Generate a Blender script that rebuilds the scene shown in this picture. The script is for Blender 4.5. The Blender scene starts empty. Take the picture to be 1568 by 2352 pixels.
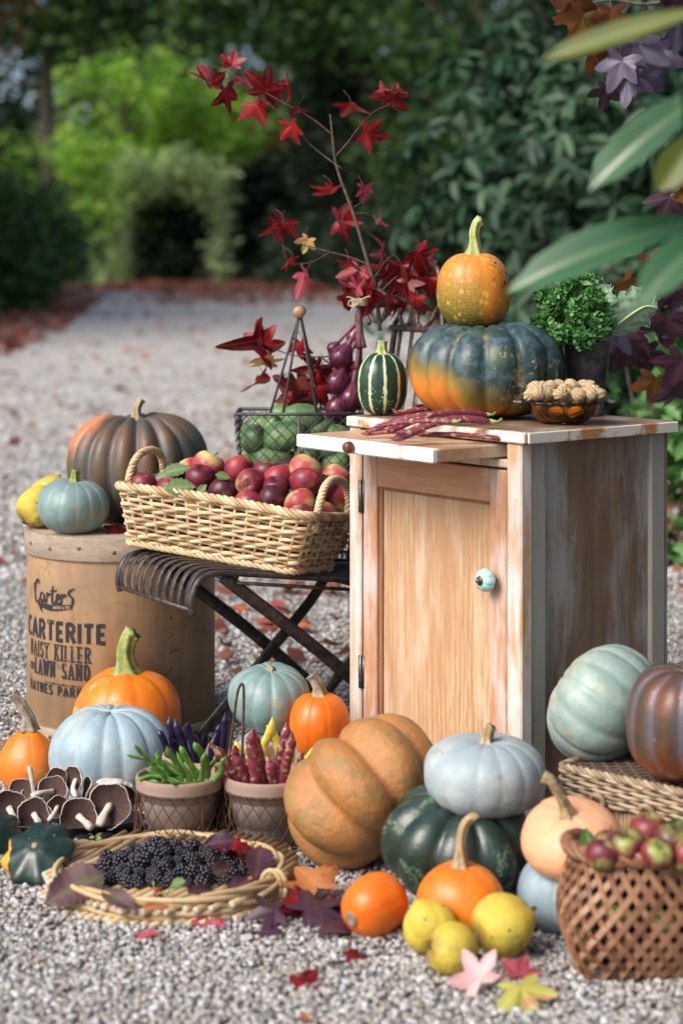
import bpy, math, random
import numpy as np
from mathutils import Vector, Matrix, Euler

sc = bpy.context.scene
col = sc.collection
R = math.radians
PI = math.pi
H = 0.98            # eye height of the camera in metres
F = 4500.0          # focal length in units of a 1568 x 2352 frame

# ------------------------------------------------------------------ camera
cam_data = bpy.data.cameras.new('camera')
cam = bpy.data.objects.new('camera', cam_data)
col.objects.link(cam)
cam.location = (0, 0, H)
cam.rotation_euler = (R(90), 0, 0)
cam_data.sensor_fit = 'VERTICAL'
cam_data.sensor_height = 36.0
cam_data.sensor_width = 24.0
cam_data.lens = F / 2352 * 36
cam_data.shift_y = -576 / 2352
cam_data.clip_start = 0.05
cam_data.clip_end = 2000
cam_data.dof.use_dof = True
cam_data.dof.focus_distance = 3.6
cam_data.dof.aperture_fstop = 3.2
sc.camera = cam

# ------------------------------------------------------------------ world and sun
world = bpy.data.worlds.new('World')
sc.world = world
world.use_nodes = True
wn = world.node_tree
wbg = wn.nodes['Background']
sky = wn.nodes.new('ShaderNodeTexSky')
sky.sky_type = 'NISHITA'
sky.sun_disc = False
SUN_EL, SUN_AZ = 42.0, -128.0       # azimuth clockwise from +Y (the view direction)
sky.sun_elevation = R(SUN_EL)
sky.sun_rotation = R(SUN_AZ % 360)
sky.air_density = 0.8
sky.dust_density = 3.0
sky.ozone_density = 1.0
wn.links.new(sky.outputs[0], wbg.inputs[0])
wbg.inputs[1].default_value = 0.118
sun_data = bpy.data.lights.new('sun', 'SUN')
sun = bpy.data.objects.new('sun', sun_data)
col.objects.link(sun)
sun_data.energy = 2.2
sun_data.angle = R(34)
sun_data.color = (1.0, 0.95, 0.87)
to_sun = Vector((math.sin(R(SUN_AZ)) * math.cos(R(SUN_EL)), math.cos(R(SUN_AZ)) * math.cos(R(SUN_EL)), math.sin(R(SUN_EL))))
sun.rotation_euler = to_sun.to_track_quat('Z', 'Y').to_euler()
sun.location = to_sun * 30

sc.view_settings.view_transform = 'Standard'
sc.view_settings.look = 'None'
sc.view_settings.gamma = 1.0
sc.view_settings.use_curve_mapping = False
sc.view_settings.exposure = 0.82
sc.render.engine = 'CYCLES'
sc.cycles.use_denoising = True
sc.cycles.max_bounces = 7
sc.cycles.diffuse_bounces = 3
sc.cycles.glossy_bounces = 3
sc.cycles.transmission_bounces = 6
sc.cycles.transparent_max_bounces = 8
sc.cycles.caustics_reflective = False
sc.cycles.caustics_refractive = False

rng = np.random.default_rng(7)
rnd = random.Random(11)

# ------------------------------------------------------------------ helpers
def P(px, py, Y):
    """world point seen at (px, py) of the 1568 x 2352 frame, Y metres away"""
    return Vector(((px - 784) * Y / F, Y, H - (py - 600) * Y / F))

def PX(px, Y):
    return (px - 784) * Y / F

def ground_y(py):
    return H * F / (py - 600)

def tag(o, label=None, cat=None, group=None, kind=None):
    if label: o['label'] = label
    if cat: o['category'] = cat
    if group: o['group'] = group
    if kind: o['kind'] = kind
    return o

def thing(name, label, cat, loc=(0, 0, 0), rotz=0.0, group=None):
    o = bpy.data.objects.new(name, None)
    o.empty_display_size = 0.05
    col.objects.link(o)
    o.location = loc
    o.rotation_euler = (0, 0, rotz)
    return tag(o, label, cat, group)

class G:
    """collects geometry; build() links it as ONE mesh object"""
    def __init__(self):
        self.v, self.p, self.n, self.at = [], [], 0, {}
    def add(self, V, faces, mat=0, **attrs):
        V = np.asarray(V, dtype=np.float32).reshape(-1, 3)
        k = len(V)
        if isinstance(faces, np.ndarray):
            groups = [faces]
        else:
            by = {}
            for f in faces:
                by.setdefault(len(f), []).append(f)
            groups = [np.array(g, dtype=np.int32) for g in by.values()]
        for g in groups:
            if len(g):
                self.p.append((g.astype(np.int32) + self.n, mat))
        for a in attrs:
            if a not in self.at:
                self.at[a] = [np.zeros(self.n, np.float32)] if self.n else []
        for a in self.at:
            val = attrs.get(a, 0.0)
            arr = np.full(k, val, np.float32) if np.isscalar(val) else np.asarray(val, np.float32).reshape(-1)
            self.at[a].append(arr)
        self.v.append(V)
        self.n += k
        return self
    def mesh(self, name, mats, smooth=True, org=None):
        me = bpy.data.meshes.new(name)
        V = np.concatenate(self.v)
        if org is not None:
            V = V - np.array(org, dtype=np.float32)
        loops = np.concatenate([p.reshape(-1) for p, _ in self.p])
        tot = np.concatenate([np.full(len(p), p.shape[1], np.int32) for p, _ in self.p])
        mi = np.concatenate([np.full(len(p), m, np.int32) for p, m in self.p])
        start = np.concatenate([[0], np.cumsum(tot)[:-1]]).astype(np.int32)
        me.vertices.add(len(V)); me.vertices.foreach_set('co', np.ascontiguousarray(V, dtype=np.float32).reshape(-1))
        me.loops.add(len(loops)); me.loops.foreach_set('vertex_index', loops.astype(np.int32))
        me.polygons.add(len(tot)); me.polygons.foreach_set('loop_start', start)
        for m in (mats if isinstance(mats, (list, tuple)) else [mats]):
            me.materials.append(m)
        me.polygons.foreach_set('material_index', mi)
        for a, arrs in self.at.items():
            at = me.attributes.new(a, 'FLOAT', 'POINT')
            at.data.foreach_set('value', np.concatenate(arrs))
        me.update(calc_edges=True)
        if smooth: me.shade_smooth()
        else: me.shade_flat()
        return me
    def build(self, name, mats, parent=None, smooth=True, org=None, loc=None, rot=None):
        o = bpy.data.objects.new(name, self.mesh(name, mats, smooth, org))
        col.objects.link(o)
        if parent is not None: o.parent = parent
        if loc is not None: o.location = loc
        if rot is not None: o.rotation_euler = rot
        return o

def npv(p):
    return np.array([list(q) for q in p], dtype=float)

def smooth_path(pts, n=8):
    """Catmull-Rom through the points"""
    p = npv(pts)
    if len(p) < 3:
        t = np.linspace(0, 1, n + 1)[:, None]
        return p[0] * (1 - t) + p[-1] * t
    q = np.vstack([2 * p[0] - p[1], p, 2 * p[-1] - p[-2]])
    out = []
    for i in range(1, len(q) - 2):
        for t in np.linspace(0, 1, n, endpoint=False):
            a, b, c, d = q[i - 1], q[i], q[i + 1], q[i + 2]
            out.append(0.5 * ((2 * b) + (c - a) * t + (2 * a - 5 * b + 4 * c - d) * t * t + (-a + 3 * b - 3 * c + d) * t ** 3))
    out.append(p[-1])
    return np.array(out)

def tube(path, rad, seg=6, closed=False, cap=True, lobes=0, amp=0.0, flat=None, up=None, twist=0.0):
    """swept section; flat=(a,b) scales the section along (side, up)"""
    p = npv(path)
    n = len(p)
    r = np.full(n, rad, float) if np.isscalar(rad) else np.interp(np.linspace(0, 1, n), np.linspace(0, 1, len(rad)), rad)
    if closed:
        T = np.roll(p, -1, 0) - np.roll(p, 1, 0)
    else:
        T = np.gradient(p, axis=0)
    T /= np.linalg.norm(T, axis=1)[:, None] + 1e-12
    U = np.zeros_like(p)
    if up is not None:
        u0 = np.array(up, float)
        for i in range(n):
            u = u0 - T[i] * np.dot(u0, T[i]); U[i] = u / (np.linalg.norm(u) + 1e-12)
    else:
        a = np.array([0, 0, 1.0]) if abs(T[0][2]) < 0.9 else np.array([1.0, 0, 0])
        u = a - T[0] * np.dot(a, T[0]); u /= np.linalg.norm(u)
        for i in range(n):
            u = u - T[i] * np.dot(u, T[i]); u /= np.linalg.norm(u) + 1e-12
            U[i] = u
    W = np.cross(T, U)
    ang = np.arange(seg) * 2 * PI / seg
    sa, sb = flat if flat else (1, 1)
    V = np.zeros((n, seg, 3))
    for i in range(n):
        aa = ang + twist * i
        rr = r[i] * (1 + (amp * np.cos(lobes * ang) if lobes else 0))
        V[i] = p[i] + (W[i][None] * (np.cos(aa) * rr * sa)[:, None] + U[i][None] * (np.sin(aa) * rr * sb)[:, None])
    idx = np.arange(n * seg).reshape(n, seg)
    m = n if closed else n - 1
    a = idx[:m]; b = idx[(np.arange(m) + 1) % n]
    q = np.stack([a, np.roll(a, -1, 1), np.roll(b, -1, 1), b], -1).reshape(-1, 4)
    faces = [tuple(x) for x in q.tolist()]
    if cap and not closed:
        faces.append(tuple(range(seg))[::-1]); faces.append(tuple(range((n - 1) * seg, n * seg)))
    return V.reshape(-1, 3), faces

def box(x0, x1, y0, y1, z0, z1, bev=0.0):
    if bev <= 0:
        V = [(x, y, z) for z in (z0, z1) for y in (y0, y1) for x in (x0, x1)]
        return V, [(0, 2, 3, 1), (4, 5, 7, 6), (0, 1, 5, 4), (2, 6, 7, 3), (0, 4, 6, 2), (1, 3, 7, 5)]
    b = bev
    V, f = [], []
    # chamfered box: for every corner three vertices
    ids = {}
    for iz, z in enumerate((z0, z1)):
        for iy, y in enumerate((y0, y1)):
            for ix, x in enumerate((x0, x1)):
                sx, sy, sz = (b if ix == 0 else -b), (b if iy == 0 else -b), (b if iz == 0 else -b)
                ids[(ix, iy, iz)] = len(V)
                V += [(x, y + sy, z + sz), (x + sx, y, z + sz), (x + sx, y + sy, z)]
    g = lambda ix, iy, iz, k: ids[(ix, iy, iz)] + k
    for s in (0, 1):
        a = [g(s, 0, 0, 0), g(s, 1, 0, 0), g(s, 1, 1, 0), g(s, 0, 1, 0)]; f.append(tuple(a if s else a[::-1]))
        a = [g(0, s, 0, 1), g(1, s, 0, 1), g(1, s, 1, 1), g(0, s, 1, 1)]; f.append(tuple(a[::-1] if s else a))
        a = [g(0, 0, s, 2), g(1, 0, s, 2), g(1, 1, s, 2), g(0, 1, s, 2)]; f.append(tuple(a if s else a[::-1]))
    for s in (0, 1):
        for t in (0, 1):
            f.append((g(s, t, 0, 0), g(s, t, 1, 0), g(s, t, 1, 1), g(s, t, 0, 1)))
            f.append((g(s, 0, t, 0), g(s, 1, t, 0), g(s, 1, t, 2), g(s, 0, t, 2)))
            f.append((g(0, s, t, 1), g(1, s, t, 1), g(1, s, t, 2), g(0, s, t, 2)))
    for k in ids:
        f.append((ids[k], ids[k] + 1, ids[k] + 2))
    return V, f

def lathe(prof, seg=32, fn=None, cx=0, cy=0):
    """prof: list of (r,z); fn(ang array, r, z) -> (r,z) arrays"""
    n = len(prof)
    ang = np.arange(seg) * 2 * PI / seg
    V = np.zeros((n, seg, 3))
    for i, (r, z) in enumerate(prof):
        rr, zz = (np.full(seg, r), np.full(seg, z)) if fn is None else fn(ang, r, z)
        V[i, :, 0] = cx + rr * np.cos(ang); V[i, :, 1] = cy + rr * np.sin(ang); V[i, :, 2] = zz
    idx = np.arange(n * seg).reshape(n, seg)
    q = np.stack([idx[:-1], np.roll(idx[:-1], -1, 1), np.roll(idx[1:], -1, 1), idx[1:]], -1).reshape(-1, 4)
    return V.reshape(-1, 3), q

def ico(sub=1):
    t = (1 + 5 ** .5) / 2
    v = [(-1, t, 0), (1, t, 0), (-1, -t, 0), (1, -t, 0), (0, -1, t), (0, 1, t), (0, -1, -t), (0, 1, -t), (t, 0, -1), (t, 0, 1), (-t, 0, -1), (-t, 0, 1)]
    f = [(0, 11, 5), (0, 5, 1), (0, 1, 7), (0, 7, 10), (0, 10, 11), (1, 5, 9), (5, 11, 4), (11, 10, 2), (10, 7, 6), (7, 1, 8), (3, 9, 4), (3, 4, 2), (3, 2, 6), (3, 6, 8), (3, 8, 9), (4, 9, 5), (2, 4, 11), (6, 2, 10), (8, 6, 7), (9, 8, 1)]
    v = [Vector(a).normalized() for a in v]
    for _ in range(sub):
        mid, nf = {}, []
        def m(a, b):
            k = (min(a, b), max(a, b))
            if k not in mid:
                mid[k] = len(v); v.append(((v[a] + v[b]) / 2).normalized())
            return mid[k]
        for a, b, c in f:
            ab, bc, ca = m(a, b), m(b, c), m(c, a)
            nf += [(a, ab, ca), (b, bc, ab), (c, ca, bc), (ab, bc, ca)]
        f = nf
    return npv(v), np.array(f, dtype=np.int32)
ICO0, ICO1, ICO2 = ico(0), ico(1), ico(2)

def rot_to(direction, roll=0.0):
    """matrix turning +Z to direction"""
    d = Vector(direction).normalized()
    return (d.to_track_quat('Z', 'Y').to_matrix() @ Matrix.Rotation(roll, 3, 'Z'))

def xf(V, M=None, loc=(0, 0, 0)):
    V = np.asarray(V, float)
    if M is not None:
        V = V @ np.array(M).T
    return V + np.array(list(loc))
# ------------------------------------------------------------------ materials
class NT:
    def __init__(self, name):
        self.m = bpy.data.materials.new(name)
        self.m.use_nodes = True
        self.t = self.m.node_tree
        self.b = self.t.nodes['Principled BSDF']
        self._co = None
    def n(self, typ, **kw):
        nd = self.t.nodes.new(typ)
        for k, v in kw.items(): setattr(nd, k, v)
        return nd
    def l(self, a, b): self.t.links.new(a, b)
    def put(self, sock, v):
        if isinstance(v, bpy.types.NodeSocket): self.l(v, sock)
        elif isinstance(v, (tuple, list)) and sock.type == 'RGBA': sock.default_value = (*v[:3], 1)
        else: sock.default_value = v
    def co(self, scale=(1, 1, 1), rot=(0, 0, 0)):
        if self._co is None: self._co = self.n('ShaderNodeTexCoord').outputs['Object']
        if tuple(scale) == (1, 1, 1) and tuple(rot) == (0, 0, 0): return self._co
        mp = self.n('ShaderNodeMapping')
        mp.inputs['Scale'].default_value = scale; mp.inputs['Rotation'].default_value = rot
        self.l(self._co, mp.inputs['Vector'])
        return mp.outputs[0]
    def noise(self, scale, detail=3, rough=0.55, vec=None, dist=0.0):
        nd = self.n('ShaderNodeTexNoise')
        self.l(vec or self.co(), nd.inputs['Vector'])
        nd.inputs['Scale'].default_value = scale; nd.inputs['Detail'].default_value = detail
        nd.inputs['Roughness'].default_value = rough; nd.inputs['Distortion'].default_value = dist
        return nd.outputs['Fac']
    def voro(self, scale, feature='F1', out='Distance', vec=None):
        nd = self.n('ShaderNodeTexVoronoi', feature=feature)
        self.l(vec or self.co(), nd.inputs['Vector'])
        nd.inputs['Scale'].default_value = scale
        return nd.outputs[out]
    def ramp(self, fac, stops, interp='LINEAR'):
        nd = self.n('ShaderNodeValToRGB')
        cr = nd.color_ramp; cr.interpolation = interp
        while len(cr.elements) < len(stops): cr.elements.new(0.5)
        for e, (p, c) in zip(cr.elements, stops):
            e.position = p
            e.color = (*c[:3], 1) if isinstance(c, (tuple, list)) else (c, c, c, 1)
        self.put(nd.inputs[0], fac)
        return nd.outputs[0]
    def step(self, fac, a, b):
        nd = self.n('ShaderNodeMapRange'); nd.interpolation_type = 'SMOOTHSTEP'
        self.put(nd.inputs[0], fac)
        nd.inputs[1].default_value = a; nd.inputs[2].default_value = b
        return nd.outputs[0]
    def mix(self, fac, a, b, mode='MIX'):
        nd = self.n('ShaderNodeMix', data_type='RGBA', blend_type=mode)
        self.put(nd.inputs[0], fac); self.put(nd.inputs[6], a); self.put(nd.inputs[7], b)
        return nd.outputs[2]
    def math(self, op, a, b=0.0):
        nd = self.n('ShaderNodeMath', operation=op)
        self.put(nd.inputs[0], a); self.put(nd.inputs[1], b)
        return nd.outputs[0]
    def attr(self, name):
        return self.n('ShaderNodeAttribute', attribute_name=name).outputs['Fac']
    def sep(self, vec=None):
        nd = self.n('ShaderNodeSeparateXYZ'); self.l(vec or self.co(), nd.inputs[0]); return nd.outputs
    def rand(self):
        return self.n('ShaderNodeObjectInfo').outputs['Random']
    def bump(self, h, strength=0.3, dist=0.002):
        nd = self.n('ShaderNodeBump')
        nd.inputs['Strength'].default_value = strength; nd.inputs['Distance'].default_value = dist
        self.l(h, nd.inputs['Height']); self.l(nd.outputs[0], self.b.inputs['Normal'])
    def fin(self, color=None, rough=0.5, spec=0.5, metal=0.0, coat=0.0, trans=None):
        if color is not None: self.put(self.b.inputs['Base Color'], color)
        self.put(self.b.inputs['Roughness'], rough)
        self.b.inputs['Specular IOR Level'].default_value = spec
        self.b.inputs['Metallic'].default_value = metal
        if coat:
            self.b.inputs['Coat Weight'].default_value = coat; self.b.inputs['Coat Roughness'].default_value = 0.25
        if trans:   # thin leaf: part of the light passes through
            tr = self.n('ShaderNodeBsdfTranslucent'); mx = self.n('ShaderNodeMixShader')
            self.put(tr.inputs[0], color); mx.inputs[0].default_value = trans
            out = self.t.nodes['Material Output']
            self.l(self.b.outputs[0], mx.inputs[1]); self.l(tr.outputs[0], mx.inputs[2]); self.l(mx.outputs[0], out.inputs[0])
        return self.m

def plain(name, c, rough=0.5, var=0.25, scale=60, metal=0.0, spec=0.5, bump=0.0, coat=0.0):
    t = NT(name)
    d = tuple(x * (1 - var) for x in c); b = tuple(min(1, x * (1 + var)) for x in c)
    f = t.noise(scale, 4)
    cc = t.ramp(f, [(0.3, d), (0.7, b)])
    if bump: t.bump(t.noise(scale * 3, 4), bump, 0.002)
    return t.fin(cc, rough, spec, metal, coat)

def pumpkin_mat(name, base, alt, groove=None, alt_scale=12, thr=(0.42, 0.62), groove_amt=0.5, spot=None, spot_scale=90,
                spot_thr=(0.10, 0.06), rough=0.42, streak=0.0, streak_col=None, bump=0.12, scar=None, low=None, low_thr=(0.35, 0.1), spec=0.45, pole=None, patch=None):
    t = NT(name)
    c = t.mix(t.step(t.noise(alt_scale, 4, 0.6), *thr), base, alt)
    c = t.mix(t.math('MULTIPLY', t.step(t.noise(34, 5, 0.7), 0.35, 0.72), 0.42), c, t.mix(1.0, c, (0.60, 0.58, 0.55), 'MULTIPLY'))
    c = t.mix(t.math('MULTIPLY', t.noise(110, 4, 0.7), 0.22), c, t.mix(1.0, c, (0.55, 0.55, 0.55), 'MULTIPLY'))
    if streak:
        an = t.attr('ang'); nd = t.n('ShaderNodeCombineXYZ')
        t.l(an, nd.inputs[0]); t.l(t.math('MULTIPLY', t.attr('hgt'), 0.12), nd.inputs[1])
        s = t.noise(22, 4, 0.6, vec=nd.outputs[0])
        c = t.mix(t.math('MULTIPLY', t.step(s, 0.5, 0.68), streak), c, streak_col)
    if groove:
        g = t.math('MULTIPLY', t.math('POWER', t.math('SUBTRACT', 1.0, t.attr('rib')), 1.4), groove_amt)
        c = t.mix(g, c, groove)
    if low:
        lf = t.math('ADD', t.attr('hgt'), t.math('MULTIPLY', t.math('SUBTRACT', t.noise(14, 3), 0.5), 0.5))
        c = t.mix(t.step(lf, *low_thr), c, low)
    if patch:     # a patch of another colour on one side of the fruit
        d, p0, p1, pc = patch
        s = t.sep()
        f = t.math('ADD', t.math('ADD', t.math('MULTIPLY', s[0], d[0]), t.math('MULTIPLY', s[1], d[1])), t.math('ADD', t.math('MULTIPLY', s[2], d[2]), t.math('MULTIPLY', t.math('SUBTRACT', t.noise(18, 4, 0.6), 0.5), 0.10)))
        c = t.mix(t.step(f, p0, p1), c, pc)
    if pole:
        c = t.mix(t.step(t.attr('hgt'), 0.86, 1.0), c, pole)
    if spot:
        c = t.mix(t.step(t.voro(spot_scale), *spot_thr), c, spot)
    if scar:
        v = t.noise(9, 6, 0.75, dist=0.6)
        c = t.mix(t.math('MULTIPLY', t.step(t.math('ABSOLUTE', t.math('SUBTRACT', v, 0.5)), 0.022, 0.004), t.step(t.noise(11, 2), 0.53, 0.58)), c, scar)
    if bump: t.bump(t.noise(55, 6, 0.7), bump * 3.0, 0.005)
    rr = t.math('ADD', rough - 0.07, t.math('MULTIPLY', t.noise(35, 3), 0.14))
    return t.fin(c, rr, spec)

def stalk_mat(name, a, b, rough=0.65):
    t = NT(name)
    c = t.mix(t.step(t.noise(60, 4), 0.4, 0.62), a, b)
    c = t.mix(t.math('MULTIPLY', t.noise(220, 4, 0.7), 0.5), c, tuple(x * 0.45 for x in a))
    t.bump(t.noise(160, 4), 0.5, 0.003)
    return t.fin(c, rough, 0.3)

def leaf_mat(name, cols, trans=0.3, rough=0.45, scale=30, spec=0.5, spot=None, tone=True, vein=None):
    """cols: list of colours spread over per-leaf tone + noise"""
    t = NT(name)
    f = t.noise(scale, 3)
    if tone: f = t.math('ADD', t.math('MULTIPLY', f, 0.5), t.math('MULTIPLY', t.attr('tone'), 0.5))
    k = len(cols)
    c = t.ramp(f, [(0.2 + 0.6 * i / max(1, k - 1), cc) for i, cc in enumerate(cols)])
    if spot: c = t.mix(t.step(t.noise(scale * 1.6, 4), 0.56, 0.66), c, spot)
    if vein: c = t.mix(t.math('MULTIPLY', t.math('POWER', t.attr('vein'), 1.5), 0.55), c, vein)
    return t.fin(c, rough, spec, trans=trans)

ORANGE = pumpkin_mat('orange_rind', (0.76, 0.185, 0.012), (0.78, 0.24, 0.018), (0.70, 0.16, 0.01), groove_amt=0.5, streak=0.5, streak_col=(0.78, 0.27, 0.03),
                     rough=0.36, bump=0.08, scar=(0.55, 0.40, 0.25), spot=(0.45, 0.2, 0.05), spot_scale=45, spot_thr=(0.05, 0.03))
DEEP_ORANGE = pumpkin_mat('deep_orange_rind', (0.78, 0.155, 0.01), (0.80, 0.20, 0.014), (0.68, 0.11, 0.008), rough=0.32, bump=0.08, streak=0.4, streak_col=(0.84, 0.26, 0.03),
                          spot=(0.45, 0.2, 0.05), spot_scale=45, spot_thr=(0.05, 0.03))
PALE_BLUE = pumpkin_mat('pale_blue_rind', (0.29, 0.40, 0.46), (0.36, 0.46, 0.50), (0.40, 0.51, 0.54), groove_amt=0.35, streak=0.45, streak_col=(0.23, 0.34, 0.41), rough=0.45,
                        spot=(0.36, 0.34, 0.27), spot_scale=55, spot_thr=(0.045, 0.03), scar=(0.45, 0.40, 0.30))
BLUE_GREY = pumpkin_mat('blue_grey_rind', (0.33, 0.40, 0.43), (0.40, 0.46, 0.47), (0.36, 0.44, 0.48), groove_amt=0.3, rough=0.45, scar=(0.30, 0.26, 0.2),
                        spot=(0.5, 0.38, 0.2), spot_scale=30, spot_thr=(0.06, 0.03), streak=0.35, streak_col=(0.27, 0.35, 0.38))
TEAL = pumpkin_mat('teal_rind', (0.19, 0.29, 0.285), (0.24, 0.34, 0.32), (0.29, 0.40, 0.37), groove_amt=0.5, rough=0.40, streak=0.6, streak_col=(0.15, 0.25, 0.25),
                   spot=(0.06, 0.07, 0.05), spot_scale=60, spot_thr=(0.05, 0.03), scar=(0.35, 0.28, 0.15))
SEA_GREEN = pumpkin_mat('sea_green_rind', (0.26, 0.36, 0.33), (0.36, 0.44, 0.38), (0.20, 0.30, 0.28), groove_amt=0.4, rough=0.38, spot=(0.10, 0.08, 0.05), spot_scale=35,
                        spot_thr=(0.05, 0.03), scar=(0.35, 0.27, 0.17), streak=0.4, streak_col=(0.21, 0.31, 0.30))
BROWN_RIB = pumpkin_mat('brown_ribbed_rind', (0.075, 0.073, 0.050), (0.15, 0.080, 0.04), (0.17, 0.165, 0.175), alt_scale=11, groove_amt=0.75, rough=0.42, streak=0.5,
                        streak_col=(0.06, 0.055, 0.045), patch=((-0.75, 0.1, 0.65), 0.168, 0.225, (0.55, 0.19, 0.07)))
BRONZE = pumpkin_mat('bronze_rind', (0.065, 0.050, 0.035), (0.15, 0.052, 0.02), (0.16, 0.17, 0.23), alt_scale=14, groove_amt=0.7, rough=0.26, streak=0.6,
                     streak_col=(0.07, 0.065, 0.04), low=(0.28, 0.075, 0.022), low_thr=(0.36, 0.05), spot=(0.35, 0.14, 0.06), spot_scale=30, spot_thr=(0.1, 0.03))
TAN = pumpkin_mat('tan_orange_rind', (0.45, 0.20, 0.058), (0.34, 0.185, 0.06), (0.56, 0.23, 0.085), alt_scale=18, thr=(0.46, 0.6), groove_amt=0.55, rough=0.40, streak=0.5,
                  streak_col=(0.45, 0.20, 0.07), spot=(0.30, 0.19, 0.07), spot_scale=20, spot_thr=(0.34, 0.10), bump=0.3)
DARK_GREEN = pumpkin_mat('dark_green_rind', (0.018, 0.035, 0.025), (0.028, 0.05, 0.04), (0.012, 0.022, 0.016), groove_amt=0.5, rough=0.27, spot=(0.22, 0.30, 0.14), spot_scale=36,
                         spot_thr=(0.085, 0.05), bump=0.1, scar=(0.14, 0.22, 0.13), spec=0.6)
PEACH = pumpkin_mat('peach_rind', (0.82, 0.40, 0.22), (0.83, 0.45, 0.24), (0.85, 0.42, 0.25), groove_amt=0.4, rough=0.4, spot=(0.72, 0.17, 0.06), spot_scale=26,
                    spot_thr=(0.13, 0.05), low=(0.80, 0.42, 0.10), low_thr=(0.5, 0.2), scar=(0.7, 0.25, 0.1))
QUINCE = pumpkin_mat('yellow_quince_skin', (0.60, 0.46, 0.05), (0.58, 0.47, 0.10), None, alt_scale=20, rough=0.5, scar=(0.20, 0.12, 0.03), spot=(0.10, 0.065, 0.02), spot_scale=44, spot_thr=(0.13, 0.07),
                     low=(0.26, 0.15, 0.03), low_thr=(0.13, -0.05), bump=0.25)

def _big():
    t = NT('blue_orange_rind')
    n = t.noise(9, 5, 0.6)
    c = t.mix(t.step(t.noise(45, 5, 0.7), 0.42, 0.62), (0.022, 0.047, 0.045), (0.065, 0.105, 0.125))
    c = t.mix(t.step(t.noise(14, 3), 0.52, 0.7), c, (0.06, 0.10, 0.05))
    hg = t.attr('hgt'); s = t.sep()
    # ripe orange side: low and towards the left of the fruit
    f = t.math('ADD', t.math('ADD', t.math('MULTIPLY', s[0], -3.4), t.math('MULTIPLY', hg, -1.25)), t.math('MULTIPLY', t.math('SUBTRACT', n, 0.5), 0.9))
    c = t.mix(t.step(f, -0.50, -0.20), c, (0.20, 0.15, 0.03))
    c = t.mix(t.step(f, -0.28, 0.02), c, (0.62, 0.20, 0.025))
    g = t.math('MULTIPLY', t.math('POWER', t.math('SUBTRACT', 1.0, t.attr('rib')), 2.2), t.step(t.noise(11, 4, 0.7), 0.5, 0.62))
    c = t.mix(t.math('MULTIPLY', g, 0.9), c, (0.50, 0.36, 0.13))
    sp = t.math('MULTIPLY', t.step(t.voro(38), 0.13, 0.07), t.step(t.noise(8, 2), 0.5, 0.58))
    c = t.mix(sp, c, (0.5, 0.38, 0.18))
    v = t.noise(16, 5, 0.7, vec=t.co((1, 1, 0.35)), dist=0.8)
    c = t.mix(t.math('MULTIPLY', t.step(t.math('ABSOLUTE', t.math('SUBTRACT', v, 0.5)), 0.010, 0.0), t.step(t.noise(6, 2), 0.50, 0.6)), c, (0.52, 0.42, 0.24))
    t.bump(t.noise(60, 5, 0.65), 0.18, 0.004)
    return t.fin(c, 0.40, 0.45)
BIG_RIND = _big()

def _netted():
    t = NT('netted_orange_green_rind')
    f = t.math('ADD', t.attr('hgt'), t.math('MULTIPLY', t.math('SUBTRACT', t.noise(12, 3), 0.5), 0.5))
    c = t.ramp(f, [(0.15, (0.10, 0.10, 0.012)), (0.5, (0.30, 0.17, 0.02)), (0.85, (0.68, 0.20, 0.025))])
    s = t.sep()
    c = t.mix(t.step(t.math('ADD', s[0], t.math('MULTIPLY', t.noise(20, 3), 0.03)), 0.015, 0.05), c, (0.62, 0.20, 0.02))
    c = t.mix(t.math('MULTIPLY', t.step(t.voro(170, 'DISTANCE_TO_EDGE'), 0.10, 0.0), 0.5), c, (0.60, 0.36, 0.06))
    c = t.mix(t.math('MULTIPLY', t.step(t.voro(58), 0.32, 0.2), 0.55), c, (0.68, 0.42, 0.10))
    blem = t.math('MULTIPLY', t.step(t.noise(85, 3, 0.6, dist=1.0), 0.60, 0.64), t.step(t.math('ADD', s[0], t.math('MULTIPLY', t.noise(26, 3), 0.05)), 0.050, 0.062))
    c = t.mix(blem, c, (0.05, 0.03, 0.015))
    t.bump(t.voro(170, 'DISTANCE_TO_EDGE'), 0.15, 0.002)
    return t.fin(c, 0.38, 0.45)
NETTED = _netted()

def _striped():
    t = NT('striped_squash_rind')
    a = t.attr('ang')                     # 0..1 round the fruit
    w = t.math('MULTIPLY', t.math('SUBTRACT', t.noise(85, 4, 0.7), 0.5), 0.30)
    s = t.math('ABSOLUTE', t.math('SUBTRACT', t.math('FRACT', t.math('ADD', t.math('MULTIPLY', a, 10), 0.15)), 0.5))
    st = t.step(t.math('ADD', s, w), 0.13, 0.07)
    c = t.mix(t.step(t.noise(40, 3), 0.4, 0.7), (0.012, 0.035, 0.02), (0.02, 0.055, 0.03))
    fl = t.math('MULTIPLY', t.step(t.voro(170), 0.22, 0.14), t.step(t.math('ADD', t.attr('hgt'), t.math('MULTIPLY', t.noise(60, 2), 0.5)), 0.85, 0.6))
    c = t.mix(fl, c, (0.45, 0.55, 0.28))
    c = t.mix(st, c, (0.55, 0.62, 0.36))
    return t.fin(c, 0.3, 0.5)
STRIPED = _striped()

def _patty():
    t = NT('dark_green_pattypan_skin')
    s = t.sep()
    f = t.math('ADD', t.math('MULTIPLY', s[0], -10), t.math('MULTIPLY', t.noise(28, 3), 0.45))
    c = t.mix(t.step(t.noise(60, 3), 0.4, 0.7), (0.010, 0.025, 0.02), (0.018, 0.04, 0.033))
    c = t.mix(t.step(f, 0.62, 0.66), c, (0.72, 0.33, 0.015))
    c = t.mix(t.step(t.voro(55), 0.07, 0.04), c, (0.3, 0.32, 0.2))
    return t.fin(c, 0.3, 0.5)
PATTY = _patty()

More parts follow.
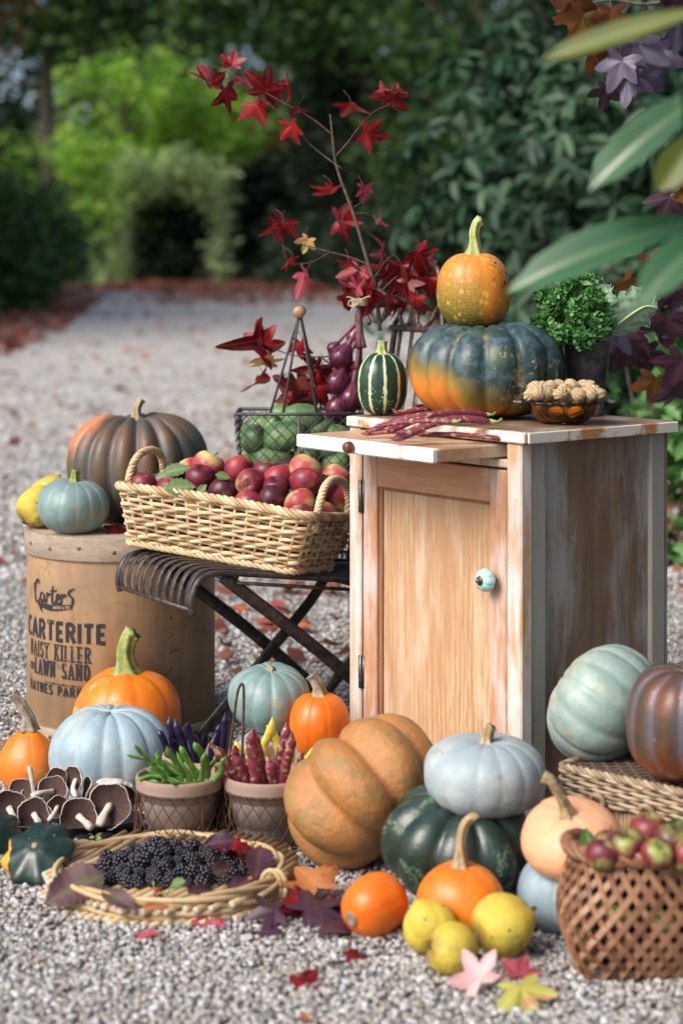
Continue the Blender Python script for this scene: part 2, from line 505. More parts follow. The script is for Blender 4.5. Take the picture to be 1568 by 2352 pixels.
GREEN_STALK = stalk_mat('green_stalk', (0.24, 0.28, 0.07), (0.38, 0.42, 0.16))
FRESH_STALK = stalk_mat('fresh_green_stalk', (0.36, 0.42, 0.13), (0.52, 0.56, 0.26), 0.5)
DRY_STALK = stalk_mat('dry_stalk', (0.36, 0.25, 0.12), (0.52, 0.42, 0.26))
GREY_STALK = stalk_mat('grey_dry_stalk', (0.25, 0.20, 0.13), (0.42, 0.37, 0.28))

def _apple(name, red, dark, pale, amt):
    t = NT(name)
    s = t.attr('hgt'); r = t.rand()
    va = t.n('ShaderNodeVectorMath', operation='ADD'); t.l(t.co(), va.inputs[0]); cb = t.n('ShaderNodeCombineXYZ'); t.l(t.math('MULTIPLY', r, 40.0), cb.inputs[0]); t.l(cb.outputs[0], va.inputs[1]); off = va.outputs[0]
    sh = t.math('ADD', t.noise(0.9, 4, 0.6, vec=off), t.math('MULTIPLY', t.math('SUBTRACT', r, 0.5), 0.25))
    c = t.mix(t.step(sh, 0.38, 0.66), red, dark)
    # pale side and paler skin around both ends
    ends = t.math('ABSOLUTE', t.math('SUBTRACT', s, 0.5))
    pf = t.math('ADD', t.math('MULTIPLY', ends, 1.1), t.math('MULTIPLY', t.math('SUBTRACT', t.noise(0.75, 3, vec=off), 0.5), 1.7))
    c = t.mix(t.step(pf, 0.52 - amt, 1.05 - amt), c, pale)
    an = t.attr('ang'); nd = t.n('ShaderNodeCombineXYZ'); t.l(an, nd.inputs[0]); t.l(t.math('MULTIPLY', s, 0.1), nd.inputs[1])
    c = t.mix(t.math('MULTIPLY', t.step(t.noise(26, 3, vec=nd.outputs[0]), 0.52, 0.7), 0.35), c, tuple(x * 0.6 for x in red))
    c = t.mix(t.math('MULTIPLY', t.step(t.voro(7), 0.12, 0.07), 0.5), c, (0.6, 0.42, 0.25))
    return t.fin(c, t.math('ADD', 0.32, t.math('MULTIPLY', t.noise(1.6, 3), 0.2)), 0.45)
APPLE_RED = _apple('red_apple_skin', (0.31, 0.030, 0.042), (0.13, 0.012, 0.025), (0.50, 0.36, 0.13), 0.20)
APPLE_PURPLE = _apple('purple_apple_skin', (0.12, 0.012, 0.026), (0.05, 0.008, 0.018), (0.34, 0.20, 0.06), 0.10)
APPLE_PALE = _apple('pale_apple_skin', (0.42, 0.06, 0.06), (0.28, 0.025, 0.04), (0.54, 0.47, 0.17), 0.42)
CRAB = _apple('crab_apple_skin', (0.19, 0.025, 0.028), (0.08, 0.010, 0.018), (0.28, 0.33, 0.08), 0.34)
CALYX = plain('calyx', (0.10, 0.085, 0.04), 0.8, 0.5, 200)
TWIG = plain('twig_bark', (0.10, 0.075, 0.06), 0.85, 0.5, 90, bump=0.4)
RED_TWIG = plain('red_twig_bark', (0.12, 0.05, 0.045), 0.8, 0.5, 90, bump=0.3)

RED_LEAF = leaf_mat('red_leaf', [(0.028, 0.003, 0.006), (0.15, 0.005, 0.009), (0.32, 0.010, 0.013), (0.43, 0.028, 0.020)], 0.36, 0.42, 34, 0.4, spot=(0.05, 0.004, 0.008), vein=(0.50, 0.09, 0.04))
PINK_LEAF = leaf_mat('pink_leaf', [(0.24, 0.025, 0.05), (0.42, 0.07, 0.10), (0.52, 0.20, 0.21)], 0.3, 0.5, 26, 0.35, spot=(0.30, 0.015, 0.04), vein=(0.62, 0.30, 0.26))
PALE_PINK_LEAF = leaf_mat('pale_pink_leaf', [(0.66, 0.26, 0.28), (0.72, 0.46, 0.46), (0.72, 0.52, 0.50)], 0.25, 0.5, 26, 0.35, spot=(0.58, 0.18, 0.22), vein=(0.78, 0.62, 0.56))
YELLOW_LEAF = leaf_mat('yellow_green_leaf', [(0.34, 0.38, 0.06), (0.52, 0.46, 0.10), (0.60, 0.20, 0.13)], 0.3, 0.5, 20, 0.35, spot=(0.60, 0.17, 0.16), vein=(0.66, 0.62, 0.30))
RUST_LEAF = leaf_mat('rust_leaf', [(0.30, 0.07, 0.02), (0.50, 0.17, 0.05), (0.55, 0.28, 0.12)], 0.3, 0.5, 20, 0.35, spot=(0.38, 0.05, 0.02), vein=(0.58, 0.38, 0.18))
PURPLE_LEAF = leaf_mat('purple_leaf', [(0.025, 0.010, 0.018), (0.06, 0.022, 0.04), (0.10, 0.04, 0.06)], 0.2, 0.4, 30, 0.5, vein=(0.16, 0.07, 0.09))
BRAMBLE_LEAF = leaf_mat('bramble_leaf', [(0.05, 0.02, 0.03), (0.10, 0.04, 0.05), (0.08, 0.12, 0.04)], 0.2, 0.5, 22, 0.4, vein=(0.16, 0.14, 0.08))
APPLE_LEAF = leaf_mat('apple_leaf', [(0.05, 0.10, 0.02), (0.09, 0.17, 0.04), (0.14, 0.22, 0.08)], 0.25, 0.45, 25, 0.4, vein=(0.28, 0.34, 0.18))

def wood_mat(name, cols, stretch=(14, 14, 1.2), paint=None, pthr=(0.5, 0.62), pscale=7, scratch=None, rough=0.5, grain=0.5, paint2=None, pst=None, figure=None, chips=None):
    t = NT(name)
    v = t.co(stretch)
    f = t.noise(3.0, 6, 0.65, vec=v, dist=0.5)
    k = len(cols)
    c = t.ramp(f, [(0.25 + 0.5 * i / max(1, k - 1), cc) for i, cc in enumerate(cols)])
    fine = t.noise(14, 4, 0.7, vec=v)
    c = t.mix(t.math('MULTIPLY', t.step(fine, 0.45, 0.7), grain), c, tuple(x * 0.62 for x in cols[0]))
    if paint:
        pf = t.math('ADD', t.math('MULTIPLY', t.noise(pscale, 5, 0.6, vec=t.co(pst or (1.6, 1.6, 0.55))), 0.75), t.math('MULTIPLY', t.noise(9, 4, 0.7, vec=v), 0.25))
        c = t.mix(t.step(pf, *pthr), c, paint)
        if paint2: c = t.mix(t.math('MULTIPLY', t.step(t.noise(pscale * 1.7, 4), 0.5, 0.65), 0.7), c, paint2)
    if figure:     # crisp figure of the grain
        wv = t.n('ShaderNodeTexWave', wave_type='BANDS', bands_direction='X'); t.l(t.co((1, 1, 0.10)), wv.inputs[0])
        wv.inputs['Scale'].default_value = 26; wv.inputs['Distortion'].default_value = 9; wv.inputs['Detail'].default_value = 4; wv.inputs['Detail Scale'].default_value = 2.2; wv.inputs['Detail Roughness'].default_value = 0.7
        c = t.mix(t.math('MULTIPLY', t.step(wv.outputs['Fac'], 0.45, 0.95), t.math('MULTIPLY', t.step(t.noise(5, 3, vec=t.co((1, 1, 0.4))), 0.35, 0.65), 0.55)), c, figure)
        c = t.mix(t.math('MULTIPLY', t.step(t.noise(60, 4, 0.7, vec=t.co((1, 1, 0.08))), 0.60, 0.70), 0.45), c, tuple(x * 0.55 for x in cols[0]))
    if chips:
        c = t.mix(t.step(t.noise(55, 5, 0.75, vec=t.co((1, 1, 0.5))), 0.66, 0.69), c, chips)
    if scratch:
        sn = t.noise(40, 4, 0.75, dist=0.4, vec=t.co((1, 1, 0.6)))
        c = t.mix(t.step(sn, 0.70, 0.74), c, scratch)
    t.bump(fine, 0.12, 0.001)
    return t.fin(c, rough, 0.4)

CREAM = (0.72, 0.66, 0.56)
W_TOP = wood_mat('worn_top_wood', [(0.16, 0.085, 0.045), (0.26, 0.15, 0.085), (0.36, 0.25, 0.16)], (1.5, 14, 14), (0.38, 0.31, 0.24), (0.52, 0.62), 6, rough=0.35)
W_TOPEDGE = wood_mat('worn_cream_edge', [(0.42, 0.19, 0.08), (0.52, 0.27, 0.13)], (2, 2, 14), CREAM, (0.44, 0.52), 9, (0.06, 0.05, 0.05), rough=0.5)
W_FRAME = wood_mat('worn_white_frame', [(0.48, 0.24, 0.11), (0.60, 0.33, 0.17)], (14, 14, 1.2), (0.68, 0.63, 0.59), (0.36, 0.62), 5, rough=0.5, pst=(5, 5, 1.3), chips=(0.40, 0.19, 0.08))
W_DOORFRAME = wood_mat('pinkish_door_frame', [(0.42, 0.21, 0.11), (0.56, 0.29, 0.15)], (14, 14, 1.2), (0.58, 0.47, 0.43), (0.40, 0.60), 5, rough=0.5, pst=(5, 5, 1.3))
W_RAIL = wood_mat('pinkish_door_rail', [(0.48, 0.24, 0.13), (0.58, 0.32, 0.18)], (1.2, 14, 14), (0.62, 0.48, 0.40), (0.50, 0.68), 5, rough=0.5)
W_PANEL = wood_mat('limed_tan_panel', [(0.40, 0.215, 0.105), (0.47, 0.27, 0.14), (0.54, 0.335, 0.185)], (34, 34, 1.1), (0.60, 0.46, 0.33), (0.46, 0.70), 5, rough=0.5, grain=0.35, pst=(5, 5, 1.0), figure=(0.66, 0.47, 0.29))
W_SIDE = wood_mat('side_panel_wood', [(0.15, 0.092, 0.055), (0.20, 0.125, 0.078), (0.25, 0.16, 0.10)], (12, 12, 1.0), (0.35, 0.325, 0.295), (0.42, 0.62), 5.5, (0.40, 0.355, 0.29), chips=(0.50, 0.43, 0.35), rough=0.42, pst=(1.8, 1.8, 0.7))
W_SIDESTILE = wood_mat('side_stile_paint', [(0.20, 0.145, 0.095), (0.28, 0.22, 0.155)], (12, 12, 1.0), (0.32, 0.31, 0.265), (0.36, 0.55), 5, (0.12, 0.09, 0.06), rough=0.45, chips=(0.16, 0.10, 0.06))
W_BOARD = wood_mat('pull_out_board_wood', [(0.48, 0.26, 0.13), (0.60, 0.38, 0.22)], (1.5, 14, 14), (0.62, 0.52, 0.40), (0.5, 0.66), 5, rough=0.4)
W_WHITE = wood_mat('worn_white_edge', [(0.52, 0.27, 0.13), (0.62, 0.36, 0.2)], (3, 3, 14), (0.80, 0.79, 0.77), (0.35, 0.46), 8, rough=0.5)
DARK_GAP = plain('dark_recess_wood', (0.10, 0.06, 0.035), 0.8)
BROWN_KNOB = plain('brown_knob_wood', (0.13, 0.045, 0.025), 0.35, 0.3, 80)
HINGE = plain('hinge_steel', (0.16, 0.16, 0.17), 0.4, 0.35, 120, metal=0.8)
TURQ = plain('turquoise_ceramic', (0.36, 0.62, 0.60), 0.12, 0.08, 40, coat=0.4)
BRONZE_METAL = plain('bronze_metal', (0.16, 0.11, 0.06), 0.42, 0.4, 300, metal=0.85)

def _barrel():
    t = NT('barrel_wood')
    f = t.noise(3.0, 6, 0.6, vec=t.co((7, 7, 1.1)), dist=0.3)
    c = t.ramp(f, [(0.28, (0.33, 0.195, 0.10)), (0.5, (0.43, 0.27, 0.145)), (0.72, (0.49, 0.325, 0.185))])
    c = t.mix(t.math('MULTIPLY', t.step(t.noise(9, 4, 0.6), 0.55, 0.72), 0.5), c, (0.24, 0.155, 0.09))
    c = t.mix(t.math('MULTIPLY', t.step(t.noise(30, 3, 0.6, vec=t.co((1, 1, 0.5))), 0.66, 0.74), 0.65), c, (0.12, 0.085, 0.06))
    c = t.mix(t.math('MULTIPLY', t.step(t.noise(12, 5, 0.7, vec=t.co((8, 8, 1))), 0.55, 0.7), 0.4), c, (0.20, 0.13, 0.08))
    c = t.mix(t.math('MULTIPLY', t.step(t.noise(6, 5, 0.7), 0.45, 0.66), 0.7), c, (0.29, 0.205, 0.14))
    c = t.mix(t.math('MULTIPLY', t.step(t.noise(16, 4, 0.7, vec=t.co((1, 1, 2.2))), 0.58, 0.68), 0.65), c, (0.17, 0.125, 0.09))
    t.bump(t.noise(12, 4, 0.7, vec=t.co((8, 8, 1))), 0.15, 0.002)
    return t.fin(c, 0.5, 0.35)
BARREL = _barrel()
HOOP = wood_mat('grey_hoop_wood', [(0.22, 0.165, 0.12), (0.31, 0.245, 0.185), (0.38, 0.31, 0.24)], (3, 3, 16), (0.12, 0.10, 0.08), (0.63, 0.72), 9, rough=0.6, pst=(2, 2, 2))
INK = NT('black_print'); INK = INK.fin(INK.mix(INK.step(INK.noise(70, 5, 0.75), 0.60, 0.68), (0.022, 0.024, 0.03), (0.24, 0.16, 0.10)), 0.55, 0.3)
INKLIGHT = plain('tan_reverse_print', (0.44, 0.28, 0.15), 0.6, 0.2, 120)

def _iron(name, a, b, rough=0.5):
    t = NT(name)
    c = t.mix(t.step(t.noise(60, 5, 0.7), 0.45, 0.62), a, b)
    t.bump(t.noise(150, 4, 0.7), 0.35, 0.0015)
    return t.fin(c, rough, 0.5, 0.35)
IRON = _iron('worn_black_iron', (0.035, 0.033, 0.034), (0.10, 0.075, 0.055), 0.45)
RUST = _iron('rusty_wire', (0.075, 0.035, 0.022), (0.15, 0.07, 0.04), 0.8)
BROWN_IRON = _iron('brown_painted_iron', (0.06, 0.04, 0.032), (0.17, 0.115, 0.09), 0.45)
GREY_WIRE = _iron('grey_wire', (0.06, 0.055, 0.065), (0.10, 0.09, 0.095), 0.5)

def _cane(name, cols, rough=0.42):
    t = NT(name)
    f = t.math('ADD', t.math('MULTIPLY', t.noise(35, 4, 0.6), 0.6), t.math('MULTIPLY', t.attr('tone'), 0.4))
    c = t.ramp(f, [(0.25 + 0.5 * i / (len(cols) - 1), cc) for i, cc in enumerate(cols)])
    c = t.mix(t.step(t.noise(90, 3, 0.6), 0.70, 0.76), c, tuple(x * 0.35 for x in cols[0]))
    t.bump(t.noise(240, 3), 0.2, 0.001)
    return t.fin(c, rough, 0.4)
WICKER = _cane('pale_wicker', [(0.38, 0.24, 0.11), (0.58, 0.42, 0.235), (0.70, 0.55, 0.35)])
TRAY_CANE = _cane('tray_cane', [(0.34, 0.22, 0.10), (0.48, 0.34, 0.18), (0.56, 0.43, 0.26)])
BROWN_CANE = _cane('brown_split_cane', [(0.11, 0.05, 0.026), (0.24, 0.115, 0.06), (0.33, 0.175, 0.10)], 0.45)
HAMPER_CANE = _cane('hamper_cane', [(0.22, 0.15, 0.09), (0.36, 0.26, 0.165), (0.44, 0.34, 0.23)], 0.55)
CUT_END = plain('cut_cane_end', (0.46, 0.41, 0.34), 0.7, 0.15)
TWINE = plain('twine', (0.50, 0.42, 0.27), 0.9, 0.3, 200)
WOOD_GRIP = plain('wooden_grip', (0.34, 0.20, 0.10), 0.5, 0.25, 70)

def _onion():
    t = NT('red_onion_skin')
    nd = t.n('ShaderNodeCombineXYZ'); t.l(t.attr('ang'), nd.inputs[0]); t.l(t.math('MULTIPLY', t.attr('hgt'), 0.06), nd.inputs[1])
    s = t.noise(30, 3, vec=nd.outputs[0])
    c = t.ramp(s, [(0.3, (0.045, 0.008, 0.022)), (0.52, (0.11, 0.016, 0.045)), (0.75, (0.24, 0.06, 0.10))])
    return t.fin(c, 0.22, 0.55)
ONION = _onion()
ONION_NECK = plain('dry_onion_neck', (0.17, 0.06, 0.07), 0.5, 0.5, 60)
ROOTS = plain('onion_roots', (0.28, 0.22, 0.14), 0.9, 0.4, 120)

FRUIT_GREEN = pumpkin_mat('green_fruit_skin', (0.09, 0.20, 0.065), (0.17, 0.29, 0.11), None, alt_scale=16, rough=0.42, spot=(0.10, 0.07, 0.035), spot_scale=70, spot_thr=(0.10, 0.05), bump=0.12,
                          pole=(0.05, 0.05, 0.03))
NUT = pumpkin_mat('papery_tan_husk', (0.50, 0.36, 0.19), (0.62, 0.48, 0.29), (0.30, 0.18, 0.08), alt_scale=150, groove_amt=0.8, rough=0.65, spot=(0.25, 0.15, 0.07), spot_scale=140, spot_thr=(0.12, 0.06), bump=0.35)

def _glass():
    t = NT('amber_glass')
    t.b.inputs['Transmission Weight'].default_value = 1.0
    t.b.inputs['IOR'].default_value = 1.45
    t.bump(t.noise(40, 2), 0.05, 0.004)
    return t.fin((0.72, 0.30, 0.04), 0.06, 0.5)
AMBER = _glass()

def _galv():
    t = NT('dark_zinc')
    c = t.mix(t.step(t.noise(18, 5, 0.7), 0.42, 0.66), (0.045, 0.045, 0.055), (0.17, 0.17, 0.185))
    c = t.mix(t.step(t.voro(140), 0.12, 0.07), c, (0.3, 0.3, 0.31))
    return t.fin(c, 0.42, 0.5, 0.55)
ZINC = _galv()

def _terra():
    t = NT('weathered_terracotta')
    c = t.mix(t.step(t.noise(16, 5, 0.65), 0.25, 0.55), (0.34, 0.24, 0.19), (0.37, 0.325, 0.295))
    c = t.mix(t.math('MULTIPLY', t.step(t.noise(40, 4, 0.6), 0.55, 0.7), 0.5), c, (0.26, 0.20, 0.18))
    c = t.mix(t.step(t.attr('hgt'), 0.80, 0.9), c, t.mix(t.step(t.noise(20, 4), 0.45, 0.7), (0.31, 0.205, 0.155), (0.27, 0.22, 0.185)))
    t.bump(t.noise(90, 4), 0.2, 0.002)
    return t.fin(c, 0.75, 0.3)
TERRA = _terra()

def pod_mat(name, a, b, thr=(0.45, 0.55), scale=70, rough=0.4):
    t = NT(name)
    c = t.mix(t.step(t.noise(scale, 3, 0.6), *thr), a, b)
    return t.fin(c, rough, 0.45)
GREEN_POD = pod_mat('green_bean_pod', (0.085, 0.21, 0.03), (0.14, 0.29, 0.05))
PURPLE_POD = pod_mat('purple_bean_pod', (0.010, 0.007, 0.026), (0.02, 0.012, 0.042), rough=0.35)
YELLOW_POD = pod_mat('yellow_bean_pod', (0.74, 0.56, 0.05), (0.76, 0.62, 0.14))
BORLOTTI = pod_mat('speckled_red_pod', (0.19, 0.030, 0.045), (0.38, 0.28, 0.16), (0.54, 0.62), 95, 0.5)
POD_STEM = plain('pod_stem', (0.24, 0.30, 0.08), 0.6, 0.3, 100)

def _gill():
    t = NT('mushroom_gills')
    a = t.attr('ang'); nd = t.n('ShaderNodeCombineXYZ'); t.l(a, nd.inputs[0])
    s = t.noise(95, 3, 0.7, vec=nd.outputs[0])
    c = t.ramp(s, [(0.36, (0.018, 0.009, 0.008)), (0.52, (0.085, 0.048, 0.042)), (0.68, (0.20, 0.12, 0.105))])
    t.bump(s, 0.6, 0.003)
    return t.fin(c, 0.75, 0.25)
GILL = _gill()
CAP = plain('mushroom_cap', (0.50, 0.44, 0.38), 0.75, 0.38, 60, bump=0.5)
STIPE = plain('mushroom_stipe', (0.56, 0.49, 0.41), 0.75, 0.35, 70, bump=0.5)
AUBERGINE = pod_mat('aubergine_skin', (0.012, 0.008, 0.016), (0.02, 0.012, 0.026), rough=0.14)
DISH = plain('dark_dish_metal', (0.05, 0.045, 0.045), 0.45, 0.4, 40, metal=0.5)

def _berry():
    t = NT('blackberry_skin')
    c = t.mix(t.step(t.noise(1.2, 2), 0.55, 0.7), (0.006, 0.005, 0.011), (0.022, 0.006, 0.014))
    return t.fin(c, 0.19, 0.6)
BERRY = _berry()
RED_BERRY = pod_mat('unripe_berry_skin', (0.45, 0.02, 0.03), (0.30, 0.015, 0.025), rough=0.25)

KALE = leaf_mat('curly_kale', [(0.035, 0.13, 0.03), (0.085, 0.25, 0.06), (0.18, 0.37, 0.12)], 0.25, 0.45, 60, 0.4)
KALE_PALE = leaf_mat('pale_kale_underside', [(0.16, 0.28, 0.17), (0.24, 0.37, 0.24), (0.30, 0.42, 0.28)], 0.2, 0.5, 60, 0.4)
KALE_RIB = plain('kale_rib', (0.40, 0.50, 0.22), 0.5, 0.15, 60)
# ------------------------------------------------------------------ ground
def _gravel_ground():
    t = NT('gravel_ground')
    cell = t.voro(120, 'F1', 'Color')
    g = t.n('ShaderNodeSeparateColor'); t.l(cell, g.inputs[0])
    c = t.ramp(g.outputs[0], [(0.05, (0.10, 0.085, 0.07)), (0.3, (0.24, 0.21, 0.18)), (0.6, (0.38, 0.355, 0.33)), (0.95, (0.56, 0.55, 0.54))])
    d = t.voro(120)
    c = t.mix(t.step(d, 0.45, 0.8), c, (0.16, 0.155, 0.15))
    big = t.noise(0.8, 4, 0.6)
    c = t.mix(t.math('MULTIPLY', t.step(big, 0.4, 0.75), 0.35), c, (0.42, 0.39, 0.36))
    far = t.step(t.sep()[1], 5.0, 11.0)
    c = t.mix(t.math('MULTIPLY', far, 0.75), c, t.mix(t.step(t.noise(0.7, 5, 0.65), 0.35, 0.7), (0.47, 0.44, 0.40), (0.64, 0.61, 0.565)))  # gravel farther off coloured paler to carry the open sky light
    c = t.mix(t.math('MULTIPLY', t.step(t.noise(2.6, 6, 0.8), 0.50, 0.66), 0.55), c, (0.25, 0.23, 0.21))
    c = t.mix(t.math('MULTIPLY', t.step(t.noise(9, 5, 0.8), 0.55, 0.65), 0.4), c, (0.22, 0.19, 0.165))
    # a scatter of brown leaf crumbs farther along the drive
    lc = t.math('MULTIPLY', t.step(t.noise(6, 4, 0.7), 0.60, 0.68), t.step(t.noise(0.5, 3), 0.42, 0.62))
    c = t.mix(t.math('MULTIPLY', lc, 0.7), c, (0.22, 0.10, 0.06))
    t.bump(d, 0.9, 0.006)
    return t.fin(c, 0.8, 0.3)
GRAVEL_G = _gravel_ground()
SOIL = plain('leafy_soil', (0.055, 0.038, 0.025), 0.9, 0.5, 9, bump=0.5)

g = G()
n = 40
xs = np.linspace(-150, 150, n); ys = np.linspace(-20, 260, n)
X, Y = np.meshgrid(xs, ys)
V = np.stack([X, Y, np.zeros_like(X)], -1).reshape(-1, 3)
idx = np.arange(n * n).reshape(n, n)
g.add(V, np.stack([idx[:-1, :-1], idx[:-1, 1:], idx[1:, 1:], idx[1:, :-1]], -1).reshape(-1, 4))
tag(g.build('ground', SOIL), 'dark leaf strewn soil beneath the trees', 'ground', kind='structure')

# the drive: left and right edges by distance
edge = [(-3, -3.2, 2.6), (2, -3.3, 2.0), (6, -3.6, 1.45), (10, -3.8, 1.35), (16, -4.2, 1.6), (26, -4.7, 2.2), (38, -5.9, 2.2), (55, -7.6, 0.6), (72, -8.6, -0.2), (84, -9.5, -1.2)]
ey = np.array([e[0] for e in edge], float)
yy = np.linspace(-3, 84, 140)
lx = np.interp(yy, ey, [e[1] for e in edge]) + 0.12 * np.sin(yy * 2.1) + 0.08 * np.sin(yy * 5.3)
rx = np.interp(yy, ey, [e[2] for e in edge]) + 0.10 * np.sin(yy * 1.7 + 1) + 0.07 * np.sin(yy * 4.7)
V = np.concatenate([np.stack([lx, yy, np.full_like(yy, 0.004)], 1), np.stack([rx, yy, np.full_like(yy, 0.004)], 1)])
m = len(yy); i = np.arange(m - 1)
g = G(); g.add(V, np.stack([i, i + m, i + m + 1, i + 1], 1))
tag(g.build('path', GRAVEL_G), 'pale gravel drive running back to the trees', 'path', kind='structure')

# loose stones, real ones wherever single stones can be told apart
def pebbles(count, y0, y1, rmin, rmax, zjit, base, expo=0.9):
    V0, F0 = base
    u = rng.random(count)
    py = y0 + (y1 - y0) * u ** expo
    hw = 0.185 * py + 0.12
    px = (rng.random(count) * 2 - 1) * hw
    r = rmin + (rmax - rmin) * rng.random(count) ** 1.6
    sc3 = np.stack([r * rng.uniform(0.8, 1.35, count), r * rng.uniform(0.7, 1.1, count), r * rng.uniform(0.5, 0.85, count)], 1)
    a, b = rng.random(count) * 2 * PI, rng.normal(0, 0.5, count)
    ca, sa, cb, sb = np.cos(a), np.sin(a), np.cos(b), np.sin(b)
    base_v = V0[None] * (1 + rng.normal(0, 0.13, (count, len(V0), 1)))
    v = base_v * sc3[:, None, :]
    x, y, z = v[..., 0], v[..., 1], v[..., 2]
    y, z = y * cb[:, None] - z * sb[:, None], y * sb[:, None] + z * cb[:, None]
    x, y = x * ca[:, None] - y * sa[:, None], x * sa[:, None] + y * ca[:, None]
    v = np.stack([x + px[:, None], y + py[:, None], z + 0.005 + (r * 0.4 + rng.random(count) * zjit)[:, None]], -1)
    f = (F0[None] + (np.arange(count) * len(V0))[:, None, None]).reshape(-1, 3)
    return v.reshape(-1, 3), f, np.repeat(rng.random(count), len(V0))
def _stone():
    t = NT('pebble_stone')
    c = t.ramp(t.attr('tone'), [(0.0, (0.15, 0.155, 0.165)), (0.15, (0.26, 0.245, 0.23)), (0.33, (0.35, 0.295, 0.235)), (0.5, (0.38, 0.375, 0.37)), (0.7, (0.46, 0.44, 0.41)), (0.86, (0.52, 0.525, 0.535)), (1.0, (0.64, 0.65, 0.66))])
    c = t.mix(t.math('MULTIPLY', t.noise(320, 3), 0.4), c, t.mix(1.0, c, (0.6, 0.57, 0.53), 'MULTIPLY'))
    return t.fin(c, 0.65, 0.35)
STONE = _stone()
g = G()
for args in ((44000, 2.3, 3.7, 0.0028, 0.0060, 0.003, ICO0), (36000, 3.6, 6.4, 0.0036, 0.0072, 0.003, ICO0), (32000, 6.0, 34.0, 0.007, 0.017, 0.004, ICO0, 2.6)):
    v, f, tn = pebbles(*args)
    g.add(v, f, 0, tone=tn)
tag(g.build('gravel', STONE), 'loose grey and tan pebbles covering the drive', 'gravel', kind='stuff')

# ------------------------------------------------------------------ leaves and foliage
def leaf_cards(C, size, droop=0.3, aspect=0.5, up=0.35, jitter=0.35):
    """folded six-point leaves at the points C, vectorised"""
    n = len(C)
    s = size * (1 + rng.uniform(-jitter, jitter, n))
    d = rng.normal(0, 1, (n, 3)); d[:, 2] = d[:, 2] * 0.6 - droop
    d /= np.linalg.norm(d, axis=1)[:, None]
    nn = rng.normal(0, 1, (n, 3)); nn[:, 2] = np.abs(nn[:, 2]) + up
    w = np.cross(d, nn); w /= np.linalg.norm(w, axis=1)[:, None] + 1e-9
    nn = np.cross(w, d)
    L, W = s[:, None] * d, (s * aspect * 0.5)[:, None] * w
    fold = (s * 0.08)[:, None] * nn
    base, tip = C - L * 0.5, C + L * 0.5 - nn * (s * 0.1)[:, None]
    a1, a2 = base + L * 0.33 + W + fold, base + L * 0.7 + W * 0.75 + fold
    b1, b2 = base + L * 0.33 - W + fold, base + L * 0.7 - W * 0.75 + fold
    V = np.stack([base, a1, a2, tip, b2, b1], 1).reshape(-1, 3)
    k = (np.arange(n) * 6)[:, None]
    q = np.concatenate([k + np.array([[0, 1, 2, 3]]), k + np.array([[0, 3, 4, 5]])])
    return V, q, np.repeat(rng.random(n), 6)

def clump_points(n, nclump, center, radii, csize, shell=0.55):
    c = rng.normal(0, 1, (nclump, 3)); c /= np.linalg.norm(c, axis=1)[:, None]
    c *= (shell + (1 - shell) * rng.random((nclump, 1)))
    c = np.array(center) + c * np.array(radii)
    k = rng.integers(0, nclump, n)
    return c[k] + rng.normal(0, 1, (n, 3)) * csize

FOL_DARK = leaf_mat('dark_foliage', [(0.006, 0.017, 0.008), (0.016, 0.042, 0.014), (0.04, 0.085, 0.025)], 0.2, 0.5, 2)  # leaf colour darkened to stand in for shade inside the crowns
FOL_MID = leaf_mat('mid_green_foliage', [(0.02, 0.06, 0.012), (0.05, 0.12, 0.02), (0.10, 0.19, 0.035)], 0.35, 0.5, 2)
FOL_LIME = leaf_mat('lime_foliage', [(0.03, 0.12, 0.010), (0.28, 0.56, 0.035), (0.72, 0.86, 0.26)], 0.5, 0.45, 2)  # yellow-green leaf colour lifted to carry the sunlight on these trees
FOL_AUTUMN = leaf_mat('autumn_foliage', [(0.10, 0.11, 0.02), (0.22, 0.15, 0.03), (0.28, 0.13, 0.035)], 0.35, 0.5, 2)
FOL_RUST = leaf_mat('rust_orange_foliage', [(0.30, 0.10, 0.02), (0.45, 0.16, 0.05), (0.20, 0.16, 0.03)], 0.35, 0.5, 2)
FOL_PALE = leaf_mat('pale_hedge_foliage', [(0.20, 0.34, 0.10), (0.42, 0.56, 0.22), (0.62, 0.70, 0.40)], 0.35, 0.5, 2)
FOL_RHODO = leaf_mat('rhododendron_foliage', [(0.006, 0.025, 0.010), (0.015, 0.054, 0.021), (0.045, 0.115, 0.045)], 0.12, 0.5, 6, 0.4)
BARK = plain('tree_bark', (0.06, 0.048, 0.038), 0.9, 0.4, 12, bump=0.5)

def tree(name, label, base, height, crown_r, crown_z, nleaf, size, mat, group=None, nclump=40, cs=0.5, cat='tree', lean=0.0, extra=None):
    t = thing(name, label, cat, base, 0, group)
    g = G()
    hgt = max(height * 0.75, crown_z)
    pts = smooth_path([(0, 0, -0.05), (lean * 0.3, 0.05, hgt * 0.35), (lean * 0.7, -0.05, hgt * 0.7), (lean, 0, hgt)], 5)
    r0 = 0.018 * height + 0.06
    g.add(*tube(pts, [r0 * 1.25, r0, r0 * 0.75, r0 * 0.3], 9))
    for k in range(7):
        a = k * 2.4 + rnd.random(); z = hgt * (0.35 + 0.08 * k)
        e = (lean * 0.6 + math.cos(a) * crown_r[0] * 0.75, math.sin(a) * crown_r[1] * 0.75, z + crown_r[2] * 0.35)
        g.add(*tube(smooth_path([(lean * z / hgt, 0, z), ((lean * z / hgt + e[0]) / 2, e[1] / 2, z + crown_r[2] * 0.22), e], 4), [r0 * 0.4, r0 * 0.25, r0 * 0.08], 6))
    g.build('trunk', BARK, t)
    C = clump_points(nleaf, nclump, (lean, 0, crown_z), crown_r, cs)
    C[:, 2] = np.maximum(C[:, 2], 0.15)
    g = G(); V, q, tn = leaf_cards(C, size, up=1.6 if mat is FOL_LIME else 0.35)
    g.add(V, q, 0, tone=tn)
    g.build('crown', mat, t)
    return t

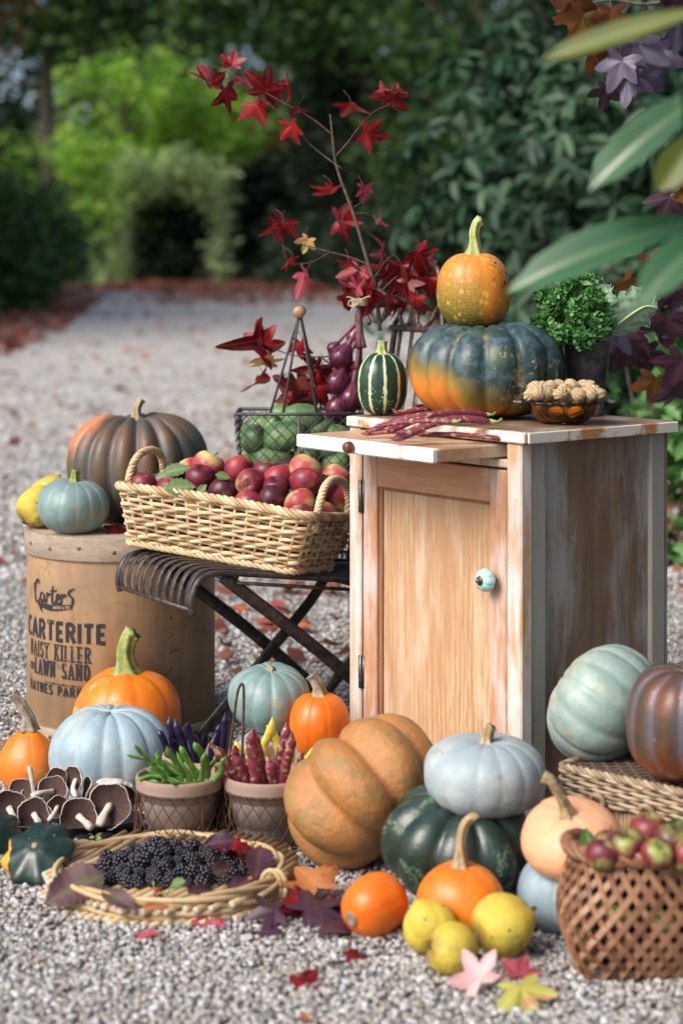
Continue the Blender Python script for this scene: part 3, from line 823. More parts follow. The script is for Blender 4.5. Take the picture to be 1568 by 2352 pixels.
# the far wall of trees beyond the end of the drive
far = [(-26, 'dark tall tree at the far left end of the wood'), (-19.5, 'dark tree behind the lime green one'), (-12.5, 'dark tree behind the left side of the hedge arch'),
       (-6.0, 'dark tree right behind the hedge arch'), (0.5, 'dark tree behind the bare gap right of the arch'), (7, 'dark tree seen behind the red leaved branch'), (14, 'dark tree behind the glossy bush'),
       (21.5, 'dark tree at the far right end of the wood')]
for k, (x, lab) in enumerate(far):
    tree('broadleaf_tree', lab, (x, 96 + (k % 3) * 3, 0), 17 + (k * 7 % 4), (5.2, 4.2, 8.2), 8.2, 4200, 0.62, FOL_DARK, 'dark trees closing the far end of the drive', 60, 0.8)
tree('canopy_tree', 'dark spreading tree whose crown closes the view at the top centre', (3.6, 60, 0), 13, (5.2, 3.0, 2.6), 9.0, 5200, 0.40, FOL_MID, None, 60, 0.5, lean=-4.4)
tree('canopy_tree', 'green tree with a high crown above the lime tree', (-10.5, 70, 0), 14, (5.0, 3.0, 2.4), 10.6, 4600, 0.42, FOL_MID, None, 50, 0.55)
tree('lime_tree', 'smaller bright green tree right above the hedge arch', (-5.4, 83, 0), 8.5, (2.4, 2.0, 2.4), 6.6, 2400, 0.36, FOL_LIME, None, 30, 0.4)
# nearer trees: left row, lime one, right row
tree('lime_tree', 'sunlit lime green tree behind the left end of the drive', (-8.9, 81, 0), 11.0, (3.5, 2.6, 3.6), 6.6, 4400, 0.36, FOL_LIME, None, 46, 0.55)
tree('round_tree', 'fresh green small tree left of the hedge arch', (-10.2, 68, 0), 6.5, (2.4, 1.8, 2.6), 3.4, 2600, 0.30, FOL_LIME, None, 30, 0.4)
tree('overhanging_tree', 'yellowing autumn tree overhanging the drive at top left', (-7.4, 34, 0), 9, (2.6, 2.2, 1.9), 5.6, 2600, 0.20, FOL_AUTUMN, None, 34, 0.3)
tree('shade_tree', 'dark green tree at the left edge of the drive', (-10.6, 46, 0), 9.5, (3.0, 2.6, 4.2), 4.5, 4200, 0.28, FOL_MID, 'side trees on the left', 44, 0.4)
tree('shade_tree', 'mid green tree between the lime tree and the left border', (-20.5, 78, 0), 12, (3.6, 3.0, 5.2), 6.2, 3800, 0.42, FOL_MID, 'side trees on the left', 44, 0.55)
tree('rusty_tree', 'small tree with rust orange leaves above the hedge arch', (-5.2, 86, 0), 8.2, (2.6, 1.6, 1.3), 6.9, 900, 0.42, FOL_RUST, None, 18, 0.4)
tree('wood_tree', 'mid green tree rising above the hedge arch', (-3.0, 88, 0), 13, (4.2, 3.0, 5.0), 8.6, 4200, 0.46, FOL_MID, 'trees behind the red branch', 44, 0.6)
tree('wood_tree', 'darker green tree right of the hedge arch', (1.8, 62, 0), 11, (3.2, 2.6, 5.2), 5.2, 5200, 0.36, FOL_DARK, 'trees behind the red branch', 50, 0.5)
tree('wood_tree', 'green tree behind the left of the glossy bush', (2.6, 36, 0), 9, (2.2, 2.0, 4.3), 4.4, 5200, 0.20, FOL_MID, 'trees behind the red branch', 50, 0.33)
tree('wood_tree', 'dense dark tree high behind the pumpkin tower', (3.9, 24, 0), 8, (2.4, 1.9, 3.6), 3.9, 6000, 0.17, FOL_DARK, 'trees behind the red branch', 54, 0.3)

tree('wood_tree', 'tall dark tree out of the frame, added to block the right sky', (4.6, 2.2, 0), 9, (2.0, 2.4, 4.2), 4.4, 5000, 0.2, FOL_DARK, None, 54, 0.35)  # unseen tree added to keep sky light off the right sides
tree('wood_tree', 'dark unseen tree beside the camera, added to block sky light', (4.4, -2.2, 0), 9, (1.9, 2.2, 4.2), 4.4, 4000, 0.2, FOL_DARK, None, 54, 0.35)  # second added tree out of view, also cutting the right sky
for k in range(6):  # row out of view, added to keep sun off the background
    tree('added_shade_tree', 'tall dark tree out of the frame at left, added to shade the background', (-15.5 - (k % 2) * 1.5, 21 + 6.3 * k, 0), 21, (3.8, 3.8, 8.5), 11.5, 3600, 0.62, FOL_DARK, 'unseen trees added to shade the far wood', 60, 0.8)
# clipped hedge with an arched opening
t = thing('hedge_arch', 'pale green clipped hedge arch with a dark opening', 'hedge', (-6.9, 78, 0))
def archpts(n):
    out = []
    while len(out) < n:
        x, z = rnd.uniform(-3.6, 3.4), rnd.uniform(0, 5.3)
        w, top = 1.75, 3.0
        inside = (abs(x) < w and z < top) or (z >= top and math.hypot(x / w, (z - top) / 0.95) < 1)
        lim = 5.0 - 0.13 * x * x + 0.3 * math.sin(x * 3)
        if inside or z > lim: continue
        if x > 2.35 or x < -2.75 or (x > 1.5 and z < 3.6 and rnd.random() < 0.80): continue
        out.append((x + rnd.gauss(0, 0.28), rnd.uniform(-0.9, 0.9), max(0.1, z + rnd.gauss(0, 0.28))))
    return npv(out)
g = G(); V, q, tn = leaf_cards(archpts(4200), 0.30); g.add(V, q, 0, tone=tn); g.build('foliage', FOL_PALE, t)
g = G()
for x in (-2.6, 2.5):
    G().add(*tube([(x, 0, 0), (x * 0.98, 0, 2.0), (x * 0.9, 0, 3.9)], [0.14, 0.1, 0.05], 7)).build('stem', BARK, t)
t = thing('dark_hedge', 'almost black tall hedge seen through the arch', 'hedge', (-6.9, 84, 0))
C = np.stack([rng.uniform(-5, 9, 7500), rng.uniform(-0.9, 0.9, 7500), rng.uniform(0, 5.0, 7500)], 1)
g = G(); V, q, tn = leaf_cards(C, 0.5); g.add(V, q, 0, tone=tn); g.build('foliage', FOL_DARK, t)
g = G()
for x in (-3, 0, 3, 6): G().add(*tube([(x, 0, 0), (x, 0.1, 3.0)], [0.12, 0.05], 6)).build('stem', BARK, t)
# low clipped shrub on the left border, and undergrowth along the drive
def shrub(name, label, base, rad, n, size, mat, group=None, cat='shrub', nclump=26, cs=0.12):
    t = thing(name, label, cat, base, 0, group)
    C = clump_points(n, nclump, (0, 0, rad[2] * 0.95), rad, cs, 0.5)
    C[:, 2] = np.maximum(C[:, 2], 0.03)
    g = G(); V, q, tn = leaf_cards(C, size); g.add(V, q, 0, tone=tn); g.build('foliage', mat, t)
    g = G()
    for k in range(6):
        a = k * 1.05 + 0.3
        g.add(*tube(smooth_path([(0.05 * math.cos(a), 0.05 * math.sin(a), -0.02), (rad[0] * 0.35 * math.cos(a), rad[1] * 0.35 * math.sin(a), rad[2] * 0.8), (rad[0] * 0.7 * math.cos(a), rad[1] * 0.7 * math.sin(a), rad[2] * 1.4)], 4), [0.02, 0.012, 0.004], 5))
    g.build('stem', BARK, t)
    return t
GREYSHRUB = leaf_mat('grey_shrub_foliage', [(0.05, 0.05, 0.045), (0.09, 0.095, 0.085), (0.13, 0.13, 0.12)], 0.15, 0.6, 8)
shrub('clipped_shrub', 'low grey green rounded shrub beside the drive at left', (-4.75, 22.5, 0), (0.75, 1.6, 0.42), 5200, 0.07, GREYSHRUB, None, 'shrub', 60, 0.1)
for k, (x, y, lab) in enumerate([(-8.2, 52, 'dark undergrowth bush in the left border near the drive end'), (-10.4, 58, 'bright green bush below the lime tree'), (-1.2, 70, 'dark low bush right of the arch'), (1.2, 50, 'dark low bush at the right edge of the drive'),
                               (-6.5, 36, 'dark bush in front of the left trees')]):
    shrub('undergrowth_bush', lab, (x, y, 0), (2.0, 1.5, 1.3 if k != 1 else 1.9), 2600, 0.24, FOL_MID if k in (0, 1, 4) else FOL_DARK, 'bushes along the drive', 'bush', 30, 0.3)

# rhododendron bank behind and to the right of the cabinet
def rhodo(name, label, base, rad, nros, leaf, seed_shell=0.55, size=0.5):
    t = thing(name, label, 'bush', base, 0, 'rhododendron bushes on the right')
    c = rng.normal(0, 1, (nros, 3)); c /= np.linalg.norm(c, axis=1)[:, None]
    c *= seed_shell + (1 - seed_shell) * rng.random((nros, 1)) + 0.10 * rng.normal(0, 1, (nros, 1))
    nrm = c / np.linalg.norm(c, axis=1)[:, None]
    c = np.array([0, 0, rad[2] * 0.9]) + c * np.array(rad)
    ok = c[:, 2] > 0.06
    c, nrm = c[ok], nrm[ok]
    k = 7
    C = np.repeat(c, k, 0); N = np.repeat(nrm, k, 0) + np.array([0, 0, 0.5]); N /= np.linalg.norm(N, axis=1)[:, None]
    n = len(C)
    s = leaf * rng.uniform(0.45, 1.25, n)
    d = rng.normal(0, 1, (n, 3)); d -= N * np.sum(d * N, 1)[:, None] * 0.75; d[:, 2] -= 0.25; d /= np.linalg.norm(d, axis=1)[:, None]
    w = np.cross(d, N); w /= np.linalg.norm(w, axis=1)[:, None] + 1e-9
    nn = np.cross(w, d)
    L, W = s[:, None] * d, (s * 0.17)[:, None] * w
    b = C + L * 0.08; tip = C + L * 1.05 - nn * (s * 0.22)[:, None]
    fo = nn * (s * 0.045)[:, None]
    m1 = b + L * 0.33 + fo; m2 = b + L * 0.68 - fo * 0.5
    V = np.stack([b, m1 + W, m2 + W * 0.9, tip, m2 - W * 0.9, m1 - W], 1).reshape(-1, 3)
    kk = (np.arange(n) * 6)[:, None]
    q = np.concatenate([kk + np.array([[0, 1, 2, 3]]), kk + np.array([[0, 3, 4, 5]])])
    g = G(); g.add(V, q, 0, tone=np.repeat(np.repeat(rng.random(len(c)), k) * 0.5 + rng.random(n) * 0.5, 6))
    g.build('foliage', FOL_RHODO, t)
    g = G()
    for j in range(9):
        a = j * 0.7 + 0.2; e = (rad[0] * 0.75 * math.cos(a), rad[1] * 0.75 * math.sin(a), rad[2] * (0.9 + 0.5 * math.sin(j * 2.0)))
        g.add(*tube(smooth_path([(0.1 * math.cos(a), 0.1 * math.sin(a), -0.03), (e[0] * 0.5, e[1] * 0.5, e[2] * 0.55), e], 5), [0.035, 0.022, 0.006], 6))
    g.build('stem', BARK, t)
    return t
rhodo('rhododendron_bush', 'big glossy rhododendron bush behind the pumpkin tower', (1.75, 11.0, 0), (1.45, 1.3, 1.25), 1500, 0.15)
rhodo('rhododendron_bush', 'tall rhododendron rising behind the orange pumpkin, upper bush', (2.9, 14.0, 0), (2.1, 1.6, 2.1), 2200, 0.17)
rhodo('rhododendron_bush', 'dark rhododendron right of the kale pot', (2.5, 8.6, 0), (1.1, 1.2, 1.3), 1300, 0.14)
rhodo('rhododendron_bush', 'low rhododendron seen under the purple leaves', (1.65, 7.2, 0), (0.48, 0.5, 0.42), 420, 0.10)
rhodo('rhododendron_bush', 'rhododendron out of the frame at right, added to darken that side', (2.35, 4.2, 0), (0.95, 1.5, 1.1), 1300, 0.14)  # bush beyond the frame, added to shade the right side

# fallen leaf litter: uncountable, one object
def litter(n, fx, fy, size):
    out = []
    y = fy(rng.random(n)); x = fx(y, rng.random(n))
    C = np.stack([x, y, 0.012 + rng.random(n) * 0.02 * (size / 0.05)], 1)
    d = rng.normal(0, 1, (n, 3)); d[:, 2] *= 0.12; d /= np.linalg.norm(d, axis=1)[:, None]
    nn = rng.normal(0, 0.35, (n, 3)); nn[:, 2] = 1
    w = np.cross(d, nn); w /= np.linalg.norm(w, axis=1)[:, None]
    s = size * rng.uniform(0.6, 1.4, n)
    L = d * s[:, None]; W = w * (s * 0.4)[:, None]; up = np.array([[0, 0, 1.0]]) * (s * rng.uniform(0.05, 0.3, n))[:, None]
    V = np.stack([C - L * .5, C - L * 0.1 + W + up, C + L * 0.2 + W * 0.5, C + L * .5 + up, C + L * .2 - W * .6 + up * .5, C - L * .15 - W], 1).reshape(-1, 3)
    k = (np.arange(n) * 6)[:, None]
    return V, np.concatenate([k + np.array([[0, 1, 2, 3]]), k + np.array([[0, 3, 4, 5]])]), np.repeat(rng.random(n), 6)
LITTER = leaf_mat('fallen_leaf_litter', [(0.09, 0.03, 0.02), (0.20, 0.05, 0.03), (0.26, 0.12, 0.06), (0.33, 0.06, 0.05)], 0.15, 0.7, 9)
g = G()
for n, fx, fy, s in [
        (2600, lambda y, u: np.interp(y, ey, [e[1] for e in edge]) - 1.6 + 2.6 * u ** 1.3, lambda u: 18 + 34 * u, 0.16),
        (2400, lambda y, u: -9 + 11 * u, lambda u: 58 + 26 * u, 0.3),
        (500, lambda y, u: -5 + 6.5 * u, lambda u: 42 + 16 * u, 0.2),
        (160, lambda y, u: -3 + 4.2 * u, lambda u: 8 + 14 * u, 0.08),
        (1800, lambda y, u: np.interp(y, ey, [e[2] for e in edge]) - 0.55 + 1.4 * u, lambda u: 4.6 + 7 * u, 0.06),
        (2000, lambda y, u: np.interp(y, ey, [e[2] for e in edge]) - 0.9 + 3.0 * u, lambda u: 9 + 40 * u, 0.14),
        (300, lambda y, u: -0.45 + 1.0 * u, lambda u: 4.5 + 2.6 * u, 0.055), (120, lambda y, u: -1.1 + 1.3 * u, lambda u: 5.5 + 5.0 * u, 0.055), (200, lambda y, u: -4 + 7 * u, lambda u: 14 + 30 * u, 0.11)]:
    V, q, tn = litter(n, fx, fy, s); g.add(V, q, 0, tone=tn)
tag(g.build('leaf_litter', LITTER), 'fallen brown and red leaves lying along the drive', 'leaf litter', kind='stuff')
# ------------------------------------------------------------------ pumpkins, squashes and other fruit
def gourd_mesh(r, h, ribs, depth, dimple=0.12, sq=2.3, egg=0.0, seg=None, rings=34, sharp=0.55, bottom_dimple=0.05, seed=0, wob=0.02):
    rr = random.Random(seed)
    seg = seg or (max(48, ribs * 10) if ribs else 48)
    ang = np.arange(seg) * 2 * PI / seg
    jit = sum(rr.uniform(-0.08, 0.08) * np.sin(k * ang + rr.uniform(0, 6)) for k in (1, 2, 3))
    lob = np.abs(np.sin(ribs * (ang + jit / max(1, ribs) * 3) / 2)) ** sharp if ribs else np.ones(seg)
    amp = 1 + np.array([rr.uniform(-1, 1) for _ in range(64)])[(np.floor((ribs * (ang + jit / max(1, ribs) * 3) / 2) / PI).astype(int)) % 64] * 0.018 if ribs else np.ones(seg)
    th = np.linspace(-PI / 2, PI / 2, rings)
    V = np.zeros((rings, seg, 3)); rib = np.zeros((rings, seg)); hg = np.zeros((rings, seg)); an = np.zeros((rings, seg))
    ph = [rr.uniform(0, 6) for _ in range(4)]
    for i, t in enumerate(th):
        c, s = max(0.0, math.cos(t)), math.sin(t)
        rho = c ** (2 / sq); zz = math.copysign(abs(s) ** (2 / sq), s)
        rho *= 1 - egg * (zz * 0.5 + 0.0) - (0.25 * abs(egg) * max(0, zz) ** 2)
        dim = dimple * math.exp(-(rho / 0.30) ** 2) if zz > 0 else -bottom_dimple * math.exp(-(rho / 0.35) ** 2)
        m = (1 - depth * (1 - lob)) * amp
        m = m * (1 + wob * np.sin(2 * ang + ph[0] + zz) + wob * 0.7 * np.sin(3 * ang + ph[1] - 2 * zz))
        x = r * rho * m
        z = h / 2 * (zz * (1 + (m - 1) * (0.8 if zz > 0 else 0.5)) - 2 * dim * (0.5 if zz < 0 else 1) + wob * np.sin(ang + ph[2]) * rho)
        V[i, :, 0] = x * np.cos(ang); V[i, :, 1] = x * np.sin(ang); V[i, :, 2] = z + h / 2
        rib[i] = lob * (0.0 + 1.0); hg[i] = (zz + 1) / 2; an[i] = ang / (2 * PI)
    idx = np.arange(rings * seg).reshape(rings, seg)
    q = np.stack([idx[:-1], np.roll(idx[:-1], -1, 1), np.roll(idx[1:], -1, 1), idx[1:]], -1).reshape(-1, 4)
    return V.reshape(-1, 3), q, dict(rib=rib.reshape(-1), hgt=hg.reshape(-1), ang=an.reshape(-1))

def gourd(name, label, cat, base, r, h, ribs, depth, mat, stalk=None, stalk_m=None, tilt=None, spin=0.0, group=None, center=None,
          stalk_r=0.01, scar=None, axis=None, **kw):
    """base: contact point, or center: centre of the fruit. tilt: Euler angles; stalk: offsets from the crown (metres)"""
    V, q, at = gourd_mesh(r, h, ribs, depth, **kw)
    M = Matrix.Rotation(spin, 3, 'Z')
    if tilt is not None: M = Euler(tilt).to_matrix() @ M
    if axis is not None: M = rot_to(axis, spin)      # direction of the stalk end
    V = xf(V - np.array([0, 0, h / 2]), M)
    lift = -V[:, 2].min()
    V[:, 2] += lift
    if center is not None: base = (center[0], center[1], center[2] - lift)
    t = thing(name, label, cat, base, 0, group)
    g = G(); g.add(V, q, 0, **at); g.build('body', mat, t)
    top = h / 2 - h * kw.get('dimple', 0.12)
    if stalk:
        pts = smooth_path([(0, 0, top - 0.004)] + [(a, b, top + c) for a, b, c in stalk], 6)
        n = len(pts)
        prof = [stalk_r * x for x in (2.1, 1.35, 1.05, 1.0, 0.95, 0.95, 1.1)]
        SV, SF = tube(pts, prof, 20, lobes=5, amp=0.24, twist=0.04)
        SV = xf(SV, M); SV[:, 2] += lift
        g = G(); g.add(SV, SF); g.build('stalk', stalk_m or DRY_STALK, t)
    if scar:      # blossom scar on the underside
        LV, LF = lathe([(0.0001, 0.0), (scar * 0.5, -0.001), (scar, -0.0005), (scar * 1.12, 0.001)], 20)
        LV[:, 2] += -h / 2 + h * 0.5 * kw.get('bottom_dimple', 0.05) - 0.0014
        LV = xf(LV, M); LV[:, 2] += lift
        g = G(); g.add(LV, LF[:, ::-1]); g.build('blossom_scar', GREY_STALK, t)
    return t

CAB_Z = 0.6925
# --- on the cabinet
gourd('pumpkin', 'large ribbed blue green pumpkin with an orange side, on the cabinet top', 'pumpkin', (PX(1118, 3.62), 3.62, CAB_Z), 0.143, 0.182, 13, 0.11, BIG_RIND,
      spin=0.25, seed=3, dimple=0.10, sq=2.5, sharp=0.5, stalk=[(0.0, 0, 0.012)], stalk_r=0.012)
gourd('pumpkin', 'small speckled orange and green pumpkin with tall green stalk, topmost of the tower', 'pumpkin', (PX(1088, 3.62), 3.62, 0.8565), 0.0665, 0.142, 10, 0.014, NETTED,
      seed=5, dimple=0.03, sq=2.5, stalk=[(0.001, 0, 0.02), (0.0, 0, 0.040), (0.006, 0, 0.058), (0.013, -0.004, 0.064)], stalk_r=0.0085, stalk_m=FRESH_STALK, egg=0.06)
gourd('squash', 'dark green squash with cream stripes standing at the cabinet corner', 'squash', (PX(877, 3.665), 3.665, CAB_Z), 0.0468, 0.118, 10, 0.012, STRIPED,
      seed=6, dimple=0.02, sq=2.5, egg=0.07, spin=0.2, stalk=[(0, 0, 0.012), (0.001, 0, 0.024)], stalk_r=0.008, stalk_m=FRESH_STALK)
# --- on the barrel
BAR_X, BAR_Y, BAR_R, BAR_Z = PX(279, 4.12), 4.12, 0.1995, 0.426
gourd('pumpkin', 'brown deeply ribbed pumpkin with curved stalk, on the barrel', 'pumpkin', (-0.438, 4.19, BAR_Z), 0.154, 0.238, 16, 0.15, BROWN_RIB, seed=8, dimple=0.09, sq=2.35, sharp=0.62,
      spin=0.1, stalk=[(0, 0, 0.02), (0.004, 0, 0.034), (0.012, 0, 0.046)], stalk_r=0.0075, stalk_m=stalk_mat('pale_stalk', (0.40, 0.32, 0.20), (0.48, 0.40, 0.27)))
gourd('squash', 'small teal squash with a green stub stalk on the barrel edge', 'squash', (PX(168, 3.995), 3.995, BAR_Z), 0.0725, 0.112, 14, 0.015, TEAL, seed=9, dimple=0.04, sq=2.2,
      stalk=[(0.001, 0, 0.010), (0.003, 0, 0.022)], stalk_r=0.008, stalk_m=GREEN_STALK, tilt=(0.06, 0.05, 0))
def quince(name, label, base, r, h, axis, spin, group, seed, kn=0.02, mat=None):
    V, q, at = gourd_mesh(r, h, 5, 0.05, 0.05, 2.2, 0.10, 60, 30, 0.9, 0.06, seed, 0.045)
    M = rot_to(axis, spin)
    V = V - np.array([0, 0, h / 2])
    # a short neck at the stalk end
    up = np.clip(V[:, 2] / (h / 2), 0, 1)
    V[:, :2] *= (1 - 0.16 * up[:, None] ** 2.5); V[:, 2] += kn * h * up ** 3
    V = xf(V, M); lift = -V[:, 2].min(); V[:, 2] += lift
    t = thing(name, label, 'quince', base, 0, group)
    g = G(); g.add(V, q, 0, **at); g.build('body', mat or QUINCE, t)
    SV, SF = tube([(0, 0, h / 2 + kn * h - 0.01), (0.001, 0, h / 2 + kn * h + 0.006)], [0.004, 0.003], 8)
    SV = xf(SV, M); SV[:, 2] += lift
    g = G(); g.add(SV, SF); g.build('stalk', CALYX, t)
    SV, SF = lathe([(0.0001, 0.001), (0.005, 0.0), (0.007, -0.004), (0.004, -0.006)], 10); SV[:, 2] += -h / 2 + 0.004
    SV = xf(SV, M); SV[:, 2] += lift
    g = G(); g.add(SV, SF); g.build('calyx', CALYX, t)
    return t
quince('quince', 'yellow quince with its dark end showing, at the left edge of the barrel', (PX(88, 4.07), 4.07, BAR_Z), 0.043, 0.090, (0.6, 0.5, 0.7), 0.3, 'quinces on the barrel', 21)
quince('quince', 'yellow quince behind the teal squash on the barrel', (PX(122, 4.15), 4.15, BAR_Z), 0.049, 0.098, (0.2, 0.6, 0.8), 1.0, 'quinces on the barrel', 22)
# --- in front of the barrel
gourd('pumpkin', 'orange pumpkin with thick green stalk against the barrel', 'pumpkin', (PX(291, 3.80), 3.80, 0.004), 0.1085, 0.187, 10, 0.018, ORANGE, seed=11, dimple=0.05, sq=2.4, sharp=1.0, wob=0.03,
      stalk=[(-0.002, 0, 0.02), (-0.002, 0, 0.045), (0.006, 0, 0.070), (0.014, -0.002, 0.080)], stalk_r=0.0150, stalk_m=GREEN_STALK)
gourd('pumpkin', 'large pale blue ribbed pumpkin in front of the barrel pumpkin', 'pumpkin', (PX(254, 3.55), 3.55, 0.004), 0.108, 0.172, 14, 0.04, PALE_BLUE, seed=12, dimple=0.06, sq=2.25, spin=0.15, sharp=0.8, wob=0.028)
gourd('squash', 'orange pear shaped squash with grey bent stalk at the left edge', 'squash', (PX(67, 3.60), 3.60, 0.004), 0.0555, 0.122, 10, 0.010, ORANGE, seed=13, dimple=0.015, sq=2.0, egg=0.42,
      stalk=[(-0.001, 0, 0.018), (-0.009, 0, 0.036), (-0.022, 0, 0.056), (-0.030, 0, 0.064)], stalk_r=0.0085, stalk_m=GREY_STALK)
# --- under the chair
gourd('pumpkin', 'pale blue pumpkin lying under the stacked teal pumpkin', 'pumpkin', (PX(648, 3.575), 3.575, 0.004), 0.097, 0.128, 14, 0.035, PALE_BLUE, seed=14, dimple=0.06, sq=2.3)
gourd('pumpkin', 'teal grey pumpkin with corky stem scar, stacked under the chair', 'pumpkin', (PX(618, 3.565), 3.565, 0.126), 0.0755, 0.118, 13, 0.035, TEAL, seed=15, dimple=0.06, sq=2.3, sharp=0.8, tilt=(0.16, 0.04, 0),
      stalk=[(0.002, 0, 0.002), (0.004, 0, 0.006)], stalk_r=0.006)
gourd('pumpkin', 'small deep orange pumpkin leaning on the cabinet, dry striped stalk', 'pumpkin', (PX(733, 3.50), 3.50, 0.093), 0.0548, 0.118, 10, 0.012, DEEP_ORANGE, seed=16, dimple=0.05, sq=2.4, egg=0.05,
      stalk=[(-0.001, 0, 0.012), (-0.006, 0, 0.026), (-0.014, 0, 0.038)], stalk_r=0.0095, stalk_m=GREY_STALK)
# --- heap in front of the cabinet
gourd('pumpkin', 'huge tan orange ribbed pumpkin lying tipped on its side', 'pumpkin', None, 0.140, 0.205, 8, 0.21, TAN, center=(PX(838, 3.17), 3.17, 0.122), axis=(-0.60, 0.52, 0.60), spin=0.2, seed=17, dimple=0.12, sq=2.3, sharp=0.75, wob=0.03,
      bottom_dimple=0.12)
gourd('pumpkin', 'dark green ribbed pumpkin bearing the pale blue one', 'pumpkin', (PX(1052, 3.0), 3.0, 0.004), 0.116, 0.158, 9, 0.13, DARK_GREEN, seed=18, dimple=0.11, sq=2.4, sharp=0.75, spin=0.1, tilt=(R(16), R(6), 0))
gourd('pumpkin', 'pale blue grey pumpkin with stub stalk on top of the dark green one', 'pumpkin', (PX(1112, 3.01), 3.01, 0.132), 0.0945, 0.120, 14, 0.028, BLUE_GREY, seed=19, dimple=0.07, sq=2.35, tilt=(0.08, 0.04, 0),
      stalk=[(0.001, 0, 0.008), (0.004, -0.002, 0.020), (0.007, -0.003, 0.026)], stalk_r=0.0078, stalk_m=DRY_STALK)
gourd('pumpkin', 'bright orange pumpkin with long dry stalk in front of the dark green one', 'pumpkin', (PX(1057, 2.815), 2.815, 0.004), 0.0635, 0.112, 9, 0.010, ORANGE, seed=20, dimple=0.05, sq=2.35, egg=0.06,
      stalk=[(0.0, 0, 0.018), (0.0, 0, 0.040), (0.006, 0, 0.062), (0.018, -0.002, 0.073), (0.021, -0.003, 0.070)], stalk_r=0.0062, stalk_m=DRY_STALK)
gourd('squash', 'small orange squash lying on its side with round grey scar', 'squash', None, 0.0440, 0.098, 9, 0.012, DEEP_ORANGE, center=(PX(861, 2.84), 2.84, 0.047), axis=(0.72, 0.66, 0.20), seed=23, dimple=0.05, sq=2.3,
      stalk=[(0, 0, 0.008), (0.001, 0.004, 0.016)], stalk_r=0.005, stalk_m=DRY_STALK, scar=0.0105, bottom_dimple=0.02)
quince('quince', 'yellow quince at the left of the three on the gravel', (PX(985, 2.755), 2.755, 0.004), 0.0390, 0.074, (-0.3, 0.7, 0.6), 0.3, 'three quinces on the gravel', 24)
quince('quince', 'largest yellow quince, right of the orange pumpkin', (PX(1157, 2.745), 2.745, 0.004), 0.0460, 0.088, (0.85, 0.25, 0.35), 1.2, 'three quinces on the gravel', 25)
quince('quince', 'smallest yellow quince, frontmost of the three', (PX(1040, 2.675), 2.675, 0.004), 0.0360, 0.068, (0.9, 0.1, -0.25), 0.4, 'three quinces on the gravel', 26)
gourd('pumpkin', 'pale blue pumpkin tucked under the peach squash', 'pumpkin', (PX(1296, 2.86), 2.86, 0.004), 0.070, 0.112, 13, 0.025, PALE_BLUE, seed=27, dimple=0.06, sq=2.25)
gourd('squash', 'peach pink flattened squash with corky bent stalk', 'squash', None, 0.0730, 0.098, 10, 0.014, PEACH, center=(PX(1310, 2.83), 2.83, 0.147), axis=(-0.16, -0.42, 0.88), seed=28, dimple=0.05, sq=2.0, egg=0.05,
      stalk=[(-0.001, 0, 0.014), (-0.006, 0, 0.034), (-0.016, 0, 0.058), (-0.028, 0, 0.066)], stalk_r=0.0072, stalk_m=DRY_STALK)
# --- on the hamper
gourd('pumpkin', 'sea green ribbed pumpkin tipped against the cabinet side, on the hamper', 'pumpkin', None, 0.103, 0.158, 13, 0.055, SEA_GREEN, center=(PX(1385, 3.19), 3.19, 0.256), axis=(0.74, -0.42, -0.46), spin=0.3, seed=29, dimple=0.10,
      sq=2.3, stalk=[(0, 0, 0.012), (0.002, 0, 0.024)], stalk_r=0.011, stalk_m=DRY_STALK, bottom_dimple=0.02)
gourd('pumpkin', 'glossy bronze brown ribbed pumpkin at the right edge, on the hamper', 'pumpkin', (PX(1580, 3.0), 3.0, 0.187), 0.094, 0.178, 12, 0.07, BRONZE, seed=30, dimple=0.08, sq=2.5, spin=0.2)

# --- pattypans
def pattypan(label, center, r, tilt, spin, seed):
    n, seg = 24, 80
    ang = np.arange(seg) * 2 * PI / seg
    V, rib, hg = [], [], []
    prof = [(0.0, -0.40), (0.25, -0.40), (0.55, -0.36), (0.82, -0.22), (0.97, -0.06), (1.0, 0.04), (0.93, 0.15), (0.78, 0.23), (0.6, 0.31), (0.42, 0.40), (0.25, 0.46), (0.1, 0.46), (0.0, 0.45)]
    for ra, z in prof:
        m = 1 + 0.065 * np.cos(8 * ang) * ra ** 2
        V.append(np.stack([r * ra * m * np.cos(ang), r * ra * m * np.sin(ang), np.full(seg, r * z) + 0.04 * r * np.cos(8 * ang) * ra ** 3], 1))
    V = np.concatenate(V); k = len(prof)
    idx = np.arange(k * seg).reshape(k, seg)
    q = np.stack([idx[:-1], np.roll(idx[:-1], -1, 1), np.roll(idx[1:], -1, 1), idx[1:]], -1).reshape(-1, 4)
    M = rot_to(tilt, spin)
    W = xf(V, M); lift = -W[:, 2].min()
    t = thing('pattypan_squash', label, 'squash', (center[0], center[1], 0.004), 0, 'pattypan squashes')
    o = G().add(V, q).build('body', PATTY, t)
    me = o.data; mod = None
    o.rotation_euler = M.to_euler(); o.location = (0, 0, lift)
    s = G(); SV, SF = tube([(0, 0, r * 0.42), (0, 0, r * 0.50)], [r * 0.11, r * 0.09], 8); s.add(SV, SF)
    so = s.build('stalk', DRY_STALK, t); so.rotation_euler = M.to_euler(); so.location = (0, 0, lift)
    return t
pattypan('dark green pattypan squash with a yellow patch beside the tray', (PX(90, 3.09), 3.09), 0.0565, (-0.15, -0.62, 0.76), 0.35, 1)
pattypan('dark green pattypan squash cut off by the left edge', (PX(-14, 3.22), 3.22), 0.047, (0.3, -0.6, 0.7), 0.5, 2)
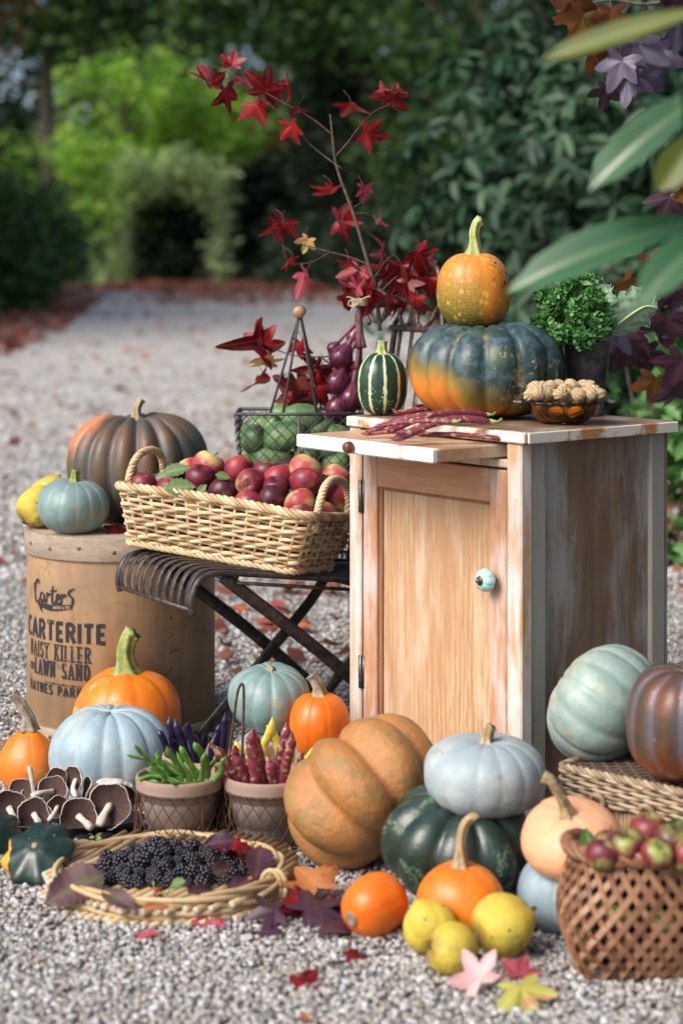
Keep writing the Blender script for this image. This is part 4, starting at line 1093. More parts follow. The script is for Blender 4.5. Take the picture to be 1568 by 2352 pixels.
# ------------------------------------------------------------------ the cabinet
CA = math.atan2(-0.777, 0.63)
CAB_O = Vector((0.0138, 3.655, 0.0))
W, D = 0.4575, 0.375
cab = thing('cabinet', 'small worn wooden cupboard with whitewashed frame and turquoise door knob', 'cabinet', CAB_O, CA)
def cpart(name, boxes, mats, bev=0.0025, parent=None):
    g = G()
    for b in boxes:
        v, f = box(*b[:6], bev=min(bev, 0.3 * min(b[1] - b[0], b[3] - b[2], b[5] - b[4])))
        g.add(v, f, b[6] if len(b) > 6 else 0)
    return g.build(name, mats, parent or cab, smooth=False)
top = cpart('top', [(-0.002, W + 0.010, 0.004, D + 0.004, 0.6735, CAB_Z)], W_TOP)
cpart('edge_strip', [(-0.002, W + 0.0115, -0.006, 0.0035, 0.6725, CAB_Z - 0.001), (W + 0.0105, W + 0.0155, 0.0038, D + 0.004, 0.6725, CAB_Z - 0.001)], W_TOPEDGE, parent=top)
cpart('back_panel', [(0.004, W - 0.004, D - 0.012, D - 0.002, 0.004, 0.672)], W_SIDE)
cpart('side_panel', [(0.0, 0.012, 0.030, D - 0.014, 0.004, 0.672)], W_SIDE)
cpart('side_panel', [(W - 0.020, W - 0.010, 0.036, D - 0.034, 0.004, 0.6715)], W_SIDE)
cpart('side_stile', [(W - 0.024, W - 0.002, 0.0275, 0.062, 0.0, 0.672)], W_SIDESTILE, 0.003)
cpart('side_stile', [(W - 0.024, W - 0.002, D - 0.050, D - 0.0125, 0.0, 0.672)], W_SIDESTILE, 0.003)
cpart('front_stile', [(0.0, 0.034, 0.0, 0.027, 0.0, 0.672)], W_FRAME, 0.003)
cpart('front_stile', [(W - 0.036, W, 0.0, 0.027, 0.0, 0.672)], W_FRAME, 0.003)
cpart('front_rail', [(0.0345, W - 0.0365, 0.001, 0.026, 0.628, 0.6425)], W_FRAME)
cpart('front_rail', [(0.0345, W - 0.0365, 0.001, 0.026, 0.02, 0.045)], W_FRAME)
cpart('inner_shelf', [(0.0345, W - 0.0365, 0.03, D - 0.015, 0.045, 0.055)], DARK_GAP)
# pull-out board
brd = cpart('pull_out_board', [(0.040, 0.405, -0.140, 0.20, 0.6455, 0.6685)], W_BOARD)
cpart('board_edge', [(0.0385, 0.4065, -0.1545, -0.1405, 0.6450, 0.6690)], W_WHITE, parent=brd)
LV, LF = lathe([(0.0001, 0.016), (0.007, 0.0155), (0.0092, 0.013), (0.0092, 0.010), (0.0105, 0.008), (0.0105, 0.003), (0.006, 0.0)], 18)
LV = xf(LV, rot_to((0, -1, 0)), (0.196, -0.1545, 0.657))
G().add(LV, LF).build('knob', BROWN_KNOB, brd)
# door
dx0, dx1, dz0, dz1 = 0.0385, W - 0.0385, 0.050, 0.624
door = thing('door', None, None); door.parent = cab
for nm, b, mt in (('door_stile', (dx0, dx0 + 0.038, 0.002, 0.022, dz0, dz1), W_DOORFRAME), ('door_stile', (dx1 - 0.042, dx1, 0.002, 0.022, dz0, dz1), W_DOORFRAME),
                  ('door_rail', (dx0 + 0.0382, dx1 - 0.0422, 0.0025, 0.0215, dz1 - 0.058, dz1), W_RAIL), ('door_rail', (dx0 + 0.0382, dx1 - 0.0422, 0.0025, 0.0215, dz0, dz0 + 0.052), W_RAIL),
                  ('door_panel', (dx0 + 0.0385, dx1 - 0.0425, 0.0125, 0.0185, dz0 + 0.0525, dz1 - 0.0585), W_PANEL)):
    cpart(nm, [b], mt, 0.0022, door)
g = G()      # beading round the panel
x0, x1, z0, z1 = dx0 + 0.0386, dx1 - 0.0426, dz0 + 0.0526, dz1 - 0.0586
for b in ((x0, x0 + 0.009, 0.008, 0.0124, z0, z1), (x1 - 0.005, x1, 0.009, 0.0124, z0, z1), (x0 + 0.0092, x1 - 0.0052, 0.009, 0.0124, z1 - 0.005, z1)):
    g.add(*box(*b, bev=0.001))
g.build('bead', wood_mat('dark_bead', [(0.22, 0.09, 0.04), (0.34, 0.16, 0.08)]), door, smooth=False)
# knob: eight lobed turquoise ceramic with a bronze boss
def knobfn(ang, r, z): return r * (1 - 0.085 * (1 - np.abs(np.cos(4 * ang)) ** 0.6)), np.full(len(ang), z)
LV, LF = lathe([(0.006, 0.0), (0.006, 0.008), (0.014, 0.009), (0.0195, 0.014), (0.0208, 0.020), (0.0185, 0.027), (0.012, 0.0315), (0.006, 0.0325), (0.0001, 0.0325)], 64, knobfn)
KM = rot_to((0, -1, 0))
kn = G().add(xf(LV, KM, (0.3885, 0.002, 0.436)), LF).build('knob', TURQ, door)
LV, LF = lathe([(0.0078, 0.031), (0.0078, 0.0335), (0.005, 0.0345), (0.0042, 0.0365), (0.003, 0.039), (0.0001, 0.0395)], 28, lambda a, r, z: (r * (1 + (0.08 * np.cos(14 * a) if r > 0.006 else 0)), np.full(len(a), z)))
G().add(xf(LV, KM, (0.3885, 0.002, 0.436)), LF).build('boss', BRONZE_METAL, door)
g = G(); LV, LF = tube([(0, 0, 0), (0, 0, 0.01)], 0.006, 12); g.add(xf(LV, KM, (0.3885, 0.002, 0.436)), LF); g.build('knob_stem', BRONZE_METAL, door)
for z in (0.515, 0.19):
    g = G()
    g.add(*tube([(0.0362, -0.0015, z), (0.0362, -0.0015, z + 0.060)], 0.0034, 10))
    g.add(*box(0.0375, 0.0425, 0.0005, 0.0018, z, z + 0.06)); g.add(*box(0.029, 0.035, -0.0012, -0.0002, z, z + 0.06))
    for k in range(1, 4): g.add(*tube([(0.0362, -0.0015, z + 0.015 * k - 0.0008), (0.0362, -0.0015, z + 0.015 * k + 0.0008)], 0.0037, 10))
    g.build('hinge', HINGE, cab)

# ------------------------------------------------------------------ the barrel
barrel = thing('barrel', 'round wooden seed barrel with black printed lettering', 'barrel', (BAR_X, BAR_Y, 0.004))
bz = BAR_Z - 0.004
g = G(); v, f = lathe([(0.0001, 0.002), (BAR_R - 0.008, 0.002), (BAR_R - 0.003, 0.004), (BAR_R - 0.003, bz - 0.006)], 96); g.add(v, f); g.build('wall', BARREL, barrel)
g = G(); v, f = lathe([(0.0001, bz - 0.012), (BAR_R - 0.006, bz - 0.012), (BAR_R - 0.004, bz - 0.006), (BAR_R - 0.0032, bz - 0.0055)], 96); g.add(v, f)
v, f = lathe([(BAR_R - 0.012, bz - 0.012), (BAR_R - 0.012, bz), (0.0001, bz)], 96); g.add(v, f[:, ::1]); g.build('lid', HOOP, barrel)
for z0, z1 in ((bz - 0.050, bz - 0.0005), (0.0, 0.030)):
    g = G(); v, f = lathe([(BAR_R - 0.003, z0), (BAR_R + 0.0015, z0 + 0.001), (BAR_R + 0.002, z0 + 0.003), (BAR_R + 0.002, z1 - 0.002), (BAR_R, z1), (BAR_R - 0.010, z1)], 96); g.add(v, f)
    ho = g.build('hoop', HOOP, barrel)
    g = G()
    for k in range(9):
        a = -PI / 2 - 1.4 + k * 0.36; zz = (z0 + z1) / 2 + 0.008 * math.sin(k * 3)
        v, f = lathe([(0.0001, 0.0012), (0.0035, 0.0008), (0.0045, 0.0)], 10); g.add(xf(v, rot_to((math.cos(a), math.sin(a), 0)), ((BAR_R + 0.002) * math.cos(a), (BAR_R + 0.002) * math.sin(a), zz)), f)
    g.build('nail', BROWN_IRON, ho)
g = G()    # row of nails up the lapped seam at the right
for k in range(10):
    a = -PI / 2 + 0.64; zz = 0.05 + k * 0.034
    v, f = lathe([(0.0001, 0.0012), (0.003, 0.0008), (0.004, 0.0)], 10); g.add(xf(v, rot_to((math.cos(a), math.sin(a), 0)), ((BAR_R - 0.003) * math.cos(a), (BAR_R - 0.003) * math.sin(a), zz)), f)
g.build('nail', BROWN_IRON, barrel)

# lettering, drawn as strokes and laid on the curved wall
def arc(cx, cy, rx, ry, a0, a1, n=14):
    return [(cx + rx * math.cos(R(a)), cy + ry * math.sin(R(a))) for a in np.linspace(a0, a1, n)]
GL = {'A': (0.72, [[(0.02, 0), (0.36, 0.97), (0.70, 0)], [(0.15, 0.30), (0.57, 0.30)]]), 'C': (0.68, [arc(0.38, 0.5, 0.31, 0.44, 48, 312, 20)]),
      'D': (0.68, [[(0.09, 0.06), (0.09, 0.94)], [(0.09, 0.94), (0.3, 0.94)] + arc(0.3, 0.5, 0.31, 0.44, 90, -90) + [(0.09, 0.06)]]),
      'E': (0.60, [[(0.09, 0), (0.09, 1)], [(0.09, 0.93), (0.56, 0.93)], [(0.09, 0.5), (0.48, 0.5)], [(0.09, 0.07), (0.56, 0.07)]]),
      'I': (0.20, [[(0.10, 0), (0.10, 1)]]), 'K': (0.70, [[(0.09, 0), (0.09, 1)], [(0.09, 0.36), (0.62, 1)], [(0.26, 0.55), (0.66, 0)]]),
      'L': (0.56, [[(0.09, 0), (0.09, 1)], [(0.09, 0.07), (0.54, 0.07)]]), 'N': (0.70, [[(0.09, 0), (0.09, 1)], [(0.09, 1), (0.61, 0)], [(0.61, 0), (0.61, 1)]]),
      'O': (0.72, [arc(0.36, 0.5, 0.29, 0.44, 0, 360, 26)]), 'P': (0.62, [[(0.09, 0), (0.09, 1)], [(0.09, 0.93), (0.32, 0.93)] + arc(0.32, 0.69, 0.24, 0.24, 90, -90) + [(0.09, 0.45)]]),
      'R': (0.68, [[(0.09, 0), (0.09, 1)], [(0.09, 0.93), (0.34, 0.93)] + arc(0.34, 0.71, 0.24, 0.22, 90, -90) + [(0.09, 0.49)], [(0.34, 0.49), (0.64, 0)]]),
      'S': (0.60, [arc(0.31, 0.71, 0.22, 0.23, 25, 270, 14) + arc(0.29, 0.27, 0.24, 0.22, 90, -160, 14)]), 'T': (0.66, [[(0.02, 0.93), (0.64, 0.93)], [(0.33, 0), (0.33, 1)]]),
      'W': (0.98, [[(0.02, 1), (0.26, 0), (0.49, 0.92), (0.72, 0), (0.96, 1)]]), 'Y': (0.68, [[(0.02, 1), (0.34, 0.48), (0.66, 1)], [(0.34, 0.5), (0.34, 0)]])}
SERIF = {'A': [(0.02, 0), (0.70, 0)], 'D': [], 'I': [(0.10, 0), (0.10, 1)], 'K': [(0.09, 0), (0.09, 1), (0.62, 1), (0.66, 0)], 'L': [(0.09, 0), (0.09, 1)], 'N': [(0.09, 0), (0.09, 1), (0.61, 1)], 'P': [(0.09, 0)],
         'R': [(0.09, 0), (0.64, 0)], 'W': [(0.02, 1), (0.96, 1)], 'Y': [(0.02, 1), (0.66, 1), (0.34, 0)], 'E': [(0.09, 0), (0.09, 1)]}
class Print:
    def __init__(self): self.g = G(); self.k = 0
    def stroke(self, pts, w, mapf):
        p = np.array(pts, float); n = len(p)
        # densify so the strip follows the curve of the wall
        q = [p[0]]
        for a, b in zip(p[:-1], p[1:]):
            m = max(1, int(np.linalg.norm(b - a) / 0.006))
            for t in range(1, m + 1): q.append(a + (b - a) * t / m)
        p = np.array(q); n = len(p)
        T = np.gradient(p, axis=0); T /= np.linalg.norm(T, axis=1)[:, None] + 1e-9
        N = np.stack([-T[:, 1], T[:, 0]], 1)
        ww = np.full(n, w) if np.isscalar(w) else np.interp(np.linspace(0, 1, n), np.linspace(0, 1, len(w)), w)
        a, b = p + N * ww[:, None] / 2, p - N * ww[:, None] / 2
        self.k += 1
        r = BAR_R - 0.003 + 0.0006 + 0.000012 * self.k
        V = [mapf(x, y, r) for x, y in np.concatenate([a, b])]
        i = np.arange(n - 1)
        self.g.add(V, np.stack([i, i + 1, i + n + 1, i + n], 1))
    def text(self, s, x0, x1, z0, h, wt, serif=0.0, slant=0.0, gap=0.16, space=0.45, mapf=None):
        tot = sum(GL[c][0] + gap if c != ' ' else space for c in s) - gap
        k = (x1 - x0) / tot; x = x0
        for c in s:
            if c == ' ': x += space * k; continue
            w, st = GL[c]
            for pl in st: self.stroke([(x + px * k + slant * py * h, z0 + py * h) for px, py in pl], wt if serif == 0 or abs(pl[0][0] - pl[-1][0]) < 0.3 or len(pl) > 4 else wt * 0.75, mapf)
            if serif:
                for px, py in SERIF.get(c, []):
                    yy = z0 + (0.04 if py == 0 else 0.96) * h
                    self.stroke([(x + px * k - serif, yy), (x + px * k + serif, yy)], h * 0.08, mapf)
            x += (w + gap) * k
def onbarrel(s, z, r):
    a = s / BAR_R
    return (r * math.sin(a), -r * math.cos(a), z - 0.004)
pr = Print()
A = lambda px: BAR_R * math.asin(max(-0.995, min(0.995, (px - 282) / 231.0)))
pr.text('CARTERITE', A(66) + 0.006, A(272), 0.212, 0.040, 0.0088, mapf=onbarrel, gap=0.22)
pr.text('DAISY KILLER', A(77), A(235), 0.173, 0.033, 0.0046, serif=0.0042, mapf=onbarrel, space=0.75, gap=0.34)
pr.text('OR', A(76), A(88), 0.144, 0.015, 0.0028, mapf=onbarrel)
pr.text('LAWN SAND', A(91), A(233), 0.138, 0.033, 0.0048, serif=0.0042, mapf=onbarrel, space=0.85, gap=0.34)
pr.stroke([(A(120), 0.126), (A(215), 0.126)], 0.0012, onbarrel)
for px in (142, 168, 193): pr.stroke([(A(px) - 0.0022, 0.126), (A(px) + 0.0022, 0.126)], 0.004, onbarrel)
pr.text('RAYNES PARK', A(76), A(214), 0.103, 0.020, 0.0038, mapf=onbarrel, space=0.7, gap=0.34)
# flowing script line over a ribbon
def script(pts, w): pr.stroke([(sx0 + x * sk, sz0 + y * sk) for x, y in smooth_path([(a, b, 0) for a, b in pts], 7)[:, :2]], [w * 0.6] + [w] * 3 + [w * 0.7], onbarrel)
sx0, sk, sz0 = A(88), (A(199) - A(88)) / 6.9, 0.2855
script([(1.25, 2.0), (1.0, 2.5), (0.5, 2.1), (0.25, 1.1), (0.45, 0.15), (1.0, 0.0), (1.45, 0.5)], 0.0048)
script([(0.55, 1.3), (0.1, 1.5), (0.0, 1.9), (0.35, 2.1)], 0.0030)
script([(2.2, 1.0), (1.75, 1.15), (1.5, 0.6), (1.75, 0.1), (2.15, 0.45), (2.25, 1.05), (2.2, 0.3), (2.45, 0.15), (2.7, 0.6)], 0.0042)
script([(2.65, 0.1), (2.8, 1.2), (2.95, 0.95), (3.25, 1.15), (3.3, 0.95)], 0.0042)
script([(3.75, 2.1), (3.6, 1.0), (3.65, 0.25), (3.95, 0.1), (4.2, 0.45)], 0.0046)
script([(3.25, 1.55), (3.75, 1.45), (4.35, 1.7)], 0.0030)
script([(4.25, 0.55), (4.7, 0.8), (4.65, 1.2), (4.35, 1.05), (4.3, 0.4), (4.6, 0.1), (5.0, 0.5)], 0.0042)
script([(5.0, 0.1), (5.1, 1.25), (5.25, 1.0), (5.55, 1.25), (5.65, 1.05)], 0.0042)
script([(6.75, 2.0), (6.2, 1.75), (6.0, 1.35), (6.5, 0.9), (6.45, 0.2), (5.9, 0.0), (5.3, -0.05)], 0.0046)
rib_pts = [(A(101), 0.2815), (A(140), 0.279), (A(190), 0.2855)]
pr.stroke(smooth_path([(a, b, 0) for a, b in rib_pts], 8)[:, :2], [0.006, 0.012, 0.012, 0.008], onbarrel)
pr.stroke([(A(106), 0.277), (A(113), 0.266)], [0.008, 0.001], onbarrel)
pr.g.build('lettering', INK, barrel, smooth=False)
pr2 = Print(); pr2.k = 120
pr2.text('TESTED SEEDS LTD', A(106), A(184), 0.2772, 0.0052, 0.0013, mapf=lambda s, z, r: onbarrel(s, z + 0.8 * max(0, s - A(140)) ** 1 * 0.10, r), space=0.5)
pr2.g.build('ribbon_lettering', INKLIGHT, barrel, smooth=False)

# ------------------------------------------------------------------ folding metal chair
CH = thing('garden_chair', 'folding slatted metal garden chair with scrolled back behind the cabinet', 'chair', (-0.248, 3.62, 0.004))
cd, cw = Vector((0.853, 0.522, 0)), Vector((-0.522, 0.853, 0))
CN = Vector((-0.248, 3.62, 0.413))
SW, SD, TILT = 0.305, 0.53, -0.137
def ch(a, b, dz=0.0):          # a: back from the front edge, b: across
    q = CN + cd * a + cw * b; q.z += TILT * a + dz; return q
CO = (-0.248, 3.62, 0.004)
g = G()
nsl = 10
roll = [(0.03, -0.001), (0.0, -0.006), (-0.020, -0.018), (-0.032, -0.040), (-0.036, -0.064), (-0.032, -0.082)]
for k in range(nsl):
    b = 0.012 + (SW - 0.024) * k / (nsl - 1)
    pts = [ch(a, b, z) for a, z in [(SD, 0.0), (0.3, 0.0), (0.12, 0.0)] + roll]
    g.add(*tube(smooth_path(pts, 5), 0.0085, 8, flat=(1.0, 0.22), up=(0, 0, 1)) if False else tube(smooth_path(pts, 5), 0.0085, 8, flat=(0.26, 1.0), up=tuple(cw)))
g.build('seat', IRON, CH, org=CO)
g = G()
for b in (-0.004, SW + 0.004):
    pts = [ch(a, b, z - 0.006) for a, z in [(SD, 0.0), (0.3, 0.0), (0.12, 0.0)] + roll]
    g.add(*tube(smooth_path(pts, 5), 0.0075, 10, flat=(0.75, 1.0), up=tuple(cw)))
for a, z in ((0.06, -0.013), (0.42, -0.013), (-0.033, -0.080)):
    g.add(*tube([ch(a, -0.004, z), ch(a, SW + 0.004, z)], 0.005, 8))
g.build('seat_frame', IRON, CH, org=CO)
g = G(); g.add(*tube([ch(0.055, 0.02, -0.020), ch(0.055, SW - 0.02, -0.020)], 0.004, 8)); g.add(*tube([ch(0.40, 0.0, -0.030), ch(0.40, SW, -0.030)], 0.004, 8)); g.add(*tube([ch(0.06, -0.002, -0.024), ch(0.45, -0.002, -0.024)], 0.0035, 8)); g.build('brace', IRON, CH, org=CO)
for b in (0.004, SW - 0.004):
    e = 0.012 if b < 0.1 else -0.012
    pa = [ch(0.035, b, -0.014)]
    q = ch(0.50, b); pa.append(Vector((q.x, q.y, 0.010)))
    pa.insert(1, pa[0].lerp(pa[1], 0.5) + Vector((0, 0, 0.012)))
    g = G(); g.add(*tube(smooth_path(pa, 8), 0.0125, 8, flat=(1.0, 0.32), up=tuple(cw))); g.build('leg', IRON, CH, org=CO)
    pb = [ch(0.435, b + e, -0.020), ch(0.40, b + e, -0.075), ch(0.325, b + e, -0.16)]
    q = ch(0.120, b + e); pb.append(Vector((q.x, q.y, 0.010)))
    g = G(); g.add(*tube(smooth_path(pb, 8), 0.0125, 8, flat=(1.0, 0.32), up=tuple(cw))); g.build('leg', IRON, CH, org=CO)
q0, q1 = ch(0.128, 0.0), ch(0.128, SW)
g = G(); g.add(*tube([(q0.x, q0.y, 0.028), (q1.x, q1.y, 0.028)], 0.0075, 10)); g.build('foot_rail', IRON, CH, org=CO)
# back: flat bars up to a cross rail, scrolls above it
bt = 0.16                                        # lean of the back
def bk(b, z):                                     # b across, z height above the ground
    q = CN + cd * (0.535 + bt * (z - 0.34)) + cw * b; q.z = z; return q
g = G()
for k in range(7):
    b = 0.02 + (SW - 0.04) * k / 6
    g.add(*tube([bk(b, 0.335), bk(b, 0.60), bk(b, 0.838)], 0.0075, 8, flat=(0.3, 1.0), up=tuple(cw)))
g.build('backrest', BROWN_IRON, CH, org=CO)
g = G(); g.add(*tube([bk(-0.012, 0.837), bk(SW + 0.018, 0.837)], 0.0075, 10)); g.build('back_rail', BROWN_IRON, CH, org=CO)
g = G()
for b in (-0.004, SW + 0.004): g.add(*tube([ch(SD, b, -0.006), bk(b, 0.42), bk(b, 0.845)], 0.007, 10))
g.build('back_post', BROWN_IRON, CH, org=CO)
# scrolls traced on the plane of the back: (px, py) of the far half, mirrored about the middle
def onback(px, py):
    # intersect the view ray with the plane of the back
    d = Vector(((px - 784) / F, 1.0, -(py - 600) / F)); o = Vector((0, 0, H))
    p0, nrm = bk(0, 0.34), (bk(SW, 0.34) - bk(0, 0.34)).cross(bk(0, 0.9) - bk(0, 0.34)).normalized()
    return o + d * ((p0 - o).dot(nrm) / d.dot(nrm))
g = G()
for pl in ([(848, 745), (843, 715), (850, 688), (872, 668), (888, 690), (882, 722), (866, 738), (852, 728), (846, 690), (856, 668), (872, 672)],
           [(870, 742), (895, 712), (910, 670), (920, 630), (942, 604), (960, 610), (962, 640), (952, 690), (940, 740), (928, 748), (920, 735), (912, 690), (903, 655), (888, 642), (872, 655), (868, 680)],
           [(940, 745), (952, 700), (958, 660), (966, 628), (985, 606), (1004, 618), (1010, 650), (1014, 700), (1016, 760)],
           [(930, 748), (944, 738), (950, 715), (948, 696), (940, 694)], [(966, 752), (958, 740), (960, 718), (968, 706), (974, 712), (970, 722)],
           [(975, 756), (990, 736), (1008, 704), (1030, 690)], [(967, 600), (964, 640), (957, 690), (950, 750)],
           [(905, 745), (930, 700), (948, 655), (952, 625)]):
    g.add(*tube(smooth_path([onback(*p) for p in pl], 6), 0.0052, 8))
g.build('scrollwork', BROWN_IRON, CH, org=CO)
g = G(); V0, F0 = ICO2; q = onback(967, 592); g.add(V0 * 0.0085 + np.array(list(q)), F0); g.add(*tube([q, onback(966, 612)], 0.004, 8)); g.build('finial', BROWN_IRON, CH, org=CO)
# ------------------------------------------------------------------ apples
def onz(px, py, z):
    """world point at height z seen at (px, py)"""
    Y = (H - z) * F / (py - 600)
    return P(px, py, Y)

def apple_mesh(seed, flat=0.9):
    r = random.Random(seed)
    seg, rings = 32, 22
    ang = np.arange(seg) * 2 * PI / seg
    V, hg, an = [], [], []
    a1, a2 = r.uniform(0, 6), r.uniform(0, 6)
    for t in np.linspace(-PI / 2, PI / 2, rings):
        c, s = math.cos(t), math.sin(t)
        rho = max(c, 0) ** 0.86; z = s * flat
        z -= 0.34 * math.exp(-(rho / 0.28) ** 2) if s > 0 else -0.20 * math.exp(-(rho / 0.25) ** 2)
        rho *= 1 + 0.07 * s
        m = 1 + 0.022 * np.sin(2 * ang + a1) + 0.016 * np.cos(5 * ang + a2) * (1 if s < 0 else 0.4)
        V.append(np.stack([rho * m * np.cos(ang), rho * m * np.sin(ang), np.full(seg, z)], 1))
        hg.append(np.full(seg, (s + 1) / 2)); an.append(ang / (2 * PI))
    V = np.concatenate(V); idx = np.arange(rings * seg).reshape(rings, seg)
    q = np.stack([idx[:-1], np.roll(idx[:-1], -1, 1), np.roll(idx[1:], -1, 1), idx[1:]], -1).reshape(-1, 4)
    g = G(); g.add(V, q, 0, hgt=np.concatenate(hg), ang=np.concatenate(an))
    return g
APPLE_MESHES = {}
for nm, m in (('red', APPLE_RED), ('purple', APPLE_PURPLE), ('pale', APPLE_PALE), ('crab', CRAB)):
    for k in range(3):
        APPLE_MESHES[(nm, k)] = apple_mesh(k + 5, (0.90, 0.84, 0.95)[k]).mesh('apple_skin', m)
g = G(); g.add(*tube(smooth_path([(0, 0, 0.50), (0.03, 0, 0.75), (0.10, 0.02, 1.02)], 3), [0.05, 0.035, 0.05], 6)); ST_ME = g.mesh('stalk', TWIG)
g = G()
for k in range(6):
    a = k * PI / 3; g.add(*tube([(0.02 * math.cos(a), 0.02 * math.sin(a), -0.68), (0.10 * math.cos(a), 0.10 * math.sin(a), -0.80), (0.05 * math.cos(a), 0.05 * math.sin(a), -0.86)], [0.05, 0.04, 0.01], 5))
CX_ME = g.mesh('calyx', CALYX)
def apple(kind, center, r, axis, label, group, k=None, cat='apple', name='apple'):
    """axis: direction of the stalk end"""
    k = rnd.randrange(3) if k is None else k
    o = bpy.data.objects.new(name, APPLE_MESHES[(kind, k)]); col.objects.link(o)
    o.location = center; o.scale = (r, r, r)
    o.rotation_euler = rot_to(axis, rnd.uniform(0, 6)).to_euler()
    tag(o, label, cat, group)
    for nm, me in (('stalk', ST_ME), ('calyx', CX_ME)):
        c = bpy.data.objects.new(nm, me); col.objects.link(c); c.parent = o
    return o

# ------------------------------------------------------------------ pale wicker basket of apples
BB = Vector((-0.092, 3.695, 0.396))
bl, bs = Vector((-0.329, 0.160, 0.034)).normalized(), Vector((0.437, 0.899, -0.10)).normalized()
bs = (bs - bl * bs.dot(bl)).normalized(); bu = bs.cross(bl); bu = bu if bu.z > 0 else -bu
LB, SB, HB = 0.3675, 0.175, 0.106
def bpt(l, s, h): return BB + bl * l + bs * s + bu * h
def perimeter(l0, l1, s0, s1, rad, step):
    pts = []
    cs = [(l1 - rad, s1 - rad, 0), (l0 + rad, s1 - rad, 90), (l0 + rad, s0 + rad, 180), (l1 - rad, s0 + rad, 270)]
    for i, (cx, cy, a) in enumerate(cs):
        for t in np.linspace(0, 90, 5): pts.append((cx + rad * math.cos(R(a + t)), cy + rad * math.sin(R(a + t))))
        nx = cs[(i + 1) % 4]; a2 = a + 90
        p, q = pts[-1], (nx[0] + rad * math.cos(R(a2)), nx[1] + rad * math.sin(R(a2)))
        m = max(1, int(math.hypot(q[0] - p[0], q[1] - p[1]) / step))
        for t in range(1, m): pts.append((p[0] + (q[0] - p[0]) * t / m, p[1] + (q[1] - p[1]) * t / m))
    return np.array(pts)
def resample(p, n):
    q = np.vstack([p, p[:1]]); d = np.concatenate([[0], np.cumsum(np.linalg.norm(np.diff(q, axis=0), axis=1))])
    t = np.linspace(0, d[-1], n, endpoint=False)
    return np.stack([np.interp(t, d, q[:, k]) for k in range(q.shape[1])], 1)
def rope(path, strands, Rr, r, turns, closed=False, seg=6):
    p = npv(path); n = len(p)
    T = (np.roll(p, -1, 0) - np.roll(p, 1, 0)) if closed else np.gradient(p, axis=0)
    T /= np.linalg.norm(T, axis=1)[:, None]
    ref = np.tile(np.array([0.03, 0.05, 1.0]), (n, 1))
    U = ref - T * np.sum(ref * T, 1)[:, None]; U /= np.linalg.norm(U, axis=1)[:, None]
    Wv = np.cross(T, U)
    out = []
    for s in range(strands):
        a = np.linspace(0, 2 * PI * turns, n, endpoint=not closed) + s * 2 * PI / strands
        out.append(tube(p + U * (Rr * np.cos(a))[:, None] + Wv * (Rr * np.sin(a))[:, None], r, seg, closed=closed))
    return out
bk_t = thing('wicker_basket', 'pale rectangular wicker basket holding the red apples', 'basket', BB)
nst = 46
NP_ = nst * 4
g = G(); gs = G()
rows = 12
for i in range(rows):
    h = 0.004 + (HB - 0.010) * i / (rows - 1); fl = 0.026 * (h / HB)
    base = resample(perimeter(-fl, LB + fl, -fl, SB + fl, 0.014 + fl * 0.3, 0.006), NP_)
    cx, cy = LB / 2, SB / 2
    c = np.array([cx, cy]); nr = base - c; T = np.roll(base, -1, 0) - np.roll(base, 1, 0)
    nr = np.stack([T[:, 1], -T[:, 0]], 1); nr /= np.linalg.norm(nr, axis=1)[:, None]
    k = np.arange(NP_)
    off = 0.0048 * np.sin(k / 4 * PI + (PI if i % 2 else 0) + 0.3) + rng.normal(0, 0.0004, NP_)
    zz = h + 0.0016 * np.sin(k * 0.13 + i * 2.1) + 0.0010 * np.cos(k / 4 * PI + i * PI)
    pts = [bpt(a + n[0] * o, b + n[1] * o, z) for (a, b), n, o, z in zip(base, nr, off, zz)]
    v, f = tube(pts, 0.0039 + 0.0006 * math.sin(i * 1.7), 6, closed=True)
    tn = np.repeat(0.5 + 0.5 * np.sin(np.arange(NP_) * 0.11 + i * 2.7), 6)
    g.add(v, f, 0, tone=tn)
for j in range(nst):
    pts = []
    for h in (-0.004, HB * 0.5, HB + 0.002):
        fl = 0.026 * max(0, h) / HB
        base = resample(perimeter(-fl, LB + fl, -fl, SB + fl, 0.014 + fl * 0.3, 0.006), NP_)
        a, b = base[j * 4]; pts.append(bpt(a, b, h))
    gs.add(*tube(pts, 0.0033, 6), 0, tone=rnd.random())
g.build('woven_side', WICKER, bk_t, org=BB); gs.build('stake', WICKER, bk_t, org=BB)
fl = 0.028
rimp = resample(perimeter(-fl, LB + fl, -fl, SB + fl, 0.022, 0.006), 240)
g = G()
for v, f in rope([bpt(a, b, HB + 0.002 + 0.004 * math.sin(i * 0.05)) for i, (a, b) in enumerate(rimp)], 4, 0.0058, 0.0042, 22, True): g.add(v, f, 0, tone=rnd.random())
g.build('rim', WICKER, bk_t, org=BB)
g = G()
for j in range(17):
    s = 0.004 + (SB - 0.008) * j / 16
    g.add(*tube([bpt(0.0, s, 0.003), bpt(LB / 2, s, 0.003), bpt(LB, s, 0.003)], 0.0046, 6), 0, tone=rnd.random())
basep = resample(perimeter(-0.002, LB + 0.002, -0.002, SB + 0.002, 0.016, 0.006), 200)
for v, f in rope([bpt(a, b, -0.002) for a, b in basep], 3, 0.004, 0.0036, 24, True): g.add(v, f, 0, tone=rnd.random())
g.build('base', WICKER, bk_t, org=BB)
